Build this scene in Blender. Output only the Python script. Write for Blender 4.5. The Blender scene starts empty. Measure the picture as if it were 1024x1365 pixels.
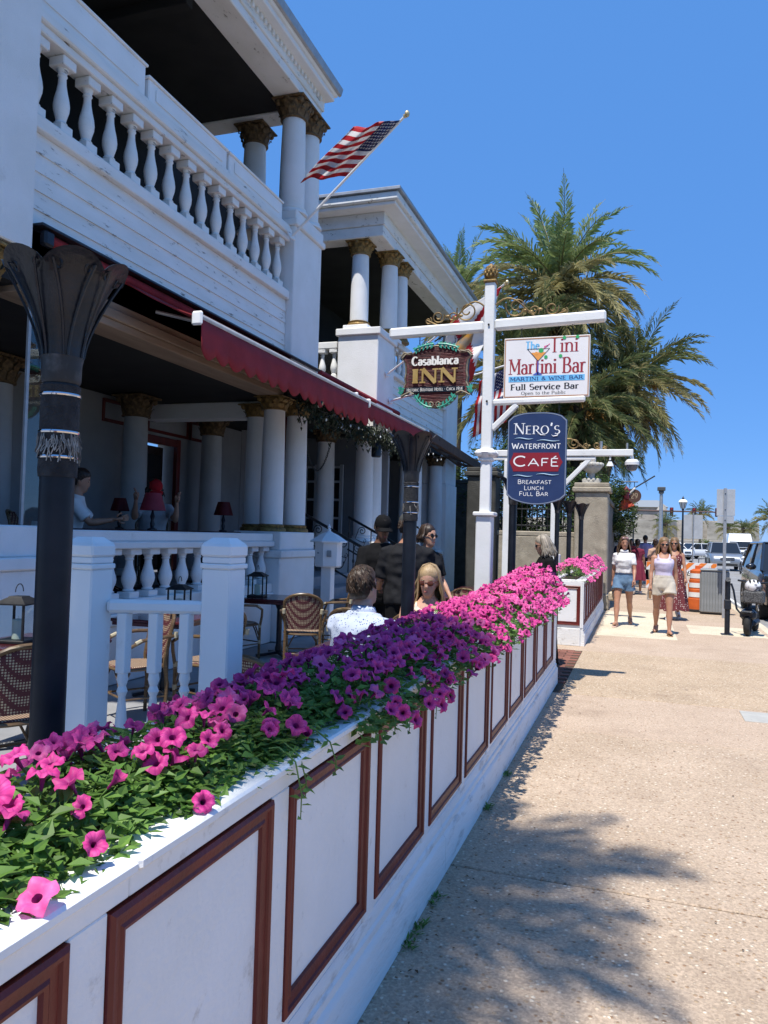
import bpy, bmesh, math, random
from math import sin, cos, pi, radians, sqrt, atan2
from mathutils import Vector, Matrix, noise

S = bpy.context.scene
COL = S.collection
rnd = random.Random(7)

# ------------------------------------------------------------------ camera, sky, sun, exposure
def setup():
    yaw, pitch, roll = radians(18.54), radians(1.60), 0.029
    fw = Vector((-sin(yaw)*cos(pitch), cos(yaw)*cos(pitch), sin(pitch)))
    r0 = Vector((cos(yaw), sin(yaw), 0)); u0 = r0.cross(fw)
    r = r0*cos(roll)+u0*sin(roll); u = -r0*sin(roll)+u0*cos(roll)
    cd = bpy.data.cameras.new('camera'); cam = bpy.data.objects.new('camera', cd); COL.objects.link(cam)
    M = Matrix((r, u, -fw)).transposed().to_4x4(); M.translation = Vector((0, 0, 1.62))
    cam.matrix_world = M
    cd.sensor_fit = 'HORIZONTAL'; cd.sensor_width = 36; cd.lens = 36*1025/1024
    cd.clip_start = 0.05; cd.clip_end = 20000
    S.camera = cam
    S.render.resolution_x, S.render.resolution_y = 768, 1024
    w = bpy.data.worlds.new('World'); S.world = w; w.use_nodes = True
    nt = w.node_tree; nt.nodes.clear()
    out = nt.nodes.new('ShaderNodeOutputWorld'); bg = nt.nodes.new('ShaderNodeBackground')
    sky = nt.nodes.new('ShaderNodeTexSky'); sky.sky_type = 'NISHITA'; sky.sun_disc = False
    d = Vector((-0.06, -0.41, 1)).normalized()          # towards the sun
    sky.sun_elevation = math.asin(d.z); sky.sun_rotation = atan2(d.x, d.y)
    sky.air_density = 0.8; sky.dust_density = 0.0; sky.ozone_density = 10; sky.altitude = 0
    # a deep, even, slightly polarised blue as phone cameras record it: part of the physical sky mixed into a clear blue
    mx = nt.nodes.new('ShaderNodeMix'); mx.data_type = 'RGBA'; mx.inputs[0].default_value = .76
    mx.inputs[7].default_value = (.078/.14, .245/.14, .63/.14, 1)
    nt.links.new(sky.outputs[0], mx.inputs[6]); nt.links.new(mx.outputs[2], bg.inputs[0])
    bg.inputs[1].default_value = 0.14
    nt.links.new(bg.outputs[0], out.inputs[0])
    sd = bpy.data.lights.new('sun', 'SUN'); sun = bpy.data.objects.new('sun', sd); COL.objects.link(sun)
    sd.energy = 4.6; sd.angle = radians(0.55); sd.color = (1, 0.955, 0.88)
    sun.rotation_euler = d.to_track_quat('Z', 'Y').to_euler(); sun.location = d*60
    S.view_settings.view_transform = 'Standard'; S.view_settings.look = 'None'
    S.view_settings.gamma = 1; S.view_settings.exposure = 0.46
    S.view_settings.use_curve_mapping = False
    S.render.engine = 'CYCLES'
    S.cycles.max_bounces = 8; S.cycles.diffuse_bounces = 5; S.cycles.transparent_max_bounces = 12
    S.cycles.caustics_reflective = False; S.cycles.caustics_refractive = False
setup()

# ------------------------------------------------------------------ materials
MATS = {}
def srgb(r, g, b):
    f = lambda c: (c/255/12.92) if c <= 10 else (((c/255)+.055)/1.055)**2.4
    return (f(r), f(g), f(b))
def mat(name, c1, c2=None, rough=.6, scale=6, bump=0, bscale=40, metal=0, detail=5, stretch=(1, 1, 1), spec=.4,
        lo=.35, hi=.65, rand=0, coat=0, sheen=0, trans=0, sss=0, dirt=None, dirt_scale=3, dirt_lo=.62, dirt_hi=.78, dirt_amt=.7):
    if name in MATS: return MATS[name]
    m = bpy.data.materials.new(name); m.use_nodes = True; nt = m.node_tree; N = nt.nodes; L = nt.links
    b = N['Principled BSDF']
    b.inputs['Roughness'].default_value = rough; b.inputs['Metallic'].default_value = metal
    b.inputs['Specular IOR Level'].default_value = spec
    if coat: b.inputs['Coat Weight'].default_value = coat; b.inputs['Coat Roughness'].default_value = .05
    if trans: b.inputs['Transmission Weight'].default_value = trans
    tc = N.new('ShaderNodeTexCoord'); mp = N.new('ShaderNodeMapping'); mp.inputs['Scale'].default_value = stretch
    L.new(tc.outputs['Object'], mp.inputs[0])
    colout = None
    if c2 is not None:
        n = N.new('ShaderNodeTexNoise'); n.inputs['Scale'].default_value = scale; n.inputs['Detail'].default_value = detail
        L.new(mp.outputs[0], n.inputs['Vector'])
        rp = N.new('ShaderNodeValToRGB'); rp.color_ramp.elements[0].position = lo; rp.color_ramp.elements[1].position = hi
        rp.color_ramp.elements[0].color = (*c1, 1); rp.color_ramp.elements[1].color = (*c2, 1)
        L.new(n.outputs[0], rp.inputs[0]); colout = rp.outputs[0]
    if dirt is not None:
        n = N.new('ShaderNodeTexNoise'); n.inputs['Scale'].default_value = dirt_scale; n.inputs['Detail'].default_value = 9
        n.inputs['Roughness'].default_value = .7
        L.new(mp.outputs[0], n.inputs['Vector'])
        rp = N.new('ShaderNodeValToRGB'); rp.color_ramp.elements[0].position = dirt_lo; rp.color_ramp.elements[1].position = dirt_hi
        rp.color_ramp.elements[0].color = (0, 0, 0, 1); rp.color_ramp.elements[1].color = (dirt_amt,)*3+(1,)
        L.new(n.outputs[0], rp.inputs[0])
        mx = N.new('ShaderNodeMix'); mx.data_type = 'RGBA'
        L.new(rp.outputs[0], mx.inputs[0])
        if colout: L.new(colout, mx.inputs[6])
        else: mx.inputs[6].default_value = (*c1, 1)
        mx.inputs[7].default_value = (*dirt, 1); colout = mx.outputs[2]
    if rand:
        oi = N.new('ShaderNodeObjectInfo'); mr = N.new('ShaderNodeMapRange')
        mr.inputs[3].default_value = 1-rand; mr.inputs[4].default_value = 1+rand
        ge = N.new('ShaderNodeNewGeometry'); sm = N.new('ShaderNodeMath'); sm.operation = 'ADD'; fr = N.new('ShaderNodeMath'); fr.operation = 'FRACT'
        L.new(oi.outputs['Random'], sm.inputs[0]); L.new(ge.outputs['Random Per Island'], sm.inputs[1]); L.new(sm.outputs[0], fr.inputs[0])
        L.new(fr.outputs[0], mr.inputs[0])
        hs = N.new('ShaderNodeHueSaturation'); L.new(mr.outputs[0], hs.inputs['Value'])
        if colout: L.new(colout, hs.inputs['Color'])
        else: hs.inputs['Color'].default_value = (*c1, 1)
        colout = hs.outputs[0]
    if colout: L.new(colout, b.inputs['Base Color'])
    else: b.inputs['Base Color'].default_value = (*c1, 1)
    if bump:
        n = N.new('ShaderNodeTexNoise'); n.inputs['Scale'].default_value = bscale; n.inputs['Detail'].default_value = 4
        L.new(mp.outputs[0], n.inputs['Vector'])
        bp = N.new('ShaderNodeBump'); bp.inputs['Strength'].default_value = bump; bp.inputs['Distance'].default_value = .01
        L.new(n.outputs[0], bp.inputs['Height']); L.new(bp.outputs[0], b.inputs['Normal'])
    if sss: b.inputs['Subsurface Weight'].default_value = sss; b.inputs['Subsurface Radius'].default_value = (.02, .008, .004)
    MATS[name] = m
    return m

def leafmat(name, c1, c2, transl=.35, rough=.5, scale=9, rand=.15):
    """two-sided thin leaf: diffuse plus light let through"""
    if name in MATS: return MATS[name]
    m = mat(name, c1, c2, rough=rough, scale=scale, rand=rand, spec=.35)
    nt = m.node_tree; N = nt.nodes; L = nt.links; b = N['Principled BSDF']; out = N['Material Output']
    t = N.new('ShaderNodeBsdfTranslucent'); mx = N.new('ShaderNodeMixShader'); mx.inputs[0].default_value = transl
    src = b.inputs['Base Color'].links[0].from_socket
    g = N.new('ShaderNodeGamma'); g.inputs[1].default_value = .8; L.new(src, g.inputs[0]); L.new(g.outputs[0], t.inputs[0])
    L.new(b.outputs[0], mx.inputs[1]); L.new(t.outputs[0], mx.inputs[2]); L.new(mx.outputs[0], out.inputs[0])
    return m

def glassmat(name, tint=(.9, .95, .95), amt=.12):
    if name in MATS: return MATS[name]
    m = bpy.data.materials.new(name); m.use_nodes = True; nt = m.node_tree; N = nt.nodes; L = nt.links
    N.remove(N['Principled BSDF']); out = N['Material Output']
    t = N.new('ShaderNodeBsdfTransparent'); t.inputs[0].default_value = (*tint, 1)
    g = N.new('ShaderNodeBsdfGlossy'); g.inputs['Roughness'].default_value = .03
    f = N.new('ShaderNodeFresnel'); f.inputs[0].default_value = 1.45
    ad = N.new('ShaderNodeMath'); ad.operation = 'MULTIPLY'; ad.inputs[1].default_value = .16; L.new(f.outputs[0], ad.inputs[0])
    mx = N.new('ShaderNodeMixShader'); L.new(ad.outputs[0], mx.inputs[0])
    L.new(t.outputs[0], mx.inputs[1]); L.new(g.outputs[0], mx.inputs[2]); L.new(mx.outputs[0], out.inputs[0])
    MATS[name] = m; return m

WHITE = mat('white_paint', (.84, .84, .835), (.78, .78, .765), rough=.5, scale=3, bump=.12, bscale=60, dirt=(.34, .30, .26), dirt_scale=5, dirt_lo=.62, dirt_hi=.84, dirt_amt=.55)
WHITE_WORN = mat('worn_white_paint', (.81, .81, .795), (.73, .73, .70), rough=.6, scale=4, bump=.25, bscale=50, stretch=(1, .45, 1.8), dirt=(.11, .09, .075), dirt_scale=8, dirt_lo=.60, dirt_hi=.66, dirt_amt=.8)
STUCCO = mat('white_stucco', (.82, .82, .82), (.76, .76, .745), rough=.85, scale=2.5, bump=.5, bscale=90, dirt=(.36, .31, .26), dirt_scale=2.2, dirt_lo=.62, dirt_hi=.82, dirt_amt=.5)
WHITE_FLOWERBOX = mat('planter_white_paint', (.82, .82, .815), (.76, .76, .745), rough=.5, scale=3, bump=.3, bscale=45, dirt=(.28, .24, .19), dirt_scale=8, dirt_lo=.60, dirt_hi=.72, dirt_amt=.5)
PLINTH = mat('scuffed_plinth_paint', (.80, .80, .79), (.70, .70, .68), rough=.6, scale=3, bump=.4, bscale=40, stretch=(1, .35, 1.6), dirt=(.24, .20, .16), dirt_scale=9, dirt_lo=.54, dirt_hi=.72, dirt_amt=.7)
MAROON = mat('maroon_moulding_paint', (.155, .020, .016), (.11, .014, .011), rough=.42, scale=8, bump=.2, bscale=60, stretch=(1, 1, .6), dirt=(.55, .50, .46), dirt_scale=26, dirt_lo=.715, dirt_hi=.73, dirt_amt=.85)
GOLD = mat('gilded_plaster', (.33, .21, .065), (.16, .095, .035), rough=.55, scale=22, bump=.7, bscale=40, metal=.25)
GOLD_DARK = mat('weathered_gilding', (.20, .125, .055), (.075, .048, .026), rough=.7, scale=20, bump=.8, bscale=40, metal=.15)
BLACKPAINT = mat('black_metal_paint', (.008, .010, .015), (.016, .019, .027), rough=.32, scale=12, bump=.25, bscale=50, spec=.36)
DARKROOM = mat('dark_ceiling_shaded_wall', (.012, .012, .013), (.02, .02, .02), rough=.9, scale=2)  # near-black for ceilings; balcony back walls carry their shade in this colour
AWNING = mat('red_awning_canvas', (.30, .024, .032), (.235, .018, .025), rough=.85, scale=5, bump=.2, bscale=300)
WOODTAN = mat('tan_wood_trim', (.36, .26, .18), (.25, .175, .12), rough=.7, scale=7, stretch=(1, .15, 1), bump=.2)
TABLETOP = mat('dark_red_table_lacquer', (.075, .014, .018), (.05, .010, .013), rough=.22, scale=5, coat=.3)
IRON = mat('black_wrought_iron', (.010, .010, .011), (.02, .02, .02), rough=.5, scale=20)
GREYMETAL = mat('galvanised_metal', (.42, .43, .44), (.34, .35, .36), rough=.45, metal=.6, scale=8)
SKIN = mat('light_skin', (.56, .32, .22), (.50, .275, .185), rough=.5, scale=10, sss=.08)
SKIN_TAN = mat('tanned_skin', (.42, .215, .135), (.37, .185, .115), rough=.5, scale=10, sss=.08)
SKIN_DARK = mat('brown_skin', (.17, .085, .055), (.14, .07, .045), rough=.5, scale=10)
GLASS = glassmat('clear_glass')
CHROME = mat('chrome', (.6, .6, .62), None, rough=.12, metal=1)
RUBBER = mat('black_rubber', (.012, .012, .012), (.02, .02, .02), rough=.8, scale=20)

# ------------------------------------------------------------------ mesh builder
class MB:
    def __init__(s): s.v = []; s.f = []; s.m = []; s.mi = 0
    def add(s, vs, fs, m=None):
        o = len(s.v); s.v.extend([tuple(p) for p in vs]); k = s.mi if m is None else m
        for f in fs: s.f.append([i+o for i in f]); s.m.append(k)
        return s
    def box(s, x0, x1, y0, y1, z0, z1, m=None):
        return s.add([(x0,y0,z0),(x1,y0,z0),(x1,y1,z0),(x0,y1,z0),(x0,y0,z1),(x1,y0,z1),(x1,y1,z1),(x0,y1,z1)],
                     [(0,3,2,1),(4,5,6,7),(0,1,5,4),(1,2,6,5),(2,3,7,6),(3,0,4,7)], m)
    def cbox(s, x0, x1, y0, y1, z0, z1, c=.01, m=None, M=None):
        """box with chamfered edges"""
        c = min(c, abs(x1-x0)*.45, abs(y1-y0)*.45, abs(z1-z0)*.45)
        X, Y, Z = (x0, x1), (y0, y1), (z0, z1); vs = []; idx = {}
        for i in (0, 1):
            for j in (0, 1):
                for k in (0, 1):
                    p = (X[i], Y[j], Z[k]); sg = (1 if i == 0 else -1, 1 if j == 0 else -1, 1 if k == 0 else -1)
                    for a in range(3):
                        q = [p[b]+(0 if b == a else sg[b]*c) for b in range(3)]
                        idx[(i, j, k, a)] = len(vs); vs.append(q)
        fs = []
        g = lambda i, j, k, a: idx[(i, j, k, a)]
        for i in (0, 1):
            q = [g(i, 0, 0, 0), g(i, 1, 0, 0), g(i, 1, 1, 0), g(i, 0, 1, 0)]; fs.append(q if i else q[::-1])
            q = [g(0, i, 0, 1), g(1, i, 0, 1), g(1, i, 1, 1), g(0, i, 1, 1)]; fs.append(q[::-1] if i else q)
            q = [g(0, 0, i, 2), g(1, 0, i, 2), g(1, 1, i, 2), g(0, 1, i, 2)]; fs.append(q if i else q[::-1])
        for i in (0, 1):
            for j in (0, 1):
                q = [g(i, j, 0, 0), g(i, j, 1, 0), g(i, j, 1, 1), g(i, j, 0, 1)]; fs.append(q if (i == j) else q[::-1])
                q = [g(i, 0, j, 0), g(i, 0, j, 2), g(i, 1, j, 2), g(i, 1, j, 0)]; fs.append(q if (i == j) else q[::-1])
                q = [g(0, i, j, 1), g(1, i, j, 1), g(1, i, j, 2), g(0, i, j, 2)]; fs.append(q if (i == j) else q[::-1])
                for k in (0, 1):
                    t = [g(i, j, k, 0), g(i, j, k, 1), g(i, j, k, 2)]
                    fs.append(t if (i+j+k) % 2 == 1 else t[::-1])
        if M is not None: vs = [M @ Vector(p) for p in vs]
        return s.add(vs, fs, m)
    def beam(s, p, q, w, h, c=.006, m=None, up=(0, 0, 1)):
        p, q = Vector(p), Vector(q); d = q-p; L = d.length; d.normalize(); up = Vector(up)
        if abs(d.dot(up)) > .98: up = Vector((0, 1, 0))
        a = d.cross(up).normalized(); b = a.cross(d)
        M = Matrix((a, b, d)).transposed().to_4x4(); M.translation = p
        return s.cbox(-w/2, w/2, -h/2, h/2, 0, L, c, m, M)
    def rings(s, rs, cap=True, m=None, closed=True):
        """loft through rings of equal point count"""
        n = len(rs[0]); vs = [p for r in rs for p in r]; fs = []
        for i in range(len(rs)-1):
            for j in range(n if closed else n-1):
                k = (j+1) % n
                fs.append((i*n+j, i*n+k, (i+1)*n+k, (i+1)*n+j))
        if cap and closed:
            fs.append(tuple(range(n))[::-1]); fs.append(tuple((len(rs)-1)*n+j for j in range(n)))
        return s.add(vs, fs, m)
    def tube(s, pts, r, n=8, cap=True, m=None, flat=1.0):
        pts = [Vector(p) for p in pts]; k = len(pts)
        rr = r if isinstance(r, (list, tuple)) else [r]*k
        rs = []; prev = None
        for i, p in enumerate(pts):
            d = (pts[min(i+1, k-1)]-pts[max(i-1, 0)])
            if d.length < 1e-9: d = Vector((0, 0, 1))
            d.normalize()
            if prev is None:
                a = d.cross(Vector((0, 0, 1)))
                if a.length < .05: a = d.cross(Vector((0, 1, 0)))
            else:
                a = prev-d*prev.dot(d)
                if a.length < 1e-6: a = d.cross(Vector((0, 0, 1)))
            a.normalize(); prev = a; b = d.cross(a)
            rs.append([p+(a*cos(2*pi*j/n)+b*sin(2*pi*j/n)*flat)*rr[i] for j in range(n)])
        return s.rings(rs, cap, m)
    def lathe(s, prof, n=20, o=(0, 0, 0), m=None, cap=True):
        rs = [[(o[0]+r*cos(2*pi*j/n), o[1]+r*sin(2*pi*j/n), o[2]+z) for j in range(n)] for r, z in prof]
        return s.rings(rs, cap, m)
    def ell(s, c, r, n=12, k=8, m=None, M=None):
        rs = []
        for i in range(k+1):
            t = pi*(.02+.96*i/k); rr = sin(t); z = -cos(t)
            ring = [Vector((r[0]*rr*cos(2*pi*j/n), r[1]*rr*sin(2*pi*j/n), r[2]*z)) for j in range(n)]
            rs.append([(M @ p if M else p)+Vector(c) for p in ring])
        return s.rings(rs, True, m)
    def prism(s, pts2, t, M=None, m=None):
        """closed outline (x,z) extruded along y by t (from 0 to t), then M"""
        n = len(pts2)
        ar = sum(pts2[i][0]*pts2[(i+1) % n][1]-pts2[(i+1) % n][0]*pts2[i][1] for i in range(n))
        if ar < 0: pts2 = pts2[::-1]
        vs = [Vector((x, 0, z)) for x, z in pts2]+[Vector((x, t, z)) for x, z in pts2]
        fs = [tuple(range(n)), tuple(range(n, 2*n))[::-1]]
        for i in range(n):
            j = (i+1) % n; fs.append((i, i+n, j+n, j))
        if M is not None: vs = [M @ p for p in vs]
        return s.add(vs, fs, m)
    def poly(s, pts, m=None): return s.add(pts, [tuple(range(len(pts)))], m)
    def xf(s, M, start=0):
        for i in range(start, len(s.v)): s.v[i] = tuple(M @ Vector(s.v[i]))
        return s
    def mesh(s, name, mats, smooth=30):
        me = bpy.data.meshes.new(name); me.from_pydata(s.v, [], s.f)
        for x in (mats if isinstance(mats, (list, tuple)) else [mats]): me.materials.append(x)
        if any(s.m): me.polygons.foreach_set('material_index', s.m)
        if smooth is not None and len(s.f):
            me.polygons.foreach_set('use_smooth', [True]*len(s.f))
            if smooth < 180: me.set_sharp_from_angle(angle=radians(smooth))
        me.update()
        return me
    def build(s, name, mats, parent=None, smooth=30, world=True, **kw):
        """link as one object; with world=True the vertices are world coordinates and are made local to the parent"""
        if parent is not None and world:
            t = parent_loc(parent)
            s.v = [(x-t[0], y-t[1], z-t[2]) for x, y, z in s.v]
        o = bpy.data.objects.new(name, s.mesh(name, mats, smooth)); COL.objects.link(o)
        if parent is not None: o.parent = parent
        for k, v in kw.items(): o[k] = v
        return o

def parent_loc(p):
    t = Vector((0, 0, 0))
    while p is not None: t = t+p.location; p = p.parent
    return t
def tag(o, label=None, cat=None, group=None, kind=None):
    if label: o['label'] = label
    if cat: o['category'] = cat
    if group: o['group'] = group
    if kind: o['kind'] = kind
    return o
def thing(name, label, cat, loc=(0, 0, 0), rz=0, group=None):
    o = bpy.data.objects.new(name, None); COL.objects.link(o); o.empty_display_size = .2
    o.location = loc; o.rotation_euler = (0, 0, rz)
    return tag(o, label, cat, group)
def inst(name, me, parent=None, loc=(0, 0, 0), rot=(0, 0, 0), sc=(1, 1, 1)):
    o = bpy.data.objects.new(name, me); COL.objects.link(o); o.parent = parent
    o.location = loc; o.rotation_euler = rot; o.scale = sc
    return o
KIDS = {}
def copy_tree(o, parent=None):
    c = o.copy(); COL.objects.link(c); c.parent = parent
    for ch in KIDS.get(o.name) or list(o.children): copy_tree(ch, c)
    return c
def dup(o, loc, rz, label=None, sc=None):
    KIDS.clear()
    c = copy_tree(o); c.location = loc; c.rotation_euler = (0, 0, rz)
    if sc: c.scale = sc
    if label: c['label'] = label
    return c
def lerp(a, b, t): return a+(b-a)*t
def arc(cx, cy, rx, ry, a0, a1, n=8):
    return [(cx+rx*cos(radians(lerp(a0, a1, i/n))), cy+ry*sin(radians(lerp(a0, a1, i/n)))) for i in range(n+1)]
def spiral(cx, cz, r0, r1, a0, a1, n=22):
    return [(cx+lerp(r0, r1, i/n)*cos(radians(lerp(a0, a1, i/n))), cz+lerp(r0, r1, i/n)*sin(radians(lerp(a0, a1, i/n)))) for i in range(n+1)]
# ------------------------------------------------------------------ ground, road, pavement
def pavement_material(name, base, base2, peb, amount, scale):
    m = bpy.data.materials.new(name); m.use_nodes = True; nt = m.node_tree; N = nt.nodes; L = nt.links
    b = N['Principled BSDF']; b.inputs['Roughness'].default_value = .9; b.inputs['Specular IOR Level'].default_value = .2
    tc = N.new('ShaderNodeTexCoord')
    def noi(sc, det=5, ro=.6):
        n = N.new('ShaderNodeTexNoise'); n.inputs['Scale'].default_value = sc; n.inputs['Detail'].default_value = det
        n.inputs['Roughness'].default_value = ro; L.new(tc.outputs['Object'], n.inputs['Vector']); return n
    def ramp(src, a, b_, ca, cb):
        r = N.new('ShaderNodeValToRGB'); r.color_ramp.elements[0].position = a; r.color_ramp.elements[1].position = b_
        r.color_ramp.elements[0].color = (*ca, 1); r.color_ramp.elements[1].color = (*cb, 1); L.new(src, r.inputs[0]); return r
    def mix(fac, a, b_, mode='MIX'):
        x = N.new('ShaderNodeMix'); x.data_type = 'RGBA'; x.blend_type = mode
        if hasattr(fac, 'is_output'): L.new(fac, x.inputs[0])
        else: x.inputs[0].default_value = fac
        for i, v in ((6, a), (7, b_)):
            if hasattr(v, 'is_output'): L.new(v, x.inputs[i])
            else: x.inputs[i].default_value = (*v, 1)
        return x.outputs[2]
    c = ramp(noi(1.3).outputs[0], .35, .68, base, base2).outputs[0]
    c = mix(.55, c, ramp(noi(55, 6, .75).outputs[0], .32, .7, (.55, .55, .55), (1.25, 1.22, 1.15)).outputs[0], 'MULTIPLY')
    v = N.new('ShaderNodeTexVoronoi'); v.inputs['Scale'].default_value = scale; L.new(tc.outputs['Object'], v.inputs['Vector'])
    v.inputs['Randomness'].default_value = 1
    pc = ramp(v.outputs['Distance'], .24, .46, (1, 1, 1), (0, 0, 0))
    sel = N.new('ShaderNodeSeparateColor'); L.new(v.outputs['Color'], sel.inputs[0])
    cut = N.new('ShaderNodeMath'); cut.operation = 'GREATER_THAN'; cut.inputs[1].default_value = 1-amount; L.new(sel.outputs[0], cut.inputs[0])
    pm = N.new('ShaderNodeMath'); pm.operation = 'MULTIPLY'; L.new(pc.outputs[0], pm.inputs[0]); L.new(cut.outputs[0], pm.inputs[1])
    pcol = N.new('ShaderNodeValToRGB'); L.new(sel.outputs[1], pcol.inputs[0])
    e = pcol.color_ramp.elements; e[0].color = (*peb[0], 1); e[1].color = (*peb[2], 1); e[1].position = .9
    k = e.new(.5); k.color = (*peb[1], 1)
    c = mix(pm.outputs[0], c, pcol.outputs[0])
    # second, finer aggregate
    v2 = N.new('ShaderNodeTexVoronoi'); v2.inputs['Scale'].default_value = scale*2.3; L.new(tc.outputs['Object'], v2.inputs['Vector'])
    s2 = N.new('ShaderNodeSeparateColor'); L.new(v2.outputs['Color'], s2.inputs[0])
    c = mix(.5, c, ramp(s2.outputs[0], .0, 1., (.62, .58, .54), (1.3, 1.27, 1.2)).outputs[0], 'MULTIPLY')
    # wear: dark gum spots and stains with their own shapes
    st = ramp(noi(.9, 8, .7).outputs[0], .54, .72, (0, 0, 0), (.42, .42, .42))
    c = mix(st.outputs[0], c, (.20, .14, .10))
    v3 = N.new('ShaderNodeTexVoronoi'); v3.inputs['Scale'].default_value = 1.7; L.new(tc.outputs['Object'], v3.inputs['Vector'])
    gum = ramp(v3.outputs['Distance'], .030, .040, (.75, .75, .75), (0, 0, 0))
    s3 = N.new('ShaderNodeSeparateColor'); L.new(v3.outputs['Color'], s3.inputs[0])
    gc = N.new('ShaderNodeMath'); gc.operation = 'GREATER_THAN'; gc.inputs[1].default_value = .45; L.new(s3.outputs[0], gc.inputs[0])
    gm = N.new('ShaderNodeMath'); gm.operation = 'MULTIPLY'; L.new(gum.outputs[0], gm.inputs[0]); L.new(gc.outputs[0], gm.inputs[1])
    c = mix(gm.outputs[0], c, (.06, .05, .05))
    L.new(c, b.inputs['Base Color'])
    ad = N.new('ShaderNodeMath'); ad.operation = 'MULTIPLY_ADD'; L.new(pm.outputs[0], ad.inputs[0]); ad.inputs[1].default_value = .9
    L.new(noi(70, 6, .7).outputs[0], ad.inputs[2])
    bp = N.new('ShaderNodeBump'); bp.inputs['Strength'].default_value = .75; bp.inputs['Distance'].default_value = .006
    L.new(ad.outputs[0], bp.inputs['Height']); L.new(bp.outputs[0], b.inputs['Normal'])
    return m
PEB = ((.26, .155, .09), (.44, .33, .22), (.74, .65, .52))
PAVE_A = pavement_material('pebble_concrete', (.43, .336, .252), (.515, .408, .315), PEB, .42, 46)
PAVE_B = pavement_material('pink_concrete', (.455, .352, .27), (.525, .415, .325), PEB, .25, 58)
PAVE_C = pavement_material('coarse_pebble_concrete', (.435, .338, .242), (.515, .40, .292), PEB, .62, 42)
PAVE_L = pavement_material('pale_concrete', (.60, .53, .41), (.68, .61, .48), PEB, .06, 90)
JOINT = mat('dark_joint_soil', (.09, .065, .045), (.06, .045, .03), rough=1, scale=20)
ASPHALT = mat('asphalt', (.27, .265, .255), (.22, .215, .21), rough=.95, scale=3, bump=.4, bscale=200)
GRASSY = mat('coastal_ground', (.10, .13, .05), (.17, .15, .08), rough=1, scale=.08)
WATER = mat('bay_water', (.02, .10, .16), (.03, .13, .19), rough=.15, scale=.05, bump=.3, bscale=2)
PATIO = mat('grey_patio_paint', (.30, .30, .305), (.23, .235, .24), rough=.75, scale=2.5, bump=.2, bscale=60, dirt=(.08, .07, .06), dirt_scale=3)

tag(MB().box(-400, 30, -60, 700, -.9, -.15).build('ground', GRASSY), kind='structure')
tag(MB().box(-9000, 9000, -3000, 15000, -3, -1.2).build('water', WATER), kind='structure')
tag(MB().box(2.38, 12.5, -30, 320, -.14, -.12).build('road', ASPHALT), kind='structure')
mk = MB()
for y in range(-10, 300, 9): mk.box(6.9, 7.02, y, y+3.2, -.116, -.112)
mk.box(2.62, 2.72, 22.5, 60, -.116, -.112)
for y in (24, 30.5, 37, 43.5): mk.box(2.72, 4.7, y, y+.1, -.116, -.112)
tag(mk.build('road_marking', mat('road_paint', (.72, .72, .70), (.5, .5, .48), rough=.8, scale=6)), kind='structure')
pv = tag(MB().box(-1.3, 2.2, -8, 60, -.1, -.012).build('pavement', JOINT), kind='structure')
YS = [-8, -4.2, -1.6, .62, 3.76, 6.72, 8.33, 11.6, 14.2, 17.2, 20.5, 24, 28, 33, 40, 60]
MM = [PAVE_A, PAVE_A, PAVE_A, PAVE_A, PAVE_A, PAVE_B, PAVE_C, PAVE_B, PAVE_B, PAVE_A, PAVE_B, PAVE_A, PAVE_B, PAVE_A, PAVE_B]
for i in range(len(YS)-1):
    x0 = -1.28 if YS[i] > 11.5 or YS[i] < 8.0 else -.78
    MB().cbox(x0, 2.19, YS[i]+.006, YS[i+1]-.006, -.08, .0-.0015*(i % 2), .006).build('concrete_slab', MM[i], pv)
for (a, b_, c, d) in ((-.70, .60, 13.6, 18.4), (.86, 2.12, 14.75, 16.2)):
    MB().cbox(a, b_, c, d, -.04, .005, .003).build('pale_slab', PAVE_L, pv)
MB().cbox(.93, 1.22, 7.78, 8.22, -.03, .006, .004).build('access_cover', mat('cover_concrete', (.42, .41, .37), (.36, .35, .32), rough=.8, scale=9), pv)
# brick threshold in the gap between the two planters
BR = mat('threshold_brick', (.23, .095, .065), (.17, .07, .05), rough=.85, scale=14, rand=.25)
bm_ = MB().cbox(-.095, .095, -.045, .045, 0, .07, .006).mesh('brick', BR)
for i in range(22):
    for j in range(5):
        inst('brick', bm_, pv, (-.88-.205*j-(.1 if i % 2 else 0), 8.98+.122*i, -.069))
kb = tag(MB().box(2.2, 2.36, -30, 320, -.14, -.03).build('kerb', PAVE_L), kind='structure')
for y in range(-6, 46, 3):
    MB().cbox(2.195, 2.365, y+.004, y+2.996, -.12, .004, .012).build('kerb_stone', PAVE_L, kb)
tag(MB().box(-14, -1.302, -8, 17.6, -.14, -.006).build('patio_floor', PATIO), kind='structure')
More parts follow.
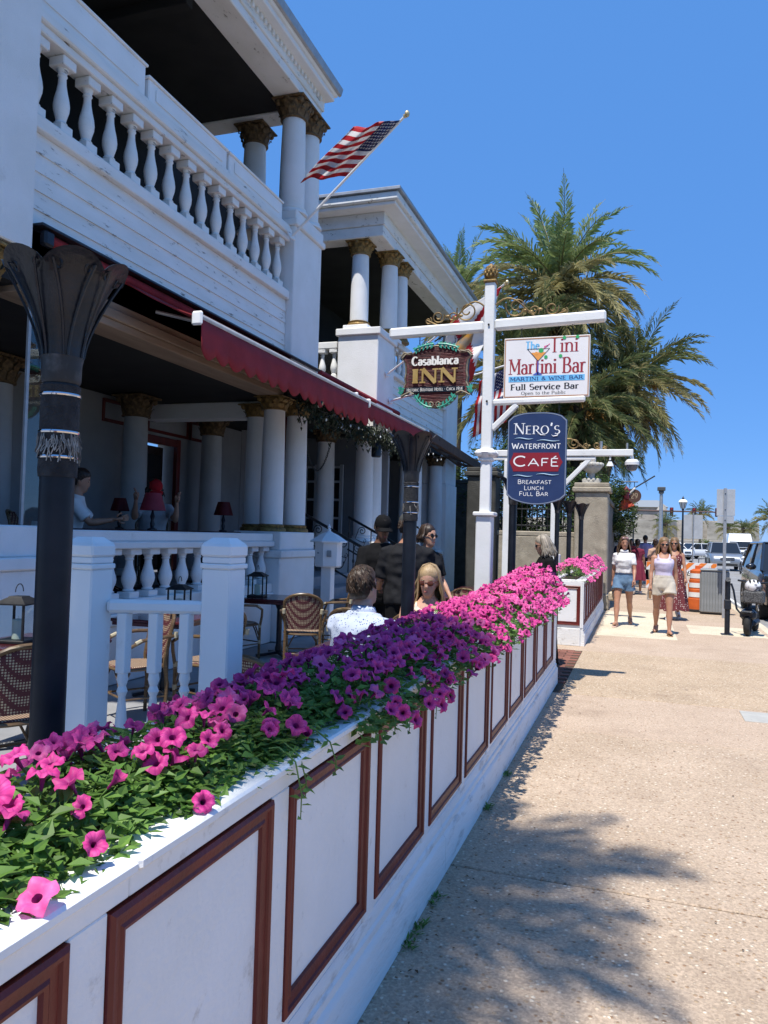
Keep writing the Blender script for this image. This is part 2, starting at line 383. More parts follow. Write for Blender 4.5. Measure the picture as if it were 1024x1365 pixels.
# ------------------------------------------------------------------ flower planters
def frame_mesh(w, h, d=1):
    """mitred moulding round a panel, lying in the YZ plane, facing +X; origin at its lower near corner"""
    prof = [(0, -.02), (0, .015), (.008, .021), (.018, .018), (.021, .012), (.037, .009), (.043, .013), (.051, .010), (.055, -.006)]
    rs = []
    for ins, x in prof:
        rs.append([(x*d, ins, ins), (x*d, w-ins, ins), (x*d, w-ins, h-ins), (x*d, ins, h-ins)])
    return MB().rings(rs, cap=False)
def build_planter(label, y0, y1, xf, xb, zt, first, pitch, fw, near_end=True):
    root = thing('planter_box', label, 'planter', ((xf+xb)/2, (y0+y1)/2, 0), group='white flower planters along the pavement')
    MB().box(xb+.01, xf-.022, y0+.01, y1-.01, .02, zt-.10).build('body', WHITE_FLOWERBOX, root, smooth=None)
    # stiles and rails are boards a few millimetres proud of the body
    ys = first
    fm = frame_mesh(fw, .62).mesh('panel_moulding', MAROON)
    bx, by = root.location.x, root.location.y
    k = 0
    prev = y0
    while ys+fw < y1-.02:
        inst('panel_moulding', fm, root, (xf-.022-bx, ys-by, .31))
        MB().cbox(xf-.03, xf-.012, prev+.001, ys-.001, .272, .934, .003).build('stile_board', WHITE_FLOWERBOX, root)
        prev = ys+fw; ys += pitch; k += 1
    MB().cbox(xf-.03, xf-.012, prev+.001, y1, .272, .934, .003).build('stile_board', WHITE_FLOWERBOX, root)
    yy = y0
    while yy < y1-.05:
        e = min(yy+2.42, y1)
        if y1-e < .5: e = y1
        MB().cbox(xf-.03, xf-.010, yy+.001, e-.001, .936, zt-.026, .003).build('top_rail_board', WHITE_FLOWERBOX, root)
        MB().cbox(xf-.13, xf+.012, yy+.0015, e-.0015, zt-.025, zt, .006).build('cap_board', WHITE_FLOWERBOX, root)
        # stepped plinth
        pr = [(xf-.05, 0), (xf+.012, 0), (xf+.012, .165), (xf+.006, .178), (xf-.003, .186), (xf-.003, .215), (xf-.012, .224), (xf-.012, .252), (xf-.02, .27), (xf-.05, .27)]
        pl = MB(); n = len(pr)
        pl.prism([(x, z) for x, z in pr], e-yy-.003, Matrix.Translation((0, yy+.0015, 0)))
        pl.build('plinth_board', PLINTH, root)
        yy = e
    MB().cbox(xb-.012, xb+.08, y0, y1, zt-.025, zt, .006).build('back_cap_board', WHITE_FLOWERBOX, root)
    # ends
    for ye, s in ((y0, -1), (y1, 1)):
        MB().cbox(xb, xf-.0305, ye-.009, ye+.009, .272, zt-.026, .003).build('end_panel', WHITE_FLOWERBOX, root)
        MB().cbox(xb-.012, xf-.051, ye-.03, ye+.03, .0, .265, .006).build('end_plinth', PLINTH, root)
        MB().cbox(xb+.081, xf-.131, min(ye, ye-s*.08), max(ye, ye-s*.08), zt-.025, zt-.001, .006).build('end_cap_board', WHITE_FLOWERBOX, root)
        f2 = frame_mesh(abs(xf-xb)-.12, .60); f2.xf(Matrix.Translation((xb+.06 if s < 0 else xf-.06, ye+s*.009, .31)) @ Matrix.Rotation(-s*pi/2 if s < 0 else pi/2, 4, 'Z') @ (Matrix.Identity(4)))
        if s < 0:
            f2 = frame_mesh(abs(xf-xb)-.12, .60)
            f2.v = [(xb+.06+y, ye-.009-x, .31+z) for x, y, z in f2.v]
        else:
            f2.v = f2.v
        f2.build('panel_moulding', MAROON, root)
    tag(MB().box(xb+.081, xf-.131, y0+.081, y1-.081, zt-.12, zt-.035).build('soil', mat('potting_soil', (.05, .035, .025), (.03, .02, .015), rough=1, scale=30, bump=.6), root), kind='stuff')
    return root
build_planter('long white planter with maroon mouldings edging the pavement from the camera to the sign post', -1.2, 8.86, -.872, -1.32, 1.01, -.30-.02, .742, .640)
build_planter('white planter with maroon mouldings beyond the gap, in front of the stone pillar', 12.06, 18.4, -.80, -1.30, 1.0, 12.14, .60, .50)

LEAF1 = leafmat('petunia_leaf', (.075, .165, .026), (.15, .27, .05), transl=.35, scale=14, rand=.35)
PETAL = leafmat('petunia_petal', (.65, .036, .23), (.77, .085, .34), transl=.3, scale=30, rand=.22, rough=.55)
PETAL_LIGHT = leafmat('pink_petunia_petal', (.76, .085, .31), (.85, .17, .43), transl=.3, scale=30, rand=.15, rough=.55)
THROAT = mat('petunia_throat', (.16, .004, .075), (.26, .010, .13), rough=.6, scale=60)
def petal_veins(m):
    nt = m.node_tree; N = nt.nodes; L = nt.links; b = N['Principled BSDF']; src = b.inputs['Base Color'].links[0].from_socket
    tc = N.new('ShaderNodeTexCoord'); sp = N.new('ShaderNodeSeparateXYZ'); L.new(tc.outputs['Object'], sp.inputs[0])
    at = N.new('ShaderNodeMath'); at.operation = 'ARCTAN2'; L.new(sp.outputs[1], at.inputs[0]); L.new(sp.outputs[0], at.inputs[1])
    ml = N.new('ShaderNodeMath'); ml.operation = 'MULTIPLY'; ml.inputs[1].default_value = 15; L.new(at.outputs[0], ml.inputs[0])
    sn = N.new('ShaderNodeMath'); sn.operation = 'SINE'; L.new(ml.outputs[0], sn.inputs[0])
    pw = N.new('ShaderNodeMapRange'); pw.inputs[1].default_value = .55; pw.inputs[2].default_value = 1; pw.inputs[3].default_value = 0; pw.inputs[4].default_value = .4; L.new(sn.outputs[0], pw.inputs[0])
    mx = N.new('ShaderNodeMix'); mx.data_type = 'RGBA'; L.new(pw.outputs[0], mx.inputs[0]); L.new(src, mx.inputs[6]); mx.inputs[7].default_value = (.30, .01, .17, 1)
    ln = N.new('ShaderNodeVectorMath'); ln.operation = 'LENGTH'; L.new(tc.outputs['Object'], ln.inputs[0])
    rd = N.new('ShaderNodeMapRange'); rd.inputs[1].default_value = .012; rd.inputs[2].default_value = .026; rd.inputs[3].default_value = .75; rd.inputs[4].default_value = 0; L.new(ln.outputs['Value'], rd.inputs[0])
    m2 = N.new('ShaderNodeMix'); m2.data_type = 'RGBA'; L.new(rd.outputs[0], m2.inputs[0]); L.new(mx.outputs[2], m2.inputs[6]); m2.inputs[7].default_value = (.30, .01, .15, 1)
    for l in list(src.links):
        if l.to_node != mx: L.new(m2.outputs[2], l.to_socket)
petal_veins(PETAL)
CALYX = mat('petunia_stem', (.12, .22, .05), (.09, .17, .04), rough=.6, scale=20)

def blossom(seed, seg=25, closed=False):
    r = random.Random(seed); mb = MB(); ph = r.random()*6; ph2 = r.random()*6; asym = r.uniform(-.08, .08)
    def ring(rad, z, lob, wob):
        out = []
        for j in range(seg):
            a = 2*pi*j/seg
            l = 1-lob*(1-abs(sin(2.5*a)))**2.2+asym*sin(a+ph)*(1 if lob > .03 else 0)+(.025*sin(a*13+ph2) if lob > .1 else 0)
            out.append((rad*l*cos(a), rad*l*sin(a), z+wob*sin(5*a+ph)+wob*.8*cos(3*a+ph2)+wob*.5*sin(9*a+ph2)))
        return out
    if closed:
        rs = [ring(.004, -.045, 0, 0), ring(.007, -.02, 0, 0), ring(.014, 0, 0, .002), ring(.024, .018, .12, .004)]
    else:
        q = r.uniform(-.008, .006)
        rs = [ring(.0035, -.042, 0, 0), ring(.0065, -.016, 0, 0), ring(.0105, -.005, .02, .0005), ring(.022, .006, .05, .002), ring(.033, .008+q*.4, .10, .005), ring(.040*r.uniform(.95, 1.08), .004+q, .17, .0075)]
    mb.rings(rs[:3], False, 1); mb.rings(rs[2:], False, 0)
    mb.tube([(0, 0, -.075), (0, 0, -.04)], [.0015, .0045], 4, False, 2)
    return mb
BLOSSOM = [blossom(i).mesh('blossom', [PETAL, THROAT, CALYX], 180) for i in range(6)]
BLOSSOM_L = [blossom(10+i).mesh('blossom', [PETAL_LIGHT, THROAT, CALYX], 180) for i in range(2)]
BLOSSOM_C = [blossom(20, closed=True).mesh('blossom', [PETAL, THROAT, CALYX], 180)]
def leaf(mb, p, d, up, L, W, m=0):
    p, d = Vector(p), Vector(d).normalized(); s = d.cross(Vector(up))
    if s.length < .05: s = d.cross(Vector((1, 0, 0)))
    s.normalize(); n = s.cross(d).normalized()
    c = p+d*L*.5-n*W*.12
    mb.add([p, p+d*L*.42+s*W*.5+n*W*.14, p+d*L*.42-s*W*.5+n*W*.14, p+d*L-n*W*.25, c],
           [(0, 4, 1), (0, 2, 4), (1, 4, 3), (4, 2, 3)], m)
def rot_to(n, spin):
    return (n.to_track_quat('Z', 'Y') @ __import__('mathutils').Quaternion((0, 0, 1), spin)).to_euler()
def petunia(label, x, y, zt, half_w, hgt, nleaf, nbl, spill, seed, stuff=False, group='petunia plants in the near planter', light=.2, trails=()):
    r = random.Random(seed)
    root = thing('petunia_plant', label, 'flowering plant', (x, y, zt-.03), group=group)
    fo = MB(); bl = MB(); stemL = .27
    def surf(t=None, a=None):
        """a point on the mound, local to the plant"""
        u = r.uniform(-1, 1) if r.random() < .62 else r.uniform(.35, 1.08); v = r.uniform(-1, 1)
        yy = v*.30; xx = u*half_w
        h = hgt*(1-.72*abs(u)**2.6)*(1-.22*abs(v)**2)*r.uniform(.82, 1.08)
        if u > .72 and spill > 0 and r.random() < .6:       # hanging over the outer edge of the cap
            k = r.random(); xx = half_w+.05*k+.015; h = .02-spill*k*r.uniform(.3, 1)
        nrm = Vector((u*.75+(.5 if u > .6 and spill > 0 else 0), v*.25, .8)).normalized()
        return Vector((xx, yy, h)), nrm
    for i in range(nleaf):
        p, n = surf(); depth = r.random()**1.3*.8
        q = Vector((p.x*(1-depth*.35), p.y, p.z*(1-depth*.75) if p.z > 0 else p.z))
        a = r.uniform(0, 2*pi); d = (Vector((cos(a), sin(a), 0))*.9+n*r.uniform(-.1, .8)).normalized()
        leaf(fo, q, d, n+Vector((r.uniform(-.4, .4), r.uniform(-.4, .4), .3)), r.uniform(.028, .055), r.uniform(.016, .026))
    for i in range(max(4, nleaf//40)):                        # stems
        p, n = surf(); fo.tube([(p.x*.3, p.y*.8, 0), (p.x*.8, p.y*.95, max(p.z*.6, .01)), tuple(p)], [.003, .0026, .002], 4, False, 1)
    tag(fo.build('foliage', [LEAF1, CALYX], root, smooth=None, world=False), kind='stuff')
    for (sx, sy, ln, fl) in trails:                           # stems trailing over the cap with leaf pairs
        tm = MB(); pts = [(sx*.6, sy, .05), (sx, sy+.01, .065), (sx+.045, sy+.02, .03), (sx+.062, sy+.028, -ln*.45), (sx+.058, sy+.035, -ln)]
        tm.tube(pts, [.003, .003, .0025, .002, .0015], 5, False, 1)
        for q in range(16):
            t = q/15*4; i0 = min(int(t), 3); p = Vector(pts[i0]).lerp(Vector(pts[i0+1]), t-i0); a = q*2.4
            leaf(tm, p, (cos(a)*.9+.3, sin(a), r.uniform(-.3, .4)), (.6, 0, .8), r.uniform(.026, .042), r.uniform(.014, .020))
        tag(tm.build('trailing_stem', [LEAF1, CALYX], root, smooth=None, world=False), kind='stuff')
        if fl: inst('blossom', r.choice(BLOSSOM), root, (sx+.085, sy+.03, -ln*.5), rot_to(Vector((.9, -.4, .25)), 1), (.85,)*3)
    n = 0; placed = []
    for t in range(nbl*8):
        if n >= nbl: break
        p, nm = surf()
        if p.z < .025 and (y < 2.4 or r.random() < .6): continue
        if y < 2.4 and p.x > .35*half_w and r.random() < .82: continue
        if any((p-o).length < .036 for o in placed): continue
        placed.append(p); n += 1
        d = (nm*.8+Vector((r.uniform(-.6, .7), r.uniform(-.95, .35), r.uniform(-.1, .6)))).normalized()
        c = p+nm*.028+Vector((0, 0, .006)); e = rot_to(d, r.random()*6)
        k = r.random(); sc = r.choice((r.uniform(.60, .78), r.uniform(.74, .92)))*(.90 if y < 2 else 1)
        me = BLOSSOM_C[0] if k < .09 else (r.choice(BLOSSOM_L) if k < .09+light else r.choice(BLOSSOM))
        if stuff:
            M = Matrix.Translation(c) @ e.to_matrix().to_4x4() @ Matrix.Scale(sc, 4)
            proto = blossom(r.randrange(4), 10); bl.add([M @ Vector(q) for q in proto.v], proto.f); bl.m[-len(proto.m):] = proto.m
        else:
            inst('blossom', me, root, c, e, (sc, sc, sc))
    if stuff: tag(bl.build('blossoms', [PETAL_LIGHT, THROAT, CALYX], root, smooth=180, world=False), kind='stuff')
    return root
def near_planter_flowers():
    spots = []
    y = .35; i = 0; TR = {3: ((.22, .14, .12, 0), (.21, .19, .08, 0)), 4: ((.23, -.1, .06, 0),), 5: ((.24, .1, .09, 1), (.24, -.08, .05, 0)), 6: ((.25, 0, .12, 1), (.25, .15, .10, 1), (.25, .09, .06, 0)), 8: ((.27, .1, .08, 0),), 10: ((.27, 0, .10, 0), (.27, .12, .06, 0)), 12: ((.27, 0, .09, 0),), 15: ((.27, .1, .12, 0), (.27, 0, .08, 0))}
    look = ['bushy magenta petunia at the very near end of the long planter', 'low leafy petunia with few magenta blooms on the near white cap', 'leafy petunia beside the lamp pole with one bright pink bloom facing out',
            'petunia with a cluster of magenta blooms at the foot of the white gate post', 'petunia in front of the white gate railing, green sprig over the cap', 'magenta petunia just right of the white gate railing',
            'petunia trailing a long green stem down the first whole panel', 'dense magenta petunia in front of the seated man in the speckled shirt, near side', 'dense purple petunia right below the speckled shirt',
            'purple petunia hanging over the cap below the woman in sunglasses', 'dark purple petunia at the foot of the second torch', 'purple petunia just beyond the second torch',
            'pink petunia in front of the empty cane chair', 'bright pink petunia in strong sun before the sign post', 'bright pink petunia mound just short of the sign post',
            'bright pink petunia at the foot of the white sign post', 'tall bright pink petunia just past the sign post', 'sunlit pink petunia next to the end of the long planter', 'tall pink petunia on the far end corner of the long planter']
    while y < 8.7:
        near = y < 2.15
        hg = lerp(.12, .15, min(1, y/3)) if y < 3 else lerp(.15, .18, (y-3)/3) if y < 6 else lerp(.18, .30, min(1, (y-6)/2.4))
        spill = 0 if y < 2.4 else .06 if y < 2.6 else .08 if y < 3.4 else .08 if y < 4.4 else .12
        hw = .225 if y < 2.3 else .26 if y < 3.5 else .285
        x = -1.135 if y < 1.5 else -1.12 if y < 2.3 else -1.10
        petunia(look[min(i, len(look)-1)], x, y, 1.01, hw, hg, 1500 if y < 3 else 900, (30 if y < 1.6 else 36 if near else 46 if y < 3.4 else 56 if y < 6 else 76), spill, 100+i, light=.12 if y < 5.3 else .5, trails=TR.get(i, ()))
        y += .455; i += 1
near_planter_flowers()
def far_planter_flowers():
    look = ['bright pink petunia on the near corner of the far planter', 'pink petunia second from the near corner of the far planter', 'pink petunia in the near half of the far planter, beside the first thin torch',
            'pink petunia below the three black torches', 'pink petunia just beyond the three torches', 'pink petunia halfway along the far planter', 'pink petunia past the middle of the far planter', 'pink petunia in front of the stone pillar, near side',
            'pink petunia in front of the stone pillar', 'pink petunia at the far end of the far planter', 'last pink petunia by the end of the far planter']
    for i in range(11):
        petunia(look[i], -1.06, 12.35+.56*i, 1.0, .26, .27, 170, 48, .06, 300+i, True, 'petunia plants in the far planter')
far_planter_flowers()
# small litter and weeds along the foot of the planter
wd = MB(); rr = random.Random(3)
for y in (2.95, 3.35, 3.1, 4.6, 5.3):
    for k in range(26):
        a = rr.uniform(0, 6.3); leaf(wd, (-.845+rr.uniform(-.01, .03), y+rr.uniform(-.06, .06), .002), (cos(a), sin(a), .7), (0, 0, 1), rr.uniform(.02, .045), .012)
tag(wd.build('weeds', LEAF1, smooth=None), 'small green weeds growing along the foot of the long planter', kind='stuff')
lt = MB()
for k in range(150):
    y = rr.uniform(2, 9); x = -.86+abs(rr.gauss(0, .12)) if k < 90 else rr.uniform(-.8, 1.6)
    a = rr.uniform(0, 6.3); leaf(lt, (x, y, .006), (cos(a), sin(a), .05), (0, 0, 1), rr.uniform(.012, .03), rr.uniform(.006, .014))
tag(lt.build('leaf_litter', mat('dry_leaf', (.16, .085, .04), (.07, .04, .02), rough=.9, scale=9, rand=.4), smooth=None), kind='stuff')
# ------------------------------------------------------------------ the inn: shared pieces
def baluster_mesh(h, w, mtl=None):
    mb = MB(); a = w/2
    mb.cbox(-a, a, -a, a, 0, h*.13, .006); mb.cbox(-a*1.12, a*1.12, -a*1.12, a*1.12, h*.875, h, .008)
    mb.lathe([(a*.55, h*.13), (a*.80, h*.16), (a*.58, h*.19), (a*.72, h*.25), (a*.93, h*.33), (a*.98, h*.40), (a*.88, h*.48), (a*.66, h*.58), (a*.50, h*.68), (a*.46, h*.76), (a*.60, h*.785), (a*.50, h*.81), (a*.66, h*.86), (a*.7, h*.876)], 16, cap=False)
    return mb.mesh('baluster', mtl or WHITE_WORN, 40)
def capital_mesh(r, h, mtl):
    mb = MB(); mb.lathe([(r*.95, 0), (r*1.10, h*.03), (r*1.10, h*.09), (r*.98, h*.12), (r*1.0, h*.45), (r*1.12, h*.7), (r*1.32, h*.86)], 20)
    for tier, (z0, z1, out, n, off) in enumerate(((.10, .48, .22, 10, 0), (.30, .80, .34, 10, .5))):
        for k in range(n):
            a = 2*pi*(k+off)/n; c, s_ = cos(a), sin(a); wv = r*.30
            P = lambda rad, t, z: (c*rad-s_*t, s_*rad+c*t, z*h)
            mb.add([P(r*1.02, -wv, z0), P(r*1.02, wv, z0), P(r*(1.06+out*.4), wv*1.1, lerp(z0, z1, .65)), P(r*(1.06+out*.4), -wv*1.1, lerp(z0, z1, .65)),
                    P(r*(1.1+out), wv*.55, z1), P(r*(1.1+out), -wv*.55, z1), P(r*(1.16+out), 0, z1-.10), P(r*1.10, 0, lerp(z0, z1, .3))],
                   [(0, 1, 7), (1, 2, 7), (2, 3, 7), (3, 0, 7), (3, 2, 4, 5), (5, 4, 6)])
    for k in range(4):
        a = pi/4+pi/2*k; mb.ell((cos(a)*r*1.36, sin(a)*r*1.36, h*.82), (r*.26, r*.26, r*.30), 8, 6)
    for k in range(4):
        a = pi/2*k; mb.ell((cos(a)*r*1.25, sin(a)*r*1.25, h*.86), (r*.2, r*.2, r*.2), 8, 5)
    q = r*1.38; mb.cbox(-q, q, -q, q, h*.90, h, .01)
    return mb.mesh('capital', mtl, 40)
CAPS = {}
def column(root, x, y, z0, z1, r, caph, cm=None, sm=None, base=True):
    cm = cm or GOLD; key = (round(r, 3), round(caph, 3), cm.name)
    if key not in CAPS: CAPS[key] = capital_mesh(r, caph, cm)
    t = parent_loc(root)
    zb = z0+.11 if base else z0; zc = z1-caph
    H_ = zc-zb
    sh = MB().lathe([(r, 0), (r*1.005, H_*.2), (r*.99, H_*.45), (r*.95, H_*.75), (r*.90, H_)], 24).mesh('column', sm or STUCCO, 40)
    c = inst('column', sh, root, (x-t[0], y-t[1], zb-t[2]))
    inst('capital', CAPS[key], c, (0, 0, H_))
    if base:
        b = MB(); b.lathe([(r*1.30, -.11), (r*1.30, -.075), (r*1.22, -.055), (r*1.08, -.045), (r*1.14, -.03), (r*1.14, -.012), (r*1.0, 0)], 24)
        inst('column_base', b.mesh('column_base', cm if cm is GOLD else WHITE, 40), c)
    return c
def balustrade(root, x0, y0, x1, y1, n, z, h, w, mtl=None):
    """n balusters in a row from (x0,y0) to (x1,y1)"""
    t = parent_loc(root)
    b = bpy.data.objects.new('balustrade', None); COL.objects.link(b); b.parent = root; b.location = (x0-t[0], y0-t[1], z-t[2])
    me = baluster_mesh(h, w, mtl)
    for i in range(n):
        k = i/(n-1) if n > 1 else 0
        inst('baluster', me, b, ((x1-x0)*k, (y1-y0)*k, 0), (0, 0, rnd.choice((0, pi/2))))
    return b
def clapboards(root, xf, y0, y1, z0, z1, n, m, axis='x', sgn=1):
    h = (z1-z0)/n
    for i in range(n):
        a, b = z0+i*h, z0+(i+1)*h+.012
        mb = MB(); pr = [(0, a), (.024, a), (.006, b), (0, b)]
        if axis == 'x':
            mb.prism([(xf+p*sgn, z) for p, z in pr], y1-y0, Matrix.Translation((0, y0, 0)))
        else:                                                   # board runs along x, faces -y
            vs = [(y0, xf-p, z) for p, z in pr]+[(y1, xf-p, z) for p, z in pr]
            mb.add(vs, [(3, 2, 1, 0), (4, 5, 6, 7), (0, 1, 5, 4), (1, 2, 6, 5), (2, 3, 7, 6), (3, 0, 4, 7)])
        mb.build('siding_board', m, root, smooth=None)
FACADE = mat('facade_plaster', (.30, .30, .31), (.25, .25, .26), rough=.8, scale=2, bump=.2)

# ------------------------------------------------------------------ near porch wing
INN = thing('inn_building', 'white two storey inn porch with balustraded balcony over the dark ground floor terrace', 'building', (-6.5, 7.3, 0))
def near_wing(R):
    # balcony level
    MB().cbox(-5.62, -5.0, 3.4, 5.22, 3.95, 8.2, .012).build('pier', STUCCO, R)
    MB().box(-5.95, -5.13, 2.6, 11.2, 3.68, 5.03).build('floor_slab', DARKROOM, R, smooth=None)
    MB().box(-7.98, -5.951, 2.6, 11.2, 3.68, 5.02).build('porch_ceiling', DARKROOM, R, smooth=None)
    clapboards(R, -5.129, 5.222, 10.34, 4.22, 5.06, 5, WHITE_WORN)
    MB().cbox(-5.36, -5.055, 5.222, 10.34, 5.075, 5.20, .01).build('ledge_board', WHITE_WORN, R)
    MB().cbox(-5.12, -5.085, 5.222, 10.34, 5.205, 5.222, .004).build('ledge_strip', WHITE_WORN, R)
    balustrade(R, -5.2, 5.36, -5.2, 10.16, 15, 5.225, .72, .155)
    MB().cbox(-5.33, -5.08, 5.222, 10.34, 5.95, 6.03, .01).build('rail', WHITE_WORN, R)
    MB().cbox(-5.37, -5.04, 5.222, 10.34, 6.031, 6.13, .014).build('rail', WHITE_WORN, R)
    MB().cbox(-5.34, -5.07, 5.222, 10.34, 6.131, 6.19, .014).build('rail', WHITE_WORN, R)
    for a, b, h in ((4.0, 6.8, .36), (6.86, 8.50, .27), (8.56, 10.10, .27)):
        q = MB(); q.cbox(-5.45, -5.10, a, b, 6.192, 6.192+h-.03, .012); q.cbox(-5.47, -5.08, a-.02, b+.02, 6.192+h-.03, 6.192+h, .008)
        q.cbox(-5.098, -5.088, a+.12, b-.12, 6.192+.05, 6.192+h-.09, .004)
        q.build('parapet_box', WHITE, R)
    MB().cbox(-5.75, -5.0, 10.345, 11.35, 3.9, 6.2, .014).build('pier', STUCCO, R)
    MB().cbox(-5.80, -4.955, 10.30, 11.40, 6.2, 6.30, .014).build('pier_cap', STUCCO, R)
    MB().cbox(-5.77, -4.985, 10.33, 11.37, 6.301, 6.44, .012).build('pier_cap', STUCCO, R)
    for x, y in ((-5.20, 10.60), (-5.20, 11.14), (-6.15, 11.12)):
        column(R, x, y, 6.45, 8.22, .195, .30, GOLD_DARK)
    # roof: beam, eave and gutter
    MB().cbox(-5.44, -4.99, 2.6, 11.16, 8.222, 8.36, .012).build('beam', WHITE_WORN, R)
    MB().cbox(-5.42, -4.96, 2.6, 11.19, 8.361, 8.52, .010).build('frieze', WHITE_WORN, R)
    dn = MB()
    for i in range(71): dn.cbox(-4.958, -4.925, 2.7+i*.118, 2.757+i*.118, 8.45, 8.519, .004)
    dn.build('dentils', WHITE, R)
    MB().cbox(-7.98, -5.445, 10.76, 11.14, 8.222, 8.51, .012).build('beam', WHITE_WORN, R)
    MB().cbox(-5.6, -4.80, 2.6, 11.22, 8.521, 8.60, .012).build('eave', WHITE, R)
    MB().cbox(-5.6, -4.75, 2.6, 11.26, 8.601, 8.72, .02).build('cornice', WHITE, R)
    g = MB(); g.prism([(-4.745, 8.62), (-4.71, 8.64), (-4.68, 8.74), (-4.69, 8.745), (-4.71, 8.67), (-4.745, 8.65)], 8.68, Matrix.Translation((0, 2.6, 0)))
    g.build('gutter', GREYMETAL, R)
    MB().box(-8.6, -4.78, 2.5, 11.2, 8.722, 8.80).build('roof', GREYMETAL, R, smooth=None)
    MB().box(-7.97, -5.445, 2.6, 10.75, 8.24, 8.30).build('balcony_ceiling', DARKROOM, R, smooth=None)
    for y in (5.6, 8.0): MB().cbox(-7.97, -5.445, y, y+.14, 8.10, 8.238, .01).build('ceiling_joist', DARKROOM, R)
    # back wall of the building
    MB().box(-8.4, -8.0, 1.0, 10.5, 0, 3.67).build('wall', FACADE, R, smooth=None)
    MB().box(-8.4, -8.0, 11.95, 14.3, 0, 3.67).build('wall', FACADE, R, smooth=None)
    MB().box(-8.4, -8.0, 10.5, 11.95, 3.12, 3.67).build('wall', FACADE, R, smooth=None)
    MB().box(-8.4, -8.0, 1.0, 14.3, 3.671, 8.9).build('wall', DARKROOM, R, smooth=None)  # balcony shade is put into the wall's near-black colour
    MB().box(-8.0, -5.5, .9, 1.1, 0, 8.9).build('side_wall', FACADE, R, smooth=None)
    d = MB(); d.cbox(-8.3, -8.22, 10.58, 11.87, .85, 3.05, .01); d = d.build('door', mat('dark_door', (.02, .012, .010), (.03, .015, .012), rough=.3, scale=6), R)
    for y in (10.68, 11.28):
        MB().cbox(-8.218, -8.205, y, y+.5, 1.5, 2.9, .004).build('door_pane', mat('dim_glass', (.02, .022, .026), None, rough=.05), d)
    f = MB()
    f.cbox(-8.02, -7.93, 10.46, 10.57, .85, 3.2, .01); f.cbox(-8.02, -7.93, 11.88, 11.99, .85, 3.2, .01); f.cbox(-8.02, -7.935, 10.572, 11.878, 3.06, 3.19, .01)
    f.build('door_frame', MAROON, R)
    for y, w in ((9.9, 1.1), (11.05, 1.25), (12.35, 1.0)):
        tr = frame_mesh(w, .36); tr.v = [(-7.99+x*1.2, y+b, 3.25+c) for x, b, c in tr.v]; tr.build('transom_moulding', MAROON, R)
    for x, y in ((-7.55, 10.15), (-7.55, 12.4), (-7.55, 7.4), (-7.55, 5.0)): column(R, x, y, .86, 3.66, .20, .34, GOLD_DARK, mat('shaded_column_plaster', (.45, .45, .45), (.38, .38, .38), rough=.8, scale=3))  # inner columns: porch shade put into a darker plaster colour
    # ground floor porch
    MB().box(-8.0, -5.14, 2.6, 11.3, 0, .84).build('porch_floor', PATIO, R, smooth=None)
    MB().cbox(-5.30, -5.06, 5.46, 10.09, 0, .60, .01).build('porch_wall', STUCCO, R)
    MB().cbox(-5.32, -5.03, 5.46, 10.09, .601, .72, .012).build('porch_wall_step', STUCCO, R)
    MB().cbox(-5.31, -5.06, 5.46, 10.09, .721, .85, .012).build('porch_wall_step', STUCCO, R)
    balustrade(R, -5.19, 5.62, -5.19, 9.95, 14, .851, .53, .165, STUCCO)
    MB().cbox(-5.34, -5.04, 5.46, 10.09, 1.382, 1.46, .012).build('porch_rail', STUCCO, R)
    MB().cbox(-5.30, -5.07, 5.46, 10.09, 1.461, 1.57, .01).build('porch_rail', STUCCO, R)
    for a, b in ((4.15, 5.45), (10.1, 11.36)):
        MB().cbox(-5.75, -4.96, a, b, 0, 1.22, .014).build('porch_pier', STUCCO, R)
        MB().cbox(-5.79, -4.92, a-.03, b+.03, 1.221, 1.33, .012).build('porch_pier_band', STUCCO, R)
        MB().cbox(-5.74, -4.97, a+.02, b-.02, 1.331, 1.60, .012).build('porch_pier_top', STUCCO, R)
    for x, y in ((-5.28, 10.42), (-5.20, 11.05), (-5.9, 11.05)): column(R, x, y, 1.602, 3.62, .175, .20, GOLD)
    column(R, -5.30, 4.85, 1.602, 3.93, .21, .36, GOLD)
    # lintel mouldings under the siding, seen from below
    for i, (xa, xb, za, zb) in enumerate(((-5.46, -5.10, 3.62, 3.70), (-5.44, -5.07, 3.701, 3.80), (-5.42, -5.10, 3.801, 3.88), (-5.40, -5.13, 3.881, 4.21))):
        MB().cbox(xa, xb, 5.22, 10.34, za, zb, .008).build('lintel_board', WOODTAN, R)
    MB().cbox(-7.98, -5.76, 10.95, 11.30, 3.42, 3.679, .012).build('side_lintel', STUCCO, R)
    # clear screen beside the left pier
    s = MB(); s.box(-5.09, -5.082, 5.32, 5.70, 1.60, 3.60); s = s.build('glass_screen', GLASS, R, smooth=None)
    e = MB(); e.cbox(-5.10, -5.07, 5.70, 5.73, 1.6, 3.6, .004); e.cbox(-5.10, -5.07, 5.29, 5.32, 1.6, 3.6, .004); e.cbox(-5.13, -5.05, 5.47, 5.8, 1.572, 1.64, .004); e.build('screen_frame', GREYMETAL, s)
    for a, b in ():
        s = MB(); s.box(-5.09, -5.082, a, b, 1.60, 3.60); s = s.build('glass_screen', GLASS, R, smooth=None)
        e = MB(); e.cbox(-5.10, -5.07, a-.03, a, 1.6, 3.6, .004); e.cbox(-5.12, -5.05, a, b, 1.572, 1.62, .004); e.build('screen_frame', GREYMETAL, s)
    # front steps in the entrance bay
    for i in range(5):
        MB().cbox(-5.55-.0+.34*i*1.0-.4, -5.55+.34*(i+1)-.0, 11.75, 13.75, 0, .85-.17*i, .012).build('front_step', mat('painted_step', (.30, .30, .31), (.24, .24, .25), rough=.7, scale=5), R)
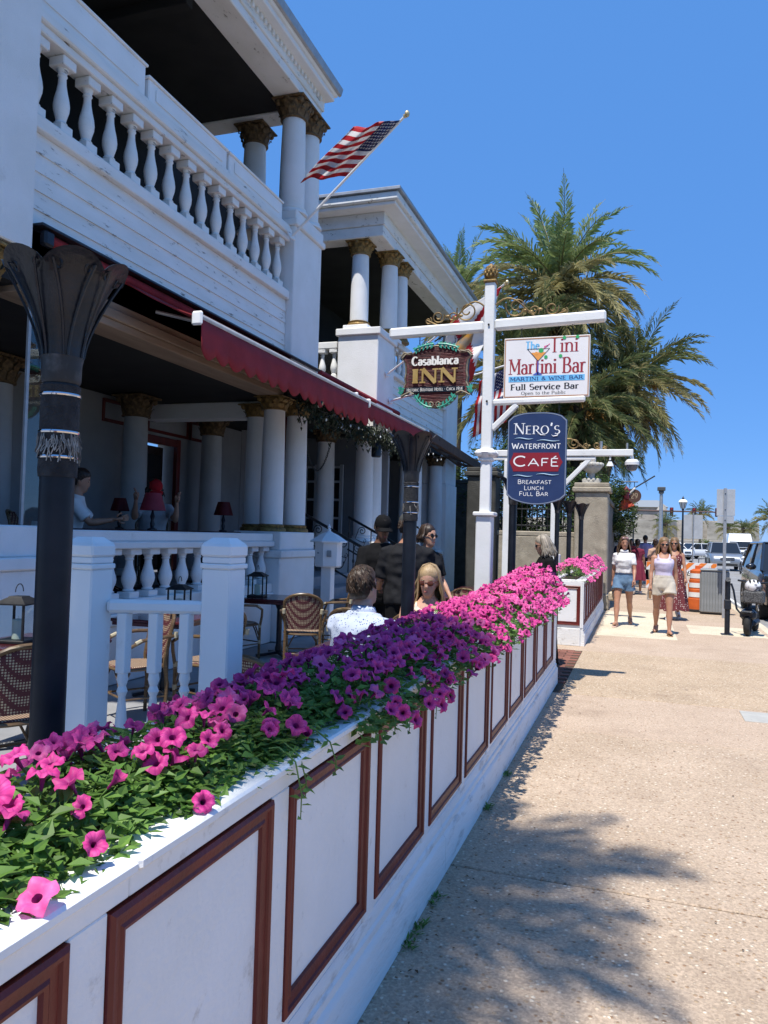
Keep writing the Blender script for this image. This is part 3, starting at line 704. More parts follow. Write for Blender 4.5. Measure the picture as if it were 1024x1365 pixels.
    MB().box(-8.0, -5.96, 11.302, 14.28, 0, .835).build('entrance_floor', PATIO, R, smooth=None)
    # maroon post and white glazed door in the bay
    MB().cbox(-6.02, -5.86, 12.22, 12.38, .84, 3.66, .012).build('entrance_post', MAROON, R)
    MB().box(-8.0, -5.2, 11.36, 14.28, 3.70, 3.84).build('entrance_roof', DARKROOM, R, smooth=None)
near_wing(INN)

# ------------------------------------------------------------------ far wing
WING = thing('inn_wing', 'second white porch wing of the inn with gold capped columns, behind the carved hanging sign', 'building', (-6.5, 18, 0))
def far_wing(R):
    MB().cbox(-5.86, -5.0, 14.25, 15.30, 3.72, 5.56, .014).build('pier', STUCCO, R)
    MB().cbox(-5.90, -4.95, 14.20, 15.35, 5.56, 5.70, .014).build('pier_cap', STUCCO, R)
    MB().cbox(-5.78, -5.25, 14.28, 14.78, 5.701, 5.79, .01).build('column_plinth', STUCCO, R)
    MB().cbox(-5.36, -4.99, 15.05, 15.75, 5.701, 5.79, .01).build('column_plinth', STUCCO, R)
    for x, y in ((-5.53, 14.53), (-5.15, 15.28), (-5.15, 16.0), (-5.15, 20.6)): column(R, x, y, 5.791, 7.52, .185, .27, GOLD)
    # entablature on the side facing the camera and along the street
    MB().cbox(-8.0, -4.96, 14.24, 14.62, 7.522, 7.74, .012).build('beam', WHITE_WORN, R)
    MB().cbox(-8.0, -4.93, 14.21, 14.61, 7.741, 7.99, .010).build('frieze', WHITE_WORN, R)
    MB().cbox(-5.36, -4.965, 14.625, 21.4, 7.522, 7.74, .012).build('beam', WHITE_WORN, R)
    MB().cbox(-5.36, -4.935, 14.615, 21.4, 7.741, 7.99, .010).build('frieze', WHITE_WORN, R)
    MB().cbox(-8.0, -4.62, 13.92, 21.6, 7.992, 8.06, .012).build('eave', WHITE, R)
    MB().cbox(-8.0, -4.55, 13.85, 21.65, 8.061, 8.22, .02).build('cornice', WHITE_WORN, R)
    MB().cbox(-8.0, -4.49, 13.80, 21.7, 8.221, 8.29, .01).build('roof_edge', GREYMETAL, R)
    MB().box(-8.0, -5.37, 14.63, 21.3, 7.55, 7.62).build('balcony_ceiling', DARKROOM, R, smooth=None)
    MB().box(-8.3, -7.99, 14.3, 21.6, 3.9, 8.2).build('wall', DARKROOM, R, smooth=None)  # upper wall: balcony shade is put into the colour
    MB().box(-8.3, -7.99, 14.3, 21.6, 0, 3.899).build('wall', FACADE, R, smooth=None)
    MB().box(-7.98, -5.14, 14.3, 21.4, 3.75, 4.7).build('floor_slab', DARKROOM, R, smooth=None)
    # side balustrade facing the camera
    balustrade(R, -7.8, 14.42, -6.0, 14.42, 8, 4.72, .62, .15)
    MB().cbox(-7.98, -5.91, 14.33, 14.52, 5.342, 5.48, .012).build('rail', WHITE_WORN, R)
    MB().cbox(-7.98, -5.87, 14.30, 14.56, 4.55, 4.715, .012).build('ledge_board', WHITE_WORN, R)
    clapboards(R, 14.31, -7.98, -5.87, 3.76, 4.54, 4, WHITE_WORN, 'y')
    # siding toward the street and far pier
    clapboards(R, -5.129, 15.31, 20.0, 3.95, 4.95, 6, WHITE_WORN)
    MB().cbox(-5.36, -5.03, 15.31, 20.0, 4.965, 5.06, .01).build('ledge_board', WHITE_WORN, R)
    balustrade(R, -5.2, 15.5, -5.2, 19.8, 13, 5.062, .60, .15)
    MB().cbox(-5.33, -5.05, 15.76, 20.0, 5.664, 5.80, .012).build('rail', WHITE_WORN, R)
    MB().cbox(-5.75, -5.0, 20.01, 21.2, 3.0, 5.86, .014).build('pier', STUCCO, R)
    # ground floor: columns on a low wall, white glazed doors behind
    MB().box(-8.0, -5.15, 14.3, 21.3, 0, .84).build('porch_floor', PATIO, R, smooth=None)
    MB().cbox(-5.75, -4.97, 14.26, 15.3, .0, 1.45, .014).build('porch_pier', STUCCO, R)
    MB().cbox(-5.30, -5.05, 15.305, 20.0, 0, 1.0, .012).build('porch_wall', STUCCO, R)
    MB().cbox(-5.34, -5.0, 15.305, 20.0, 1.001, 1.15, .012).build('porch_rail', STUCCO, R)
    MB().cbox(-5.75, -4.97, 20.01, 21.2, .0, 2.99, .014).build('porch_pier', STUCCO, R)
    for x, y in ((-5.35, 14.62), (-5.35, 15.15), (-6.2, 14.62), (-5.25, 17.3), (-5.25, 17.9), (-5.25, 19.9)):
        column(R, x, y, 1.452 if y < 15.2 else 1.152, 3.70, .19, .24, GOLD_DARK)
    DOORW = mat('white_door_paint', (.60, .60, .60), (.55, .55, .55), rough=.45, scale=4)
    dim = mat('dim_glass', (.02, .022, .026), None, rough=.05)
    for x0 in (-7.35, -6.75):
        d = MB(); w = .54
        d.cbox(x0, x0+.08, 15.62, 15.67, .86, 3.1, .006); d.cbox(x0+w-.08, x0+w, 15.62, 15.67, .86, 3.1, .006)
        for z in (.86, 1.5, 1.9, 2.3, 2.7, 3.02): d.cbox(x0+.081, x0+w-.081, 15.622, 15.668, z, z+(.25 if z < 1 else .05), .004)
        d.cbox(x0+w/2-.02, x0+w/2+.02, 15.624, 15.666, 1.12, 3.02, .004)
        d = d.build('glazed_door', DOORW, R)
        MB().box(x0+.07, x0+w-.07, 15.642, 15.648, 1.1, 3.03).build('door_pane', dim, d, smooth=None)
    for y in (16.0, 17.2, 18.4, 19.6):
        w_ = MB(); w_.cbox(-7.985, -7.93, y, y+.9, 1.5, 3.2, .01); w_ = w_.build('window', DOORW, R)
        for a in (.06, .49): 
            for z in (1.56, 2.38): MB().box(-7.93, -7.922, y+a, y+a+.36, z, z+.76).build('pane', dim, w_, smooth=None)
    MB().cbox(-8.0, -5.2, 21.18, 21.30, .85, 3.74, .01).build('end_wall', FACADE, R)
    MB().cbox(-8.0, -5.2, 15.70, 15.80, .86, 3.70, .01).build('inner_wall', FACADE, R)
far_wing(WING)

# ------------------------------------------------------------------ awnings
def awning(label, y0, y1, xw, zw, xf, zf, drop, arms):
    R = thing('red_awning', label, 'awning', (xw, (y0+y1)/2, zf), group='red awnings over the terrace')
    dx, dz = xf-xw, zf-zw
    c = MB(); n = 12
    top = []; bot = []
    for i in range(n+1):
        t = i/n; sag = -.035*sin(pi*t)
        top.append((xw+dx*t, zw+dz*t+sag+.006)); bot.append((xw+dx*t, zw+dz*t+sag-.006))
    c.prism(top+bot[::-1], y1-y0, Matrix.Translation((0, y0, 0))); c.build('canopy', AWNING, R, smooth=25)
    MB().tube([(xf+.01, y0-.02, zf), (xf+.01, y1+.02, zf)], .032, 10).build('front_bar', mat('pale_awning_bar', (.55, .53, .52), (.45, .44, .43), rough=.4, scale=9), R)
    for y in (y0-.05, y1+.01): MB().cbox(xf-.06, xf+.06, y, y+.04, zf-.09, zf+.05, .018).build('end_cap', WHITE, R)
    v = MB(); k = int((y1-y0)/.28); st = (y1-y0)/k; vs = []; N = k*8
    for i in range(N+1):
        y = y0+(y1-y0)*i/N; ph = (i % 8)/8
        zz = zf-drop+.075*(1-abs(sin(pi*ph)))**1.0
        wv = .012*sin(y*5.1)+.008*sin(y*13)
        for q in range(4):
            t = q/3; vs.append((xf+.03+wv*t, y, lerp(zf-.02, zz, t)))
    v.add(vs, [(i*4+q, i*4+q+1, i*4+q+5, i*4+q+4) for i in range(N) for q in range(3)])
    o = v.build('valance', AWNING, R, smooth=60)
    md = o.modifiers.new('cloth_thickness', 'SOLIDIFY'); md.thickness = .006
    for y in arms:
        a = MB(); a.tube([(xw+.05, y, zw-.18), (xw+.45*dx/.9, y+.35, zw-.24), (xf-.03, y, zf-.03)], .022, 8); a.build('folding_arm', GREYMETAL, R)
    a = MB(); a.tube([(xw+.02, y0-1.1 if y0 < 8 else y0, zw+.02), (xw+.02, y1, zw+.02)], .05, 12); a.build('roller', AWNING, R)
    return R
awning('near red awning with scalloped valance and pale front bar over the terrace', 6.5, 11.35, -5.06, 4.12, -4.15, 3.69, .40, (7.0, 10.9))
awning('far red awning running past the black lamps below the second wing', 11.50, 15.8, -5.06, 4.20, -4.40, 3.82, .32, (13.0, 15.4))
cv = MB(); cv.cbox(-5.10, -4.93, 5.25, 11.3, 4.19, 4.215, .004); cv.cbox(-5.02, -4.94, 5.3, 5.42, 4.04, 4.18, .02)
cv.build('awning_hood', BLACKPAINT, [o for o in COL.objects if o.name == 'red_awning'][0])
def awning_frame():
    R = thing('awning_frame', 'bare brown wooden awning rafters sloping down at the far end of the terrace', 'frame', (-4.4, 18.5, 3.4))
    MB().beam((-4.38, 15.9, 3.76), (-4.1, 21.0, 3.42), .08, .22, .01).build('front_rafter', mat('brown_wood', (.06, .03, .02), (.09, .05, .03), rough=.7, scale=8), R)
    MB().beam((-4.92, 15.9, 4.02), (-4.85, 21.0, 3.62), .08, .16, .01).build('rear_rafter', MATS['brown_wood'], R)
    for y in (16.6, 17.6, 18.6, 19.6, 20.6): MB().beam((-4.94, y, 4.02-(y-15.9)*.078), (-4.30, y, 3.76-(y-15.9)*.067), .06, .08, .006).build('cross_batten', MATS['brown_wood'], R)
awning_frame()

def us_flag(label, tip, pdir, hoist, fly, fdir, seed, amp=.10, pole_from=None, florida=False, sag=.12):
    """flag on a pole: hoist runs back along the pole from near its tip"""
    tip = Vector(tip); pdir = Vector(pdir).normalized(); fdir = Vector(fdir).normalized()
    base = Vector(pole_from)
    R = thing('flag_on_pole', label, 'flag', base, group=None)
    mb = MB(); mb.tube([base, tip], [.019, .016], 10); mb.build('pole', WHITE, R)
    f = MB(); f.ell(tip+pdir*.05, (.035, .035, .045), 10, 8); f.tube([tip, tip+pdir*.02], .03, 10); f.build('finial', mat('pale_gold', (.55, .45, .25), None, rough=.4, metal=.5), R)
    b = MB(); b.cbox(-.06, .06, -.06, .06, 0, .03, .01, M=Matrix.Translation(base) @ pdir.to_track_quat('Z', 'Y').to_matrix().to_4x4()); b.build('bracket', WHITE, R)
    NU, NV = 52, 26
    nrm = pdir.cross(fdir).normalized()
    def P(u, v):
        u = max(u, 0)
        q = tip-pdir*(.06+hoist*v)+fdir*fly*u*(1-.12*sin(pi*u))
        w = amp*u**.7*sin(u*9.5+v*2.6+seed)+amp*.6*u*sin(u*17-v*4+seed*2)+amp*1.2*u*u*sin(v*5+seed)
        q = q+nrm*w; q.z -= sag*fly*u*u
        return q
    vs = [P(i/NU, j/NV) for i in range(NU+1) for j in range(NV+1)]; fs = []; ms = []
    for i in range(NU):
        for j in range(NV):
            fs.append((i*(NV+1)+j, (i+1)*(NV+1)+j, (i+1)*(NV+1)+j+1, i*(NV+1)+j+1))
            u, v = (i+.5)/NU, (j+.5)/NV
            if florida:
                d = min(abs(v-u*1.0/1.0), abs(1-v-u)); rr_ = sqrt(((u-.5)*1.4)**2+(v-.5)**2)
                ms.append(2 if rr_ < .20 else 0 if d < .10 else 1)
            else:
                ms.append(2 if (u < .40 and v < 7/13) else (0 if int(v*13) % 2 == 0 else 1))
    c = MB(); c.v = [tuple(p) for p in vs]; c.f = fs; c.m = ms
    RED = leafmat('flag_red', (.42, .012, .022), (.48, .02, .03), transl=.35, scale=3, rand=0.01)
    WH = leafmat('flag_white', (.74, .73, .73), (.78, .77, .76), transl=.35, scale=3, rand=0.01)
    BLU = leafmat('flag_blue', (.022, .030, .11), (.03, .04, .13), transl=.3, scale=3, rand=0.01)
    SEAL = leafmat('flag_seal', (.55, .28, .05), (.16, .20, .22), transl=.3, scale=5, rand=0.01)
    o = c.build('flag_cloth', [RED, WH, SEAL if florida else BLU], R, smooth=180)
    md = o.modifiers.new('cloth_thickness', 'SOLIDIFY'); md.thickness = .003; md.offset = 0
    if not florida:
        st = MB()
        for row in range(9):
            for col in range(6 if row % 2 == 0 else 5):
                u0 = .40*(col*2+1+(row % 2))/12; v0 = 7/13*(row+1)/10
                for s in (1, -1):
                    pts = []
                    for k in range(10):
                        a = pi/2+k*pi/5; r_ = .021 if k % 2 == 0 else .0085
                        pts.append(P(u0+r_*cos(a)*hoist/fly*1.1, v0-r_*sin(a)*1.1)+nrm*.0035*s)
                    st.add([P(u0, v0)+nrm*.0035*s]+pts, [(0, 1+k, 1+(k+1) % 10) for k in range(10)])
        st.build('star', WH, o, smooth=None, kind='stuff')
    return R
us_flag('stars and stripes on a white pole fixed to the balcony corner pier', (-3.12, 9.68, 7.22), (1.9, -.45, 1.27), 1.05, .64, (-.88, -.30, -.06), .6, .09, (-5.0, 10.20, 5.96))
us_flag('white and red flag with an orange seal behind the carved hanging sign', (-2.30, 13.0, 5.95), (2.6, -.4, 1.3), 1.0, 1.5, (-.35, .15, -.9), 2.1, .10, (-4.98, 14.75, 4.85), True)
us_flag('stars and stripes hanging low behind the white sign post', (-2.10, 13.6, 4.75), (2.8, -.4, 1.2), .75, .95, (-.20, .25, -.95), 3.4, .08, (-4.98, 15.0, 4.35))
# ------------------------------------------------------------------ pen-drawn lettering
def _A(*a, n=9): return arc(*a, n)
X = .64
GLY = {
 'A': (.78, [[(.02, 0), (.39, 1)], [(.39, 1), (.76, 0)], [(.16, .34), (.62, .34)]]),
 'B': (.66, [[(.1, 0), (.1, 1)], [(.1, 1), (.3, 1)]+_A(.3, .76, .24, .24, 90, -90)+[(.1, .52)], [(.3, .52)]+_A(.32, .26, .29, .26, 90, -90)+[(.1, 0)]]),
 'C': (.74, [_A(.42, .5, .36, .5, 48, 312, n=18)]),
 'E': (.60, [[(.1, 0), (.1, 1)], [(.1, 1), (.54, 1)], [(.1, .52), (.46, .52)], [(.1, 0), (.56, 0)]]),
 'F': (.56, [[(.1, 0), (.1, 1)], [(.1, 1), (.54, 1)], [(.1, .50), (.46, .50)]]),
 'H': (.76, [[(.1, 0), (.1, 1)], [(.66, 0), (.66, 1)], [(.1, .52), (.66, .52)]]),
 'I': (.30, [[(.15, 0), (.15, 1)]]),
 'K': (.70, [[(.1, 0), (.1, 1)], [(.62, 1), (.12, .44)], [(.28, .58), (.66, 0)]]),
 'L': (.56, [[(.1, 0), (.1, 1)], [(.1, 0), (.54, 0)]]),
 'M': (.90, [[(.1, 0), (.1, 1)], [(.1, 1), (.45, .2)], [(.45, .2), (.8, 1)], [(.8, 1), (.8, 0)]]),
 'N': (.78, [[(.1, 0), (.1, 1)], [(.1, 1), (.68, 0)], [(.68, 0), (.68, 1)]]),
 'O': (.80, [_A(.40, .5, .35, .5, 90, 450, n=24)]),
 'P': (.62, [[(.1, 0), (.1, 1)], [(.1, 1), (.3, 1)]+_A(.3, .74, .26, .26, 90, -90)+[(.1, .48)]]),
 'Q': (.80, [_A(.40, .5, .35, .5, 90, 450, n=24), [(.46, .22), (.74, -.08)]]),
 'R': (.68, [[(.1, 0), (.1, 1)], [(.1, 1), (.3, 1)]+_A(.3, .75, .25, .25, 90, -90)+[(.1, .5)], [(.32, .5), (.64, 0)]]),
 'S': (.58, [_A(.29, .74, .22, .26, 35, 270, n=14)+_A(.29, .25, .24, .25, 80, -145, n=14)]),
 'T': (.66, [[(.33, 0), (.33, 1)], [(.02, 1), (.64, 1)]]),
 'U': (.74, [[(.1, 1), (.1, .30)]+_A(.37, .28, .27, .28, 180, 360)+[(.64, .30), (.64, 1)]]),
 'W': (1.0, [[(.02, 1), (.27, 0)], [(.27, 0), (.50, .8)], [(.50, .8), (.74, 0)], [(.74, 0), (.98, 1)]]),
 'a': (.54, [[(.08, X-.12)]+_A(.25, X-.18, .18, .18, 130, 0)+[(.43, .12), (.50, .02)], _A(.25, .19, .19, .19, 20, 340, n=14)]),
 'b': (.58, [[(.1, 0), (.1, 1.02)], _A(.30, X/2, .22, X/2, 150, -150, n=16)]),
 'c': (.50, [_A(.28, X/2, .22, X/2, 48, 312, n=14)]),
 'e': (.54, [[(.08, .36), (.48, .36)]+_A(.28, X/2, .22, X/2, 12, 315, n=16)]),
 'h': (.60, [[(.1, 0), (.1, 1.02)], [(.1, .42)]+_A(.30, X-.22, .19, .22, 165, 0)+[(.49, 0)]]),
 'i': (.24, [[(.12, 0), (.12, X)], _A(.12, .86, .035, .035, 0, 360, n=8)]),
 'l': (.24, [[(.12, 0), (.12, 1.02)]]),
 'n': (.60, [[(.1, 0), (.1, X)], [(.1, .42)]+_A(.30, X-.22, .19, .22, 165, 0)+[(.49, 0)]]),
 'o': (.56, [_A(.28, X/2, .22, X/2, 90, 450, n=18)]),
 'p': (.58, [[(.1, -.3), (.1, X)], _A(.30, X/2, .22, X/2, 150, -150, n=16)]),
 'r': (.42, [[(.1, 0), (.1, X)], [(.1, .40)]+_A(.28, X-.2, .16, .2, 170, 50)]),
 's': (.44, [_A(.22, X*.74, .15, X*.26, 35, 270, n=10)+_A(.22, X*.25, .17, X*.25, 80, -145, n=10)]),
 't': (.36, [[(.15, .88), (.15, .14)]+_A(.26, .13, .11, .13, 180, 300), [(.02, X), (.34, X)]]),
 'u': (.60, [[(.1, X), (.1, .24)]+_A(.29, .22, .19, .22, 180, 345)+[(.49, .2)], [(.49, X), (.49, 0)]]),
 'v': (.54, [[(.03, X), (.27, 0)], [(.27, 0), (.51, X)]]),
 '&': (.76, [[(.70, 0), (.24, .70)]+_A(.34, .82, .13, .17, 200, -30)+[(.36, .58), (.2, .46)]+_A(.30, .24, .22, .24, 130, 300)+[(.52, .1), (.66, .42)]]),
 "'": (.22, [[(.13, 1.0), (.08, .72)]]),
 '.': (.26, [_A(.13, .45, .04, .04, 0, 360, n=8)]),
 ' ': (.34, []),
 '1': (.44, [[(.08, .8), (.24, 1), (.24, 0)]]),
 '2': (.56, [_A(.28, .72, .22, .28, 170, -20)+[(.06, 0)], [(.06, 0), (.54, 0)]]),
 '4': (.60, [[(.44, 0), (.44, 1)], [(.44, 1), (.04, .3)], [(.04, .3), (.58, .3)]]),
 '9': (.56, [_A(.28, .70, .21, .30, -10, 350, n=18), [(.49, .68), (.40, .2), (.2, 0)]]),
 '\u00c9': None,
}
GLY['\u00c9'] = (.60, GLY['E'][1]+[[(.24, 1.12), (.42, 1.32)]])
def text_mesh(mb, s, x0, x1, z, h, y=0, thick=.16, thin=.06, serif=True, smallcap=0, m=0, depth=0, shear=0):
    """letters of cap height h fitted between x0 and x1 on baseline z, in the plane y, facing -y"""
    W = 0; items = []
    for i, ch in enumerate(s):
        k = 1.0
        if smallcap and ch.islower(): ch = ch.upper(); k = smallcap
        w, st = GLY[ch]; items.append((ch, W, k)); W += w*k+.085
    W -= .085; sx = (x1-x0)/W; n = 0
    for ch, off, k in items:
        for pts in GLY[ch][1]:
            P = [Vector((x0+(off+px*k)*sx+shear*pz*k*h, pz*k*h)) for px, pz in pts]
            cap0 = pts[0]; n += 1; yy = y-.0002*(n % 6)
            cnt = len(P); L = []; R_ = []
            for i, p in enumerate(P):
                a, b = P[max(i-1, 0)], P[min(i+1, cnt-1)]
                d = (b-a)
                if d.length < 1e-9: d = Vector((1, 0))
                d.normalize(); v = abs(d.y)
                if cnt == 2 and pts[0][0] > pts[1][0]+.01 and v < .99 and serif and ch in 'AMWKv' and False: v *= .4
                hw = h*k*.5*(thin+(thick-thin)*v**1.5)
                if serif and cnt == 2 and ch in 'AWMN':
                    up = (pts[1][0]-pts[0][0])*(pts[1][1]-pts[0][1])
                    if ch in 'AWM' and up > .01: hw = h*k*.5*thin*1.15
                    if ch == 'N' and abs(pts[1][0]-pts[0][0]) < .01: hw = h*k*.5*thin*1.2
                    if ch == 'M' and pts[0][0] == .1 == pts[1][0]: hw = h*k*.5*thin*1.2
                nn = Vector((-d.y, d.x))*hw
                if i in (0, cnt-1) and cnt > 2 and serif: nn = nn*.9
                L.append(p+nn); R_.append(p-nn)
            for i in range(cnt-1):
                q = [L[i], R_[i], R_[i+1], L[i+1]]
                mb.add([(c.x, yy, z+c.y) for c in q], [(0, 1, 2, 3)], m)
                if depth: mb.add([(c.x, yy, z+c.y) for c in q]+[(c.x, yy+depth, z+c.y) for c in q], [(0, 1, 5, 4), (1, 2, 6, 5), (2, 3, 7, 6), (3, 0, 4, 7)], m)
            if serif and ch not in "'.&":
                for e, (o_, pt) in enumerate(((1, pts[0]), (-2, pts[-1]))):
                    q = pts[o_]; dx_, dz_ = q[0]-pt[0], q[1]-pt[1]
                    if abs(dz_) > .35*abs(dx_)+.1 and (cnt == 2 or ch in 'hnuU1') and pt[1] in (0, 1, X, 1.02, -.3):
                        if ch in 'MN' and pt[1] == 0 and pt[0] in (.45, .68): continue
                        c = P[0 if e == 0 else -1]; sw = .14*h*k*(sx/h*.8+.25); sh = thin*h*k*.9
                        zz = z+c.y+(0 if pt[1] <= 0 else -sh)
                        lx = c.x-sw; 
                        if pt[1] in (X, 1.02) and ch not in 'v': rx = c.x+thick*h*k*.3
                        else: rx = c.x+sw
                        yq = yy-.0001
                        mb.add([(lx, yq, zz), (rx, yq, zz), (rx, yq, zz+sh), (lx, yq, zz+sh)], [(0, 1, 2, 3)], m)
    return mb
def flat_disc(mb, x, z, r, y, m=0, n=14, rz=None): mb.poly([(x+r*cos(2*pi*k/n), y, z+(rz or r)*sin(2*pi*k/n)) for k in range(n)], m)

# ------------------------------------------------------------------ first sign post
PX, PY = -1.62, 8.30
POSTW = mat('sign_post_white', (.78, .78, .77), (.70, .70, .68), rough=.5, scale=3, bump=.15, dirt=(.35, .30, .24), dirt_scale=6, dirt_lo=.64, dirt_hi=.8, dirt_amt=.55)
def scrollwork(mb, x0, x1, z, y, s=1, r=.009, n=4):
    """open scrolls standing on an arm from x0 to x1"""
    w = (x1-x0)
    P3 = lambda pts: [(a, y, b) for a, b in pts]
    c1 = x0+w*.80; mb.tube(P3(spiral(c1, z+.085, .020, .075, 200, 740, 34)), r, 6)
    c2 = x0+w*.30; mb.tube(P3(spiral(c2, z+.13, .028, .12, -20, -560, 38)), r, 6)
    pts = [(x0+w*t, z+.02+.20*(1-t)**1.1*sin(pi*min(1, t*1.15+.25))+.05*sin(t*7)) for t in [i/18 for i in range(19)]]
    mb.tube(P3(pts), r*1.1, 6)
    mb.tube(P3(spiral(x0+w*.55, z+.07, .012, .06, 90, -400, 26)), r*.9, 6)
    mb.tube(P3(spiral(x0+w*.97, z+.045, .010, .042, -60, 420, 22)), r*.9, 6)
    for t in (.42, .5, .63): mb.ell((x0+w*t, y, z+.11+.05*sin(t*9)), (.035, .008, .018), 8, 5)
GILT_IRON = mat('gilt_wrought_iron', (.30, .21, .09), (.16, .10, .045), rough=.5, scale=20, metal=.5)
def sign_post():
    R = thing('sign_post', 'tall white timber sign post with gold pineapple finial, two long arms and gilt scrollwork', 'sign post', (PX, PY, 0))
    MB().cbox(PX-.056, PX+.056, PY-.056, PY+.056, 0, 4.40, .008).build('post', POSTW, R)
    m = MB(); m.cbox(PX-.085, PX+.085, PY-.085, PY+.085, 0, 1.84, .01); m.cbox(PX-.115, PX+.115, PY-.115, PY+.115, 1.841, 1.885, .01); m.build('post_sleeve', POSTW, R)
    c = MB(); c.cbox(PX-.075, PX+.075, PY-.075, PY+.075, 2.44, 2.47, .008); c.lathe([(.07, 2.47), (.10, 2.50), (.115, 2.535), (.085, 2.56), (.07, 2.58)], 16, (PX, PY, 0))
    for k in range(4):
        a = pi/4+k*pi/2; c.ell((PX+cos(a)*.10, PY+sin(a)*.10, 2.525), (.05, .05, .04), 10, 6)
    c.build('post_collar', POSTW, R)
    MB().beam((PX-.057, PY, 3.925), (-2.77, PY, 3.905), .10, .115, .02).build('arm', POSTW, R)
    MB().beam((PX+.057, PY, 3.935), (-.39, PY, 3.965), .10, .115, .02).build('arm', POSTW, R)
    MB().beam((PX+.057, PY, 3.085), (-.585, PY, 3.10), .07, .065, .016).build('lower_arm', POSTW, R)
    MB().beam((PX+.05, PY, 2.79), (-1.30, PY, 3.055), .06, .06, .01, up=(0, 1, 0)).build('brace', POSTW, R)
    s = MB(); scrollwork(s, PX-.06, PX-.72, 3.985, PY); s.build('scrollwork', GILT_IRON, R, smooth=60)
    s = MB(); scrollwork(s, PX+.06, PX+.82, 4.00, PY); s.build('scrollwork', GILT_IRON, R, smooth=60)
    f = MB(); f.cbox(PX-.075, PX+.075, PY-.075, PY+.075, 4.401, 4.43, .01); f.lathe([(.05, 4.43), (.035, 4.45), (.055, 4.47), (.068, 4.51), (.06, 4.56), (.035, 4.60), (.012, 4.62)], 14, (PX, PY, 0))
    for t in range(4):
        for k in range(9):
            a = 2*pi*(k+.5*(t % 2))/9; rr_ = (.062, .07, .066, .05)[t]; f.ell((PX+cos(a)*rr_, PY+sin(a)*rr_, 4.48+t*.03), (.015, .015, .02), 6, 4)
    f.build('pineapple_finial', GOLD, R)
    b = MB()
    for z in (3.93, 3.09): b.tube([(PX, PY-.062, z), (PX, PY-.070, z)], .012, 8)
    b.build('bolt', IRON, R)
sign_post()

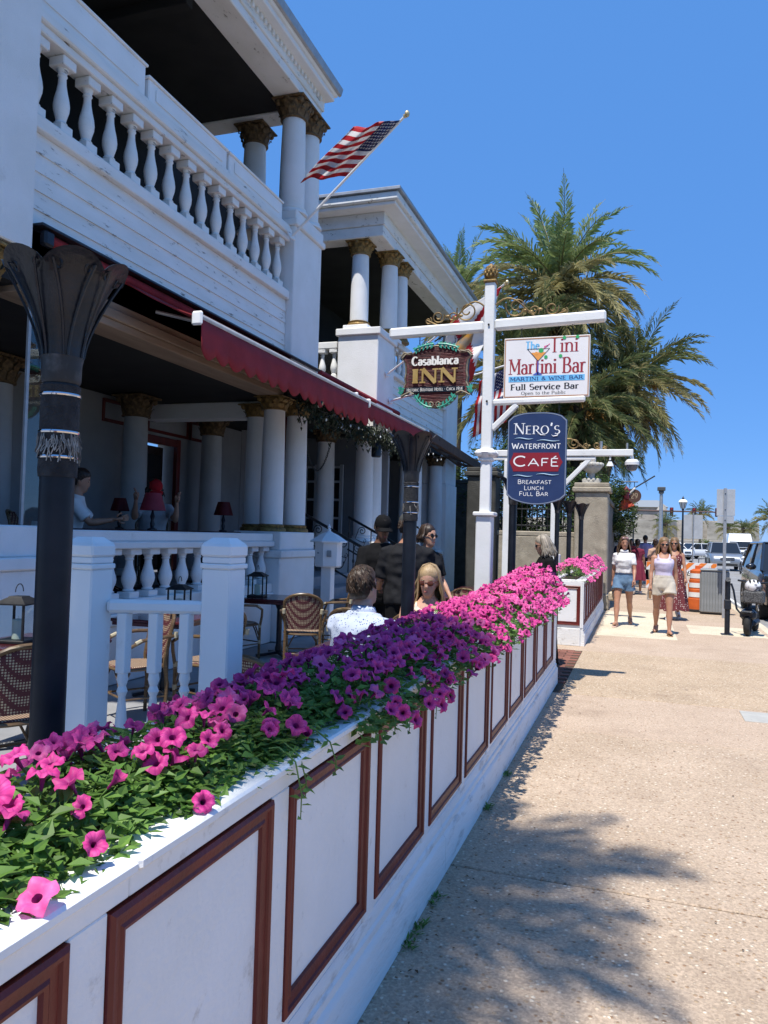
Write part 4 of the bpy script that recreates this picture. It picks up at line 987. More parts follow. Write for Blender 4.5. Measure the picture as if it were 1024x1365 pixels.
def hangers(mb, xs, z0, z1, y):
    for x in xs:
        n = max(2, int((z1-z0)/.035))
        for i in range(n):
            zc = z0+(z1-z0)*(i+.5)/n; hh = (z1-z0)/n*.62
            pts = [(x+(.008*cos(a) if i % 2 == 0 else 0), y+(0 if i % 2 == 0 else .008*cos(a)), zc+hh*sin(a)) for a in [k*pi/4 for k in range(9)]]
            mb.tube(pts, .0028, 5, False)
def tini_sign():
    W_, H_ = .905, .655; cx, cz = -.998, 3.448
    R = thing('hanging_sign', 'white rectangular Tini Martini Bar sign board under the right arm of the post', 'sign', (cx, PY, 3.125))
    R.rotation_euler = (0, 0, 0)
    m = MB(); m.cbox(cx-W_/2, cx+W_/2, PY-.02, PY+.02, cz-H_/2, cz+H_/2, .004); m.build('board', mat('cream_sign_face', (.80, .77, .76), (.76, .73, .72), rough=.45, scale=3), R)
    e = MB(); y = PY-.0215
    for a, b, c, d in ((-W_/2+.008, W_/2-.008, H_/2-.02, H_/2-.010), (-W_/2+.008, W_/2-.008, -H_/2+.010, -H_/2+.020), (-W_/2+.008, -W_/2+.018, -H_/2+.02, H_/2-.02), (W_/2-.018, W_/2-.008, -H_/2+.02, H_/2-.02)):
        e.box(cx+a, cx+b, y-.001, y, cz+c, cz+d)
    e.build('border', mat('orange_brown_line', (.42, .20, .09), None, rough=.5), R, smooth=None)
    RD = mat('sign_red_print', (.30, .022, .035), None, rough=.5); BL = mat('sign_light_blue_print', (.16, .48, .78), None, rough=.5)
    NV = mat('sign_navy_print', (.025, .03, .16), None, rough=.5); GR = mat('sign_green_print', (.04, .38, .12), None, rough=.5); BK = mat('sign_black_print', (.015, .015, .02), None, rough=.5)
    OR = mat('sign_orange_print', (.80, .33, .07), None, rough=.5); PK = mat('sign_pink_print', (.75, .12, .30), None, rough=.5)
    L = cx-W_/2; B = cz-H_/2; u = lambda a: L+a*W_; w = lambda b: B+b*H_
    t = MB(); text_mesh(t, 'Tini', u(.54), u(.865), w(.735), .155, y, .13, .045)
    text_mesh(t, 'Martini Bar', u(.065), u(.955), w(.395), .165, y, .135, .05); t.build('lettering', RD, R, smooth=None)
    t = MB(); text_mesh(t, 'The', u(.255), u(.415), w(.80), .085, y, .20, .08); t.build('lettering', BL, R, smooth=None)
    t = MB(); t.box(u(.06), u(.945), y-.0005, y+.0006, w(.268), w(.362)); t.build('blue_band', BL, R, smooth=None)
    t = MB(); text_mesh(t, 'MARTINI & WINE BAR', u(.08), u(.925), w(.288), .037, y-.002, .22, .09); t.build('lettering', NV, R, smooth=None)
    t = MB(); text_mesh(t, 'Full Service Bar', u(.09), u(.88), w(.135), .062, y, .25, .08)
    text_mesh(t, 'Open to the Public', u(.215), u(.735), w(.055), .033, y, .17, .06); t.build('lettering', BK, R, smooth=None)
    g = MB()                                                   # martini glass standing in for the t of Martini
    def line(a, b, wd, m=0):
        a, b = Vector(a), Vector(b); d = (b-a).normalized(); n = Vector((-d.y, d.x))*wd/2
        g.add([(p.x, y-.0016, p.y) for p in (a+n, a-n, b-n, b+n)], [(0, 1, 2, 3)], m)
    gx, gz = u(.405), w(.60)
    line((gx-.115, gz+.135), (gx+.12, gz+.135), .005); line((gx-.115, gz+.135), (gx, gz), .005); line((gx+.12, gz+.135), (gx, gz), .005)
    g.add([(gx-.075, y-.0012, gz+.095), (gx+.08, y-.0012, gz+.095), (gx, y-.0012, gz+.008)], [(0, 2, 1)], 1)
    flat_disc(g, gx+.03, gz+.115, .026, y-.0022, 2); flat_disc(g, gx-.02, gz+.085, .018, y-.0022, 1)
    line((gx+.02, gz+.10), (gx+.12, gz+.185), .007, 3); line((gx+.06, gz+.155), (gx+.10, gz+.165), .01, 3)
    g.build('martini_glass', [BK, OR, GR, PK], R, smooth=None)
    t = MB(); line2 = t
    t.box(gx-.006, gx+.006, y-.003, y-.002, w(.375), gz); t.add([(gx-.06, y-.003, w(.372)), (gx+.05, y-.003, w(.372)), (gx, y-.003, w(.43))], [(0, 1, 2)])
    t.build('glass_stem', mat('sign_blue_print', (.06, .10, .42), None, rough=.5), R, smooth=None)
    d = MB()
    for a, b in ((.705, .968), (.855, .972), (.495, .665), (.665, .672)): flat_disc(d, u(a), w(b), .019, y-.0028, 0)
    d.build('green_olive_dot', GR, R, smooth=None)
    h = MB(); hangers(h, (u(.2), u(.8)), cz+H_/2, 3.915, PY); h.build('hanger_chain', IRON, R)
tini_sign()
def nero_sign():
    x0, x1, zt, zb = -1.39, -.765, 2.90, 2.055
    cx = (x0+x1)/2; hw = (x1-x0)/2
    R = thing('hanging_sign', "blue Nero's Waterfront Café sign board with arched ends below the lower arm", 'sign', (cx, PY, 2.0))
    def outline(ins):
        o = []
        for i in range(13):
            t = -1+2*i/12; o.append((cx+t*(hw-ins), zb-.085*(1-t*t)*.95+ins+(0.0 if abs(t) < .98 else .02)))
        for i in range(13):
            t = 1-2*i/12; o.append((cx+t*(hw-ins), zt+.065*(1-abs(t)**3)-ins-(0 if abs(t) < .98 else .02)))
        return o
    m = MB(); m.prism(outline(0), .036, Matrix.Translation((0, PY-.018, 0)))
    m.build('board', mat('navy_sign_face', (.024, .045, .125), (.018, .034, .10), rough=.4, scale=4, dirt=(.12, .14, .18), dirt_scale=7, dirt_lo=.64, dirt_hi=.8), R)
    y = PY-.0200; W_ = x1-x0; u = lambda a: x0+a*W_; zz = lambda b: 2.0+(2.955-2.0)*b
    WH = mat('sign_white_print', (.80, .80, .80), None, rough=.5)
    e = MB(); r1, r2 = outline(.004), outline(.013); n = len(r1)
    for i in range(n):
        j = (i+1) % n; e.add([(r1[i][0], y, r1[i][1]), (r1[j][0], y, r1[j][1]), (r2[j][0], y, r2[j][1]), (r2[i][0], y, r2[i][1])], [(0, 1, 2, 3)])
    e.build('border', mat('sign_slate_line', (.20, .24, .32), None, rough=.5), R, smooth=None)
    t = MB(); text_mesh(t, "Nero's", u(.11), u(.885), zz(.765), .118, y, .16, .055, True, .74)
    # swash tails of the N, R and S
    for pts in ([(u(.49), zz(.80)), (u(.56), zz(.755)), (u(.64), zz(.752))], [(u(.86), zz(.775)), (u(.84), zz(.745)), (u(.77), zz(.738)), (u(.745), zz(.755))]):
        t.tube([(a, y-.001, b) for a, b in pts], [.006, .006, .002] if len(pts) == 3 else [.005, .007, .005, .002], 6)
    text_mesh(t, 'Waterfront', u(.075), u(.90), zz(.600), .062, y, .17, .15, False, .82)
    text_mesh(t, 'Caf\u00e9', u(.10), u(.875), zz(.405), .105, y-.002, .155, .14, False, .76)
    text_mesh(t, 'Breakfast', u(.19), u(.76), zz(.205), .044, y, .14, .13, False, .85)
    text_mesh(t, 'Lunch', u(.30), u(.63), zz(.137), .044, y, .14, .13, False, .85)
    text_mesh(t, 'Full Bar', u(.22), u(.71), zz(.072), .044, y, .14, .13, False, .85)
    t.build('lettering', WH, R, smooth=None)
    b = MB(); o = []
    for a, q in ((.04, .45), (.07, .49), (.10, .535), (.105, .555), (.87, .555), (.875, .535), (.905, .49), (.94, .45), (.905, .41), (.875, .365), (.87, .345), (.105, .345), (.10, .365), (.07, .41)): o.append((u(a), y-.0008, zz(q)))
    b.poly(o); b.build('red_cartouche', mat('sign_deep_red', (.24, .012, .022), None, rough=.45), R, smooth=None)
    w = MB()
    for a, b_, q in ((.12, .44, .715), (.50, .88, .690), (.10, .44, .295), (.50, .88, .312)):
        pts = [(u(lerp(a, b_, i/12)), y-.001, zz(q)+.007*sin(i/12*2*pi)) for i in range(13)]
        w.tube(pts, [.0012+.0045*sin(pi*i/12) for i in range(13)], 6)
    w.build('wave_line', mat('sign_pale_blue_line', (.30, .48, .62), None, rough=.5), R, smooth=None)
    h = MB(); hangers(h, (u(.14), u(.86)), 2.925, 3.07, PY); h.build('hanger_chain', IRON, R)
nero_sign()
def carved_sign():
    x0, x1 = -2.62, -1.80; cx = (x0+x1)/2; W_ = x1-x0; z0, z1 = 3.02, 3.77; H_ = z1-z0
    R = thing('hanging_sign', 'carved maroon Casablanca Inn sign with green leaf scrolls under the left arm', 'sign', (cx, PY, z0))
    half = [(0, .02), (.10, .035), (.20, .085), (.27, .16), (.30, .235), (.36, .275), (.44, .24), (.50, .20), (.485, .27), (.47, .33), (.44, .40), (.455, .48), (.44, .56), (.445, .66), (.46, .74), (.50, .80), (.45, .865), (.40, .85), (.34, .86), (.28, .92), (.18, .95), (.08, .96), (0, .975)]
    out = [(cx+a*W_, z0+b*H_) for a, b in half]+[(cx-a*W_, z0+b*H_) for a, b in half[::-1][1:-1]]
    def scaled(k): return [(cx+(p-cx)*k, z0+.52*H_+(q-z0-.52*H_)*k) for p, q in out]
    m = MB(); m.prism(out, .05, Matrix.Translation((0, PY-.02, 0))); m.build('board_edge', mat('dark_sign_edge', (.022, .018, .016), (.03, .025, .02), rough=.5, scale=9), R, smooth=None)
    # stripes of the wood-grained face: separate carved ribs
    inner = scaled(.93); f = MB(); f.prism(inner, .012, Matrix.Translation((0, PY-.032, 0)))
    CM = mat('carved_maroon_paint', (.13, .022, .022), (.055, .010, .011), rough=.5, scale=5, stretch=(.5, 1, 14), bump=.9, bscale=9)
    f.build('carved_face', CM, R, smooth=None)
    rb = MB()
    def xr(z):
        q = (z-z0)/H_
        return max([0]+[a for i in range(len(half)-1) for a in [lerp(half[i][0], half[i+1][0], (q-half[i][1])/(half[i+1][1]-half[i][1]+1e-9))] if min(half[i][1], half[i+1][1]) <= q <= max(half[i][1], half[i+1][1])])*.86
    zz = z0+.10*H_; r = random.Random(5)
    while zz < z0+.90*H_:
        a = xr(zz)*W_
        if a > .05:
            rb.tube([(cx-a+2*a*i/8, PY-.0325, zz+r.uniform(-.0025, .0025)) for i in range(9)], .0045, 5, True)
        zz += .0165
    rb.build('carved_ribs', CM, R, smooth=60, kind='stuff')
    # bevelled pale frame strips at the sides and dark-gold line
    e = MB(); o1, o2 = scaled(.99), scaled(.945); n = len(out)
    for i in range(n):
        j = (i+1) % n; e.add([(o1[i][0], PY-.022, o1[i][1]), (o1[j][0], PY-.022, o1[j][1]), (o2[j][0], PY-.036, o2[j][1]), (o2[i][0], PY-.036, o2[i][1])], [(0, 1, 2, 3)])
    e.build('frame_moulding', mat('sign_gold_grey', (.30, .25, .17), (.20, .17, .12), rough=.5, scale=8), R, smooth=None)
    u = lambda a: x0+a*W_; w = lambda b: z0+b*H_; y = PY-.040
    t = MB(); text_mesh(t, 'Casablanca', u(.165), u(.815), w(.665), .095, y-.012, .25, .11, True, depth=.016); t.build('lettering', mat('sign_cream_paint', (.80, .76, .68), None, rough=.4), R, smooth=None)
    t = MB(); text_mesh(t, 'INN', u(.17), u(.80), w(.395), .160, y-.014, .36, .11, True, depth=.02); t.build('lettering', mat('sign_gold_leaf', (.62, .40, .13), (.50, .30, .08), rough=.28, scale=9, metal=.35), R, smooth=None)
    b = MB(); b.cbox(u(.075), u(.905), y-.006, y+.01, w(.255), w(.335), .003); b.build('black_plate', BLACKPAINT, R)
    t = MB(); text_mesh(t, 'Historic Boutique Hotel . Circa 1914', u(.10), u(.88), w(.275), .036, y-.0075, .13, .10, False, .8); t.build('lettering', MATS['sign_cream_paint'], R, smooth=None)
    GRN = mat('sign_green_paint', (.06, .36, .26), (.03, .24, .17), rough=.45, scale=12)
    def sprig(pts, size, flip):
        g = MB()
        for i in range(len(pts)-1):
            a, b_ = Vector((pts[i][0], pts[i][1])), Vector((pts[i+1][0], pts[i+1][1])); d = (b_-a).normalized(); nn = Vector((-d.y, d.x))*flip
            for s_ in (1, -.6):
                tip = a+d*size*.9+nn*size*s_; mid = a+d*size*.35+nn*size*.75*s_; lo_ = a+d*size*.7+nn*size*.15*s_
                g.add([(a.x, y-.004, a.y), (mid.x, y-.018, mid.y), (tip.x, y-.006, tip.y), (lo_.x, y-.018, lo_.y)], [(0, 1, 2, 3)])
        g.tube([(a, y-.010, b) for a, b in pts], [.011]*len(pts), 6); g.build('leaf_carving', GRN, R, smooth=40)
    for s in (1, -1):
        P_ = lambda L: [(cx+s*a*W_, z0+b*H_) for a, b in L]
        sprig(P_([(.03, .975), (.09, .972), (.15, .962), (.21, .945), (.27, .925), (.31, .895)]), .05, -s)
        sprig(P_([(.04, .03), (.10, .04), (.16, .07), (.21, .11), (.25, .16), (.28, .215)]), .05, s)
        sprig(P_([(.485, .23), (.50, .29), (.485, .35)]), .05, s)
    s = MB()
    for k in (1, -1):
        s.tube([(cx+k*a, y-.012, b) for a, b in spiral(.045, z0+.045*H_+.02, .010, .034, 200, 620, 20)], .007, 6)
        s.tube([(cx+k*W_*a, y-.010, z0+H_*b) for a, b in ((.30, .235), (.36, .265), (.42, .24), (.485, .20))], .009, 6)
        s.tube([(cx+k*W_*a, y-.010, z0+H_*b) for a, b in ((.34, .86), (.40, .85), (.45, .865), (.495, .81))], .009, 6)
    s.build('scroll_carving', MATS['sign_gold_grey'], R, smooth=60)
    h = MB(); hangers(h, (u(.25), u(.75)), z1-.03, 3.85, PY); h.tube([(u(.45), PY+.03, 3.80), (u(.62), PY+.03, 3.88)], .008, 6); h.build('hanger_chain', IRON, R)
carved_sign()

# ------------------------------------------------------------------ second sign post, further back
def rear_post():
    y = 16.0; R = thing('sign_post', 'lower white timber post with long arm, brace and scrollwork behind the café sign', 'sign post', (-1.67, y, 0))
    MB().cbox(-1.76, -1.60, y-.08, y+.08, 0, 3.22, .01).build('post', POSTW, R)
    MB().cbox(-2.73, -2.52, y-.1, y+.1, 0, 3.22, .01).build('post', POSTW, R)
    MB().cbox(-3.3, -.18, y-.07, y+.07, 3.30, 3.43, .012).build('arm', POSTW, R)
    MB().cbox(-3.3, -.9, y-.05, y+.05, 3.221, 3.285, .01).build('arm', POSTW, R)
    MB().beam((-1.68, y, 2.55), (-1.02, y, 3.24), .09, .09, .01, up=(0, 1, 0)).build('brace', POSTW, R)
    m = MB(); m.cbox(-1.80, -1.56, y-.12, y+.12, .0, 1.3, .012); m.build('post_sleeve', POSTW, R)
    s = MB(); scrollwork(s, -1.6, -.7, 3.435, y, r=.013); s.build('scrollwork', GILT_IRON, R, smooth=60)
    b = MB(); b.tube([(-.8, y, 3.44), (-.8, y, 3.60)], .03, 8); b.tube([(-.30, y, 3.44), (-.30, y, 3.56)], .02, 8); b.build('stub_pipe', GREYMETAL, R)
    c = thing('dome_camera', 'round white dome security camera hanging from the end of the rear arm', 'camera', (-.20, y, 3.12))
    q = MB(); q.lathe([(.03, .18), (.03, .12), (.10, .11), (.14, .06), (.14, .0), (.12, 0)], 18); q.build('housing', mat('white_plastic', (.7, .7, .7), None, rough=.35), c, world=False)
    q = MB(); q.lathe([(.12, 0), (.11, -.06), (.07, -.11), (.01, -.125)], 18); q.build('dome', mat('smoked_dome', (.15, .15, .16), None, rough=.1), c, world=False)
    c = thing('floodlight', 'small white floodlight under the rear sign arm', 'light', (-.62, y, 3.30))
    q = MB(); q.tube([(0, 0, 0), (0, -.04, -.08)], .018, 8); q.lathe([(.03, -.10), (.06, -.16), (.075, -.2)], 12); q.build('lamp_head', MATS['white_plastic'], c, world=False)
rear_post()
# ------------------------------------------------------------------ torch lamps
def torch_head(n_pet=6, s=1.0):
    """flared tulip of scalloped sheet-metal petals; base at z=0"""
    mb = MB(); N = n_pet*10; lv = 9; rs = []
    for i in range(lv+1):
        t = i/lv; rad = (lerp(.055, .150, t**1.45)+(.012 if i == lv else 0))*s; ring = []
        for j in range(N):
            a = 2*pi*j/N; ph = (j % 10)/10
            sc_ = abs(sin(pi*ph))
            z = t*.27*s - (.040*s*(1-sc_**.7) if i == lv else .02*s*(1-sc_)*t*t)
            rr_ = rad*(1+.05*t*(sc_-.5)+(.04*sc_ if i == lv else 0))
            ring.append((rr_*cos(a), rr_*sin(a), z))
        rs.append(ring)
    inner = [[(x*.965, y*.965, z-.0) for x, y, z in r_] for r_ in rs[::-1]]
    mb.rings(rs+inner, False)
    return mb
HEAD = torch_head().mesh('torch_head', BLACKPAINT, 50)
def ridge_mesh(n_pet=6):
    mb = MB()
    for k in range(n_pet):
        for sd in (-1, 1):
            pts = []
            for i in range(13):
                t = i/12; a = 2*pi*k/n_pet+pi/n_pet+sd*(.10+.26*t**1.2); rad = lerp(.055, .150, t**1.45)*1.0+.003
                pts.append((rad*cos(a), rad*sin(a), t*.235))
            a0 = 2*pi*k/n_pet+pi/n_pet
            for i in range(10):                                # curl at the top
                th = i/9*4.6; a = a0+sd*(.36-.12*(1-cos(th))*(1-i/12)); z = .235-.022*sin(th)*(1-i/14); rad = lerp(.055, .150, (z/.27)**1.45)+.003
                pts.append((rad*cos(a), rad*sin(a), z))
            mb.tube(pts, .0042, 5)
    return mb.mesh('scroll_ridge', BLACKPAINT, 60)
RIDGE = ridge_mesh()
STRAW = mat('frayed_reed', (.36, .33, .29), (.14, .13, .12), rough=.9, scale=30, rand=.3)
def torch(label, x, y, ztop, s=1.0, wrap=False, group='black torch lamps along the planters', tilt=0):
    R = thing('torch_lamp', label, 'lamp', (x, y, 0), group=group); R.rotation_euler = (0, tilt, rnd.random())
    r = .047*s; h = ztop-.27*s
    b = MB(); b.lathe([(r, 0), (r, h-.07*s), (r*1.02, h-.07*s)], 20); b.build('pole', mat('black_pole_paint', (.007, .009, .014), (.013, .016, .023), rough=.4, scale=10, bump=.1, spec=.25), R, world=False)
    b = MB(); b.lathe([(r*1.05, h-.075*s), (r*1.14, h-.065*s), (r*1.16, h-.02*s), (r*1.25, h)], 20)
    b.build('collar', mat('scuffed_black_metal', (.02, .021, .024), (.12, .12, .125), rough=.5, scale=14, lo=.5, hi=.75), R, world=False)
    hd = inst('torch_head', HEAD, R, (0, 0, h), (0, 0, .3), (s, s, s)); inst('scroll_ridge', RIDGE, hd)
    if wrap:
        nf = 190 if wrap == 2 else 50
        w = MB(); zt = h-.078*s
        w.lathe([(r*1.10, zt-.26), (r*1.14, zt-.24), (r*1.10, zt-.20), (r*1.13, zt-.15), (r*1.11, zt-.02), (r*1.16, zt-.005), (r*1.05, zt)], 20)
        w.build('wrapped_sleeve', mat('black_fabric_wrap', (.016, .016, .018), (.035, .035, .037), rough=.9, scale=30, bump=.6, bscale=120), R, world=False)
        rg = MB()
        for z in (zt-.03, zt-.135, zt-.205): rg.lathe([(r*1.16, z-.004), (r*1.19, z), (r*1.16, z+.004)], 24, cap=False)
        rg.build('wire_tie', CHROME, R, world=False)
        f = MB(); q = random.Random(4)
        for k in range(nf):
            a = q.uniform(0, 2*pi); z0 = zt-.135-q.random()*.03; L = q.uniform(.015, .06); k2 = q.uniform(1.16, 1.30)
            f.tube([(cos(a)*r*1.13, sin(a)*r*1.13, z0), (cos(a+.05)*r*1.20, sin(a+.05)*r*1.20, z0-L*.5), (cos(a+q.uniform(-.2, .2))*r*k2, sin(a)*r*k2, z0-L)], .0016, 3, False)
        tag(f.build('frayed_reed', STRAW, R, smooth=None, world=False), kind='stuff')
torch('large black tulip-topped torch lamp nearest the camera, wrapped in frayed reed', -1.565, 1.76, 2.36, 1.0, 2, tilt=0)
torch('black tulip-topped torch lamp beside the woman in sunglasses', -1.48, 4.95, 2.30, .95, 1, tilt=.004)
torch('black tulip-topped torch lamp right behind the white sign post', -1.37, 8.62, 2.30, .92)
for i, (x, y, z) in enumerate(((-1.42, 13.9, 2.36), (-1.22, 14.0, 2.30), (-1.02, 14.1, 2.26))):
    torch(('left of the three thin black torches in the far planter', 'middle of the three thin black torches in the far planter', 'right of the three thin black torches in the far planter')[i], x, y, z, .85)

# ------------------------------------------------------------------ white gate railing
def gate_railing():
    R = thing('gate_railing', 'short white railing of two square posts and three turned balusters behind the flowers', 'railing', (-1.73, 2.55, 0))
    for x, y, zt in ((-1.985, 2.42, 1.575), (-1.545, 2.66, 1.585)):
        m = MB(); w = .062
        m.cbox(x-w, x+w, y-w, y+w, 0, zt-.12, .006); m.cbox(x-w-.006, x+w+.006, y-w-.006, y+w+.006, zt-.12, zt-.10, .004); m.cbox(x-w, x+w, y-w, y+w, zt-.099, zt-.075, .004)
        m.cbox(x-w-.006, x+w+.006, y-w-.006, y+w+.006, zt-.074, zt-.025, .008)
        m.rings([[(x+a*w, y+b*w, zt-.025) for a, b in ((-1, -1), (1, -1), (1, 1), (-1, 1))], [(x+a*w*.55, y+b*w*.55, zt) for a, b in ((-1, -1), (1, -1), (1, 1), (-1, 1))]])
        m.build('post', WHITE, R)
    MB().beam((-1.923, 2.455, 1.315), (-1.607, 2.626, 1.312), .055, .05, .012).build('top_rail', WHITE, R)
    MB().beam((-1.923, 2.455, .50), (-1.607, 2.626, .50), .05, .05, .01).build('bottom_rail', WHITE, R)
    for t in (.18, .5, .82):
        x, y = lerp(-1.923, -1.607, t), lerp(2.455, 2.626, t); m = MB(); w = .021
        m.cbox(x-w, x+w, y-w, y+w, 1.06, 1.288, .003); m.cbox(x-w, x+w, y-w, y+w, .526, .62, .003)
        m.lathe([(.020, .62), (.013, .66), (.022, .69), (.016, .71), (.022, .78), (.024, .85), (.017, .93), (.013, .97), (.021, .99), (.014, 1.01), (.022, 1.035), (.018, 1.06)], 12, (x, y, 0))
        m.build('baluster', WHITE, R)
gate_railing()

# ------------------------------------------------------------------ lantern box on a post, stair railing
def lantern_box():
    x, y = -4.22, 10.15
    R = thing('lantern_box', 'white lantern-shaped box with pointed roof on a post by the steps', 'post box', (x, y, 0))
    MB().cbox(x-.075, x+.075, y-.075, y+.075, 0, 1.13, .008).build('post', WHITE, R)
    hx = lambda r, z: [(x+r*cos(pi/6+k*pi/3), y+r*sin(pi/6+k*pi/3), z) for k in range(6)]
    MB().rings([hx(.17, 1.12), hx(.19, 1.14), hx(.19, 1.16), hx(.195, 1.46), hx(.20, 1.47)]).build('box', WHITE, R, smooth=20)
    MB().rings([hx(.265, 1.471), hx(.265, 1.49), hx(.13, 1.58), hx(.04, 1.62), hx(.03, 1.63)]).build('roof', WHITE, R, smooth=20)
    f = MB(); f.lathe([(.02, 1.62), (.03, 1.65), (.015, 1.67), (.025, 1.69), (.005, 1.73)], 10, (x, y, 0)); f.build('finial', WHITE, R)
    d = MB(); d.cbox(x+.05, x+.12, y-.19, y-.172, 1.27, 1.36, .004); d.tube([(x-.08, y-.18, 1.32), (x-.08, y-.196, 1.32)], .012, 8); d.build('door_catch', GREYMETAL, R)
lantern_box()
def stair_railing(label, y):
    R = thing('stair_railing', label, 'railing', (-4.8, y, 0), group='iron stair railings')
    a, b = Vector((-5.35, y, 1.92)), Vector((-3.95, y, 1.22)); dz = Vector((0, 0, -.62))
    m = MB(); m.beam(a, b, .045, .03, .006, up=(0, 1, 0)); m.build('handrail', IRON, R)
    m = MB(); m.beam(a+dz, b+dz, .03, .02, .004, up=(0, 1, 0)); m.build('lower_rail', IRON, R)
    for t in (0.02, .34, .66, .98):
        p = a.lerp(b, t); gz_ = max(0, .85-.17*max(0, (p.x+5.6)/.34)); m = MB(); m.tube([(p.x, y, gz_-.02), (p.x, y, p.z-.012)], .011, 8)
        m.ell((p.x, y, p.z-.3), (.022, .022, .04), 8, 6); m.build('upright', IRON, R)
    for t in (.18, .50, .82):
        p = a.lerp(b, t); m = MB(); z = p.z-.31
        S_ = lambda L: [(u, y, v) for u, v in L]
        m.tube(S_(spiral(p.x+.04, z+.17, .015, .085, 0, 560, 26)), .008, 5); m.tube(S_(spiral(p.x-.04, z-.15, .015, .10, 180, 740, 26)), .008, 5)
        m.tube(S_([(p.x-.045, z+.16), (p.x-.10, z+.02), (p.x-.02, z-.02), (p.x+.10, z-.06), (p.x+.06, z-.15)]), .008, 5)
        m.tube(S_(spiral(p.x+.09, z-.02, .008, .04, 90, 450, 16)), .006, 5)
        m.build('scroll', IRON, R)
stair_railing('black wrought iron stair railing with scrolls, behind the lantern box', 11.7)
stair_railing('black wrought iron stair railing on the far side of the front steps', 13.8)

# ------------------------------------------------------------------ cane chairs, tables, lanterns
def weave_material(name, c_dark, c_light):
    m = mat(name, c_dark, None, rough=.6); nt = m.node_tree; N = nt.nodes; L = nt.links; b = N['Principled BSDF']
    tc = N.new('ShaderNodeTexCoord'); mp = N.new('ShaderNodeMapping'); mp.inputs['Rotation'].default_value = (0, 0, 0); L.new(tc.outputs['UV'], mp.inputs[0]) if False else L.new(tc.outputs['Object'], mp.inputs[0])
    ck = N.new('ShaderNodeTexVoronoi'); ck.inputs['Scale'].default_value = 58; ck.inputs['Randomness'].default_value = 0; L.new(mp.outputs[0], ck.inputs['Vector'])
    rp = N.new('ShaderNodeValToRGB'); rp.color_ramp.elements[0].position = .36; rp.color_ramp.elements[1].position = .40
    rp.color_ramp.elements[0].color = (*c_light, 1); rp.color_ramp.elements[1].color = (*c_dark, 1)
    L.new(ck.outputs['Distance'], rp.inputs[0]); L.new(rp.outputs[0], b.inputs['Base Color'])
    bp = N.new('ShaderNodeBump'); bp.inputs['Strength'].default_value = .6; bp.inputs['Distance'].default_value = .004; L.new(ck.outputs['Distance'], bp.inputs['Height']); L.new(bp.outputs[0], b.inputs['Normal'])
    return m
WEAVE = weave_material('maroon_cream_weave', (.085, .018, .022), (.42, .34, .22))
CANE = mat('varnished_cane', (.15, .095, .045), (.085, .05, .025), rough=.35, scale=12, stretch=(1, 1, 6), dirt=(.45, .38, .24), dirt_scale=5, dirt_lo=.6, dirt_hi=.68)
BIND = mat('pale_cane_binding', (.45, .40, .28), (.36, .31, .2), rough=.6, scale=30)
